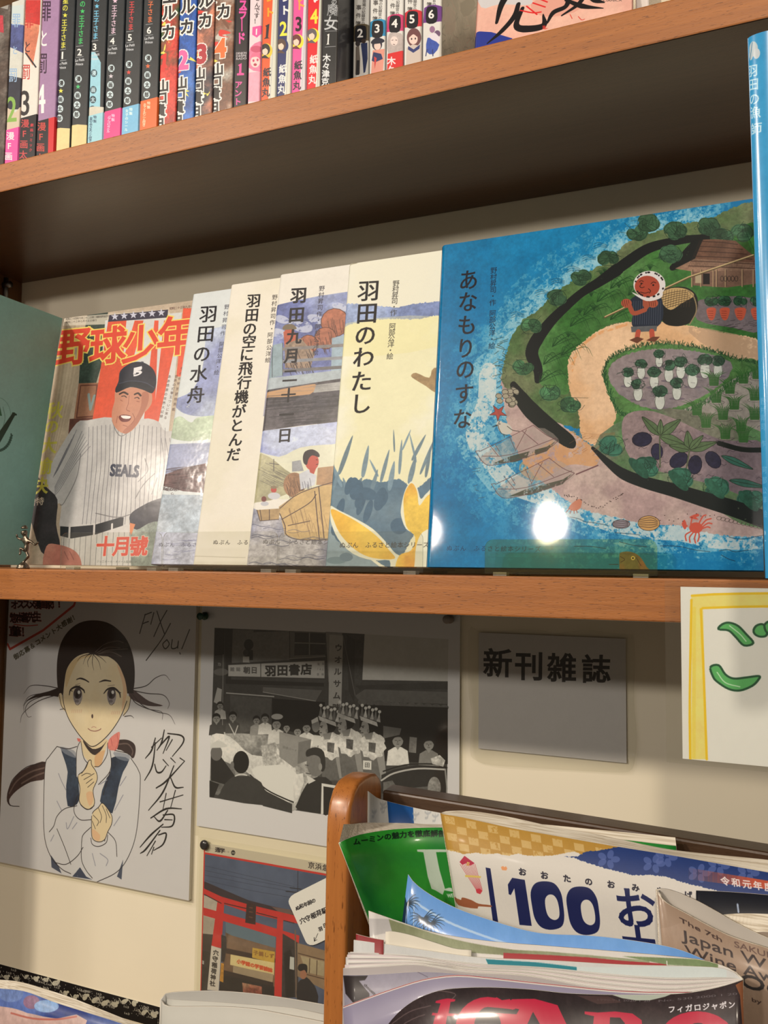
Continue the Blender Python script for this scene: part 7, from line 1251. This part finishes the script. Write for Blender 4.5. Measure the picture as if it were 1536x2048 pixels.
# M3 "100" booklet
F3 = curve(cA([(803, 352), (812, 360), (960, 385), (1280, 455), (1536, 500)]) + cB([(500, 238), (700, 272), (1000, 320), (1536, 415), (1750, 450)]), [-.128, -.131, -.134, -.136, -.136, -.136, -.136, -.136, -.136, -.136], 48)
K3 = curve(cA([(803, 350), (830, 338), (1000, 335), (1250, 372), (1536, 435)]) + cB([(500, 180), (700, 222), (1000, 282), (1536, 338), (1750, 370)]), [-.1275, -.1255, -.124, -.124, -.124, -.124, -.124, -.124, -.124, -.124], 48)
B3 = ext(F3, curve([(946, 2020), (950, 2022), (1000, 2030), (1090, 2050), (1170, 2070), (1250, 2090), (1320, 2110), (1430, 2140), (1620, 2180), (1700, 2200)], [-.128, -.131, -.134, -.136, -.136, -.136, -.136, -.136, -.136, -.136], 48))
def f3(c):
    c.poly([(800, 1500), (1900, 1500), (1900, 2400), (800, 2400)], (214, 204, 182), tex=.015); c.org(640, 1520, 3.339)
    c.poly([(780, 300), (2200, 480), (1900, 700), (1536, 640), (1380, 640), (1330, 625), (1260, 640), (1180, 625), (1100, 630), (1040, 620), (960, 630), (900, 612), (840, 600), (780, 610)], (180, 134, 50), rough=4, tex=.04)
    for j in range(5):
        for i in range(16):
            if (i + j) % 2 == 0: x = 830 + i * 72 + j * 8; y = 372 + j * 56 + i * 15; c.poly([(x, y), (x + 66, y + 12), (x + 72, y + 62), (x + 8, y + 50)], (210, 176, 108), .75, dry=.3)
    c.poly([(780, 605), (840, 598), (900, 612), (960, 630), (1040, 620), (1100, 630), (1180, 625), (1260, 640), (1330, 625), (1380, 642), (1536, 640), (1700, 610), (2400, 900), (780, 900)], (214, 204, 182), rough=3)
    c.org(1000, 1600, 2.866)
    c.poly([(560, 290), (690, 265), (1750, 430), (1750, 600), (1400, 545), (1240, 520), (1120, 490), (1040, 470), (960, 440), (870, 430), (760, 430), (640, 400), (530, 370), (420, 330), (370, 325), (440, 325), (500, 295)], (26, 52, 104), rough=4, tex=.05)
    for x, y in ((620, 340), (880, 365), (950, 330), (1250, 380), (1420, 420), (1140, 420)): 
        for k in range(5): a = k * 1.257; c.ell((x + 42 * math.cos(a), y + 30 * math.sin(a)), 26, 18, (84, 100, 150), a, al=.7)
    for k in range(24): x = 1080 + k * 28; c.poly([(x, 388 + k * 4.6), (x + 30, 393 + k * 4.6), (x + 30, 458 + k * 3.6), (x, 454 + k * 3.6)], (186, 76, 46), min(1, .1 + k * .07))
    c.chars('令和元年度', (1290, 465), (1540, 500), 52, (226, 206, 190), bold=3, ex=(1, .12))
    c.poly([(5, 385), (18, 378), (24, 385), (34, 380), (42, 392), (36, 404), (12, 402)], (226, 150, 90))
    for ch, x, y in (('お', 128, 412), ('お', 254, 432), ('た', 384, 450), ('の', 508, 468), ('お', 636, 484), ('み', 776, 502), ('や', 920, 522), ('げ', 1080, 545)): c.chars(ch, (x, y), (x, y), 46, (30, 28, 40), bold=3.5, ex=(1, .1))
    N = (20, 28, 72)
    c.poly([(45, 485), (70, 446), (142, 458), (182, 722), (112, 716), (82, 506), (62, 545), (50, 540)], N)
    for x, y in ((275, 606), (480, 636)):
        d = np.array([x - 275, y - 606]); c.poly(np.array([(176, 530), (200, 480), (250, 466), (310, 478), (348, 530), (362, 600), (368, 680), (350, 728), (290, 744), (235, 728), (200, 680), (184, 610)]) + d, N, sm=4); c.poly(np.array([(258, 575), (275, 545), (305, 545), (328, 575), (340, 630), (338, 672), (315, 688), (285, 675), (266, 640)]) + d, (214, 204, 182), sm=4)
    c.chars('お', (775, 620), (775, 620), 250, N, bold=10, ex=(1, .06)); c.chars('土', (800, 830), (800, 830), 230, N, bold=12, ex=(1, .1)); c.chars('産', (810, 1080), (810, 1080), 230, N, bold=12, ex=(1, .1)); c.chars('選', (340, 860), (340, 860), 180, N, bold=10)
    c.org(640, 1520, 3.339)
    c.poly([(1106, 718), (1138, 724), (1190, 1084), (1155, 1080)], N)
    c.poly([(965, 640), (1033, 690), (1005, 705), (975, 690), (950, 700), (932, 682)], (176, 40, 62)); c.poly([(982, 680), (1000, 684), (996, 708), (976, 704)], (206, 170, 90))
    for k in range(10): c.line([(936 + k * 11, 690 + abs(k - 5) * 1.5), (1042 + k * 4.6, 865)], 3.4, (196, 60, 66))
    c.poly([(968, 768), (1075, 776), (1074, 788), (970, 782)], (216, 186, 90)); c.poly([(1040, 865), (1062, 858), (1086, 872), (1070, 896), (1046, 888)], (196, 60, 66))
    c.poly([(895, 915), (940, 935), (950, 918), (1010, 935), (1060, 960), (1140, 970), (1140, 982), (1060, 978), (1050, 992), (980, 985), (920, 965)], (150, 86, 52), sm=3)
m3 = thing('magazine', 'souvenir booklet with large navy 100, gold checks and blue flower band', 'booklet', tuple(B3[0]), 'magazines in the rack')
sheet('cover', F3, B3, pr(F3, B3, 1300, 1100, f3, 'print_hundred', .5, .03, (214, 204, 182), ex=(1, .1), ey=(.14, 1)), m3); pageblock(F3, K3, m3, Bt=B3)
# M5 black-backed magazine
T5 = curve([(1392, 1781), (1460, 1784), (1536, 1790), (1640, 1800)], -.1405); o = thing('magazine', 'magazine with a plain black back standing right of the souvenir booklet', 'magazine', tuple(T5[0] - [0, 0, .2]), 'magazines in the rack')
def f5(c): c.poly([(1300, 1700), (1800, 1700), (1800, 2300), (1300, 2300)], (26, 28, 34), tex=.08); c.line([(1475, 1809), (1477, 1824)], 4, (170, 180, 190))
sheet('back_cover', T5, dropc(T5), pr(T5, dropc(T5), 200, 500, f5, 'print_black', .3, .3, (26, 28, 34)), o)
F5 = curve([(1440, 1836), (1499, 1862), (1536, 1864), (1640, 1872)], -.1475); K5 = curve([(1438, 1828), (1480, 1825), (1536, 1826), (1640, 1832)], -.142); pageblock(F5, K5, o, .27)
sheet('cover', F5 - [0, .0002, 0], dropc(F5, 0, .27), flat('grey_brown_cover', (150, 132, 112), .4, .1), o)
# M4 wine booklet, folded open
F4 = curve([(1314, 1781), (1319, 1793), (1336, 1808), (1370, 1826), (1410, 1848), (1464, 1874), (1536, 1897), (1640, 1930)], [-.1535, -.157, -.158, -.158, -.158, -.158, -.158, -.158], 32); K4 = curve([(1314, 1781), (1322, 1778), (1345, 1782), (1385, 1798), (1420, 1816), (1480, 1850), (1536, 1876), (1640, 1915)], [-.1533, -.1515, -.150, -.150, -.150, -.150, -.150, -.150], 32)
B4 = ext(F4, curve([(1338, 2060), (1341, 2066), (1356, 2080), (1390, 2095), (1430, 2110), (1484, 2130), (1556, 2160), (1660, 2190)], [-.1535, -.157, -.158, -.158, -.158, -.158, -.158, -.158], 32))
def f4(c):
    c.poly([(1200, 1700), (1900, 1700), (1900, 2400), (1200, 2400)], (166, 138, 110), tex=.05, col2=(178, 150, 122)); c.org(1000, 1600, 2.866); T = (70, 52, 44)
    c.word('The 7th', (1030, 698), (1272, 815), 26, T, bold=1.5, ey=(.1, 1)); c.word('SAKURA', (1345, 842), (1620, 930), 34, (110, 86, 72), bold=1.5, ey=(.1, 1)); c.word('Japan W', (1040, 800), (1530, 972), 60, (56, 44, 40), bold=2, ey=(.1, 1)); c.word('Wine A', (1040, 850), (1530, 1040), 60, (56, 44, 40), bold=2, ey=(.1, 1)) if False else c.word('Wine Aw', (1062, 890), (1580, 1055), 60, (56, 44, 40), bold=2, ey=(.1, 1)); c.word('Oc', (1385, 1070), (1600, 1120), 78, (40, 34, 32), bold=5, ey=(.1, 1)); c.word('by', (1445, 1155), (1500, 1170), 22, T, bold=1, ey=(.1, 1))
o = thing('magazine', 'taupe wine competition booklet, folded open, with dark serif lettering', 'booklet', tuple(B4[0]), 'magazines in the rack')
sheet('cover', F4, B4, pr(F4, B4, 560, 760, f4, 'print_wine', .4, .15, (166, 138, 110)), o, thick=.0022, edge=PAGES); sheet('back_pages', K4, dropc(K4, 0, .28, .01), flat('page_grey', (200, 190, 172), .7), o, thick=.0018, edge=PAGES)
# M6 blue leaflet
T6 = curve([(816, 1749), (832, 1769), (868, 1794), (921, 1820), (999, 1846), (1053, 1861), (1098, 1868), (1200, 1873), (1314, 1889), (1370, 1903), (1420, 1925)], [-.156, -.157, -.159, -.161, -.162, -.163, -.163, -.163, -.163, -.163, -.163], 40)
B6 = ext(T6, curve([(794, 1925), (812, 1945), (850, 1965), (905, 1985), (985, 2005), (1040, 2020), (1090, 2030), (1200, 2040), (1314, 2050), (1370, 2060), (1430, 2070)], [-.156, -.157, -.159, -.161, -.162, -.163, -.163, -.163, -.163, -.163, -.163], 40))
def f6(c):
    c.poly([(700, 1700), (1500, 1700), (1500, 2200), (700, 2200)], (108, 156, 204), tex=.03, col2=(120, 166, 210)); c.org(640, 1520, 3.339)
    c.line([(560, 960), (540, 1300)], 60, (24, 44, 64), dry=.1); c.lines([[(628, 945), (720, 1005), (850, 1080), (1050, 1160), (1300, 1245)], [(628, 945), (622, 1300)]], 11, (176, 200, 222), sm=4)
    for x, y in ((575, 960), (690, 1060), (740, 1090)): c.lines([[(x, y), (x + 60 * math.cos(a), y + 50 * math.sin(a) - 14), (x + 95 * math.cos(a), y + 85 * math.sin(a))] for a in np.linspace(-.8, 3.6, 14)], [6, 4, 1], (26, 52, 66), sm=4); c.line([(x, y), (x + 6, y + 200)], 10, (30, 50, 60))
o = thing('leaflet', 'sky blue leaflet with palm trees and a thin pale frame line, curving across the rack', 'leaflet', tuple(B6[0]), 'magazines in the rack'); sheet('sheet', T6, B6, pr(T6, B6, 1000, 700, f6, 'print_palm', .3, .3, (108, 156, 204)), o)
# M7 thick magazine folded open, its pages fanned
o = thing('magazine', 'thick magazine folded open with fanned page edges, olive and red pages inside', 'magazine', (.62, -.18, -.5), 'magazines in the rack')
T7 = curve([(737, 1822), (800, 1844), (870, 1866), (969, 1882), (1100, 1893), (1250, 1905), (1394, 1919), (1445, 1932), (1470, 1944), (1484, 1958)], [-.1795, -.174, -.170, -.169, -.169, -.170, -.172, -.176, -.180, -.186], 44)
B7 = ext(T7, curve([(745, 1990), (805, 2000), (875, 2015), (975, 2030), (1105, 2040), (1250, 2050), (1394, 2060), (1445, 2065), (1470, 2070), (1484, 2075)], [-.1795, -.174, -.170, -.169, -.169, -.170, -.172, -.176, -.180, -.186], 44))
def f7(c):
    c.poly([(600, 1700), (1600, 1700), (1600, 2300), (600, 2300)], (218, 208, 188), tex=.02); c.org(640, 1520, 3.339)
    c.poly([(458, 1062), (700, 1140), (1000, 1220), (1300, 1268), (1536, 1280), (2200, 1340), (2200, 1500), (1536, 1370), (1200, 1300), (800, 1260), (480, 1150)], (126, 128, 88), sm=0, tex=.1, col2=(150, 152, 112)); c.poly([(310, 1060), (458, 1062), (482, 1150), (330, 1180)], (186, 178, 164), tex=.03)
    c.org(1000, 1600, 2.866); c.poly([(20, 876), (300, 890), (500, 902), (700, 922), (960, 940), (960, 990), (20, 930)], (160, 34, 38)); c.poly([(700, 895), (960, 905), (1250, 935), (1250, 975), (960, 945)], (120, 136, 88), tex=.1); c.line([(956, 925), (958, 950)], 6, (230, 226, 210))
sheet('back_page', T7, B7, pr(T7, B7, 1100, 640, f7, 'print_inner', .45, .1), o, thick=.0012, edge=PAGES)
Tc = curve(cA([(438, 1150), (480, 1146), (600, 1170), (760, 1220), (900, 1262), (1010, 1272)]), [-.1800, -.178, -.175, -.1735, -.1735, -.1735], 20); sheet('curled_page', Tc, dropc(Tc, 0, .28), flat('ivory_page', (236, 226, 200), .6), o, thick=.0012)
tr = curve(cA([(240, 1162), (300, 1178), (360, 1192), (425, 1203)]), -.1815, 10); sheet('page', tr, dropc(tr, 0, .28), flat('crimson_page', (150, 40, 44), .5), o)
up = cA([(225, 1203), (420, 1228), (640, 1262), (900, 1300), (1100, 1322)]) + cB([(300, 922), (700, 945), (1000, 952), (1250, 962), (1340, 990), (1386, 1030)])
lo = cA([(165, 1392), (420, 1380), (640, 1372), (820, 1394), (1000, 1420)]) + cB([(150, 1010), (500, 1070), (900, 1112), (1150, 1095), (1300, 1060), (1388, 1034)])
lo2 = cA([(152, 1440), (420, 1420), (640, 1408), (820, 1420), (1000, 1450)]) + cB([(150, 1075), (500, 1095), (900, 1120), (1150, 1108), (1310, 1070), (1388, 1036)])
up, lo, lo2 = map(np.array, (up, lo, lo2)); NP_ = 15
def ft(c):
    c.poly([(600, 1700), (1600, 1700), (1600, 2300), (600, 2300)], (206, 202, 186), tex=.04); c.org(1000, 1600, 2.866); c.poly([(-82, 912), (200, 930), (440, 958), (440, 1012), (200, 985), (-60, 960)], (32, 122, 126)); c.poly([(440, 955), (1300, 965), (1300, 1060), (440, 1050)], (204, 208, 192), tex=.02)
for k in range(NP_):
    t = (0 if k == 0 else .42 + .58 * (k - 1) / (NP_ - 2)); L_ = up * (1 - t) + lo * t; L_ = L_ + RS.uniform(-1.2, 1.2, L_.shape) * (0 if k == 0 else 1) * np.linspace(1, 0, len(L_))[:, None]; L_[0, 0] += RS.uniform(-5, 7) * (k > 0)
    yk = -.1756 - .012 * k / NP_; yy = [min(yk, -.1825 - .0003 * k), min(yk, -.181 - .0003 * k), min(yk, -.178 - .0004 * k)] + [yk] * (len(L_) - 6) + [yk - .001, (yk - .186) / 2, -.1863 - k * .0001]; C_ = curve(L_, yy, 40)
    m_ = pr(C_, dropc(C_), 1000, 560, ft, 'print_teal_block', .45, .1) if k == 0 else flat('page_tone_%d' % (k % 4), [(232, 226, 212), (206, 200, 190), (178, 168, 160), (222, 206, 200)][k % 4], .6)
    sheet('page', C_, dropc(C_), m_, o, nv=2, thick=.0009)
# M10 fashion magazine in front
o = thing('magazine', 'fashion magazine with huge crimson title on a dark cover, curling up at the front', 'magazine', (.62, -.2, -.5), 'magazines in the rack')
Td = curve([(686, 1950), (730, 1950), (780, 1947), (860, 1944), (1000, 1955), (1150, 1975), (1300, 1984)], [-.1885] * 7, 24)
def fd(c):
    c.poly([(600, 1800), (1600, 1800), (1600, 2300), (600, 2300)], (148, 140, 144), tex=.06); c.org(640, 1520, 3.339); c.poly([(155, 1440), (320, 1440), (300, 1470), (260, 1475), (330, 1560), (330, 1640), (220, 1620), (170, 1560)], (44, 36, 34), tex=.1); c.word('chouette', (292, 1500), (352, 1610), 22, (50, 44, 46), bold=1.5, ex=(1, 1)) if False else c.word('chouette', (292, 1506), (372, 1580), 20, (50, 44, 46), bold=1.5, ey=(-.5, .8))
    c.line([(645, 1412), (720, 1450)], 3, (90, 80, 90))
sheet('page', Td, dropc(Td, -.001, .28, .02), pr(Td, dropc(Td, -.001, .28, .02), 700, 640, fd, 'print_grey_page', .4, .2, (148, 140, 144)), o)
for k, (cl, dz) in enumerate((((176, 60, 76), 0), ((226, 216, 206), 1.2), ((150, 142, 160), 2.4))):
    Tl = curve(np.array([(687, 2013), (730, 1997), (790, 1976), (850, 1958), (912, 1950), (969, 1954), (1100, 1968), (1250, 1982), (1384, 1984)]) + [0, dz], [-.195, -.194, -.193, -.192, -.191, -.191, -.191, -.191, -.190], 30) - np.array([0, .0006 * k, 0])
    sheet('page', Tl, dropc(Tl, -.001, .28, .03), flat('inner_page_%d' % k, cl, .35, .2), o, label='lavender grey inner page' if k == 2 else None)
TF = curve([(766, 2062), (788, 2034), (812, 2012), (840, 1995), (880, 1981), (925, 1976), (985, 1975), (1060, 1979), (1140, 1987), (1244, 1990), (1330, 1989), (1384, 1985), (1440, 1974), (1486, 1960)], [-.200, -.199, -.198, -.197, -.196, -.195, -.195, -.195, -.194, -.194, -.193, -.192, -.191, -.189], 48)
BF = ext(TF, curve([(850, 2260), (870, 2230), (890, 2215), (910, 2205), (940, 2200), (970, 2200), (1010, 2200), (1080, 2200), (1150, 2200), (1250, 2200), (1340, 2200), (1392, 2200), (1445, 2200), (1490, 2200)], [-.205, -.204, -.203, -.202, -.201, -.2, -.2, -.2, -.199, -.199, -.198, -.197, -.196, -.195], 48))
def ff_(c):
    c.poly([(600, 1800), (1700, 1800), (1700, 2500), (600, 2500)], (40, 30, 30), tex=.25, col2=(56, 44, 42)); c.org(640, 1520, 3.339)
    c.lines([[(480, 1762), (600, 1680), (740, 1640)], [(560, 1763), (700, 1700)], [(640, 1560), (760, 1540), (900, 1560), (880, 1600)]], 5, (110, 90, 84), .7, sm=4); R_ = (188, 30, 58)
    K_ = (40, 30, 30)
    c.poly([(745, 1705), (752, 1686), (785, 1690), (805, 1625), (770, 1622), (775, 1608), (850, 1592), (905, 1598), (900, 1612), (872, 1616), (860, 1690), (945, 1700), (945, 1712), (850, 1710), (800, 2060), (700, 2060), (770, 1706)], R_)
    c.ell((1120, 1790), 215, 208, R_); c.ell((1120, 1800), 92, 150, K_); c.poly([(1120, 1650), (1300, 1668), (1400, 1668), (1400, 1800), (1200, 1690), (1130, 1690)], K_)
    c.poly([(1180, 1584), (1215, 1604), (1268, 1596), (1306, 1664), (1284, 1668), (1220, 1628), (1150, 1600)], R_); c.poly([(1170, 1690), (1340, 1700), (1340, 1714), (1316, 1716), (1300, 1960), (1205, 1960), (1215, 1712), (1168, 1704)], R_)
    c.org(1000, 1600, 2.866)
    c.poly([(20, 1178), (70, 1142), (200, 1140), (330, 1176), (480, 1500), (540, 1510), (540, 1530), (300, 1530), (300, 1512), (335, 1505), (290, 1400), (110, 1395), (70, 1500), (110, 1512), (110, 1530), (-90, 1530), (-90, 1512), (-20, 1500), (110, 1200), (60, 1190)], R_); c.poly([(130, 1350), (190, 1215), (268, 1355)], K_)
    c.poly([(486, 1212), (560, 1218), (660, 1212), (760, 1224), (812, 1262), (818, 1320), (770, 1370), (690, 1385), (820, 1530), (720, 1530), (610, 1395), (600, 1500), (640, 1512), (640, 1530), (470, 1530), (470, 1512), (510, 1500), (540, 1240), (486, 1228)], R_, sm=0); c.poly([(632, 1246), (690, 1248), (716, 1280), (700, 1330), (625, 1345)], K_)
    c.ell((1130, 1370), 215, 160, R_); c.ell((1135, 1385), 92, 108, K_)
    for i, ch in enumerate('フィガロジャポン'): c.chars(ch, (985 + i * 49, 1200 - i * 4), (985 + i * 49, 1200), 42, (226, 216, 206), bold=2.2, ex=(1, -.1))
    c.word('1990-9-1 2020 1 20', (560, 1150), (860, 1158), 12, (120, 110, 106), al=.8); c.word('No. 530 2000 1 20', (910, 1158), (1360, 1115), 12, (120, 110, 106), al=.8)
    c.poly([(440, 1120), (620, 1125), (700, 1160), (560, 1170)], (84, 60, 54), .7, dry=.2); c.poly([(1350, 1060), (1400, 1030), (1400, 1300), (1390, 1300), (1376, 1120)], (160, 96, 56), .8); c.poly([(580, 1080), (900, 1100), (1000, 1105), (860, 1148), (700, 1136)], (190, 196, 170), .9, sm=2)
sheet('cover', TF, BF, pr(TF, BF, 1300, 1200, ff_, 'print_fashion', .3, .3, (40, 30, 30)), o, thick=.0007)

# ================================================================ magazines at the bottom left
LO[:] = [-.80, -1]
o = thing('magazine', 'magazine with cream page edges and a blue and pink cover in the bottom left corner', 'magazine', (.1, -.1, -.78))
F8 = curve([(-60, 1972), (0, 1977), (50, 1983), (110, 2005), (170, 2024), (240, 2046), (300, 2068)], -.105, 26); K8 = curve([(-60, 1955), (0, 1958), (40, 1962), (90, 1976), (150, 1996), (230, 2028), (290, 2052)], -.096, 26)
def f8(c):
    c.poly([(-200, 1900), (500, 1900), (500, 2400), (-200, 2400)], (32, 54, 116), tex=.2, col2=(90, 110, 160)); c.org(0, 1780, 3.657); c.ell((80, 760), 90, 60, (110, 130, 170), tex=.3); c.ell((230, 820), 60, 50, (150, 110, 130), tex=.3); c.ell((340, 850), 90, 46, (130, 160, 190), tex=.3); c.poly([(0, 850), (200, 900), (420, 940), (560, 910), (620, 1000), (0, 1000)], (206, 170, 150), sm=2, tex=.15); c.lines([[(80, 900), (240, 940), (420, 945), (560, 925)]], 10, (190, 110, 90), sm=4)
B8 = dropc(F8, -.002, .22); sheet('cover', F8, B8, pr(F8, B8, 600, 420, f8, 'print_blue_pink', .3, .3, (32, 54, 116)), o); pageblock(F8, K8, o, .2)
o = thing('magazine', 'plain pale grey booklet bent into a roll, below the torii gate poster', 'booklet', (.32, -.1, -.78))
K9 = curve([(322, 2000), (328, 1990), (345, 1985), (420, 1982), (500, 1987), (580, 1998), (660, 2012)], [-.100, -.095, -.092, -.090, -.090, -.090, -.090], 26); F9 = curve([(322, 2001), (330, 2012), (360, 2014), (430, 2014), (500, 2018), (580, 2032), (660, 2048)], [-.100, -.106, -.108, -.109, -.109, -.109, -.109], 26)
g9 = flat('pale_grey_page', (206, 202, 184), .6, noise=.03); sheet('front_cover', F9, dropc(F9, -.002, .2), g9, o, thick=.002); sheet('back_cover', K9, dropc(K9, 0, .2), flat('pale_grey_inner', (176, 172, 158), .6), o, thick=.0012)
M9 = curve([(334, 1998), (350, 2000), (420, 2004), (500, 2010), (580, 2016), (660, 2032)], [-.098, -.099, -.1, -.1, -.1, -.1], 20); sheet('inner_page', M9, dropc(M9, 0, .2), flat('pale_grey_page', (206, 202, 184)), o)
bpy.data.objects.remove(_to)
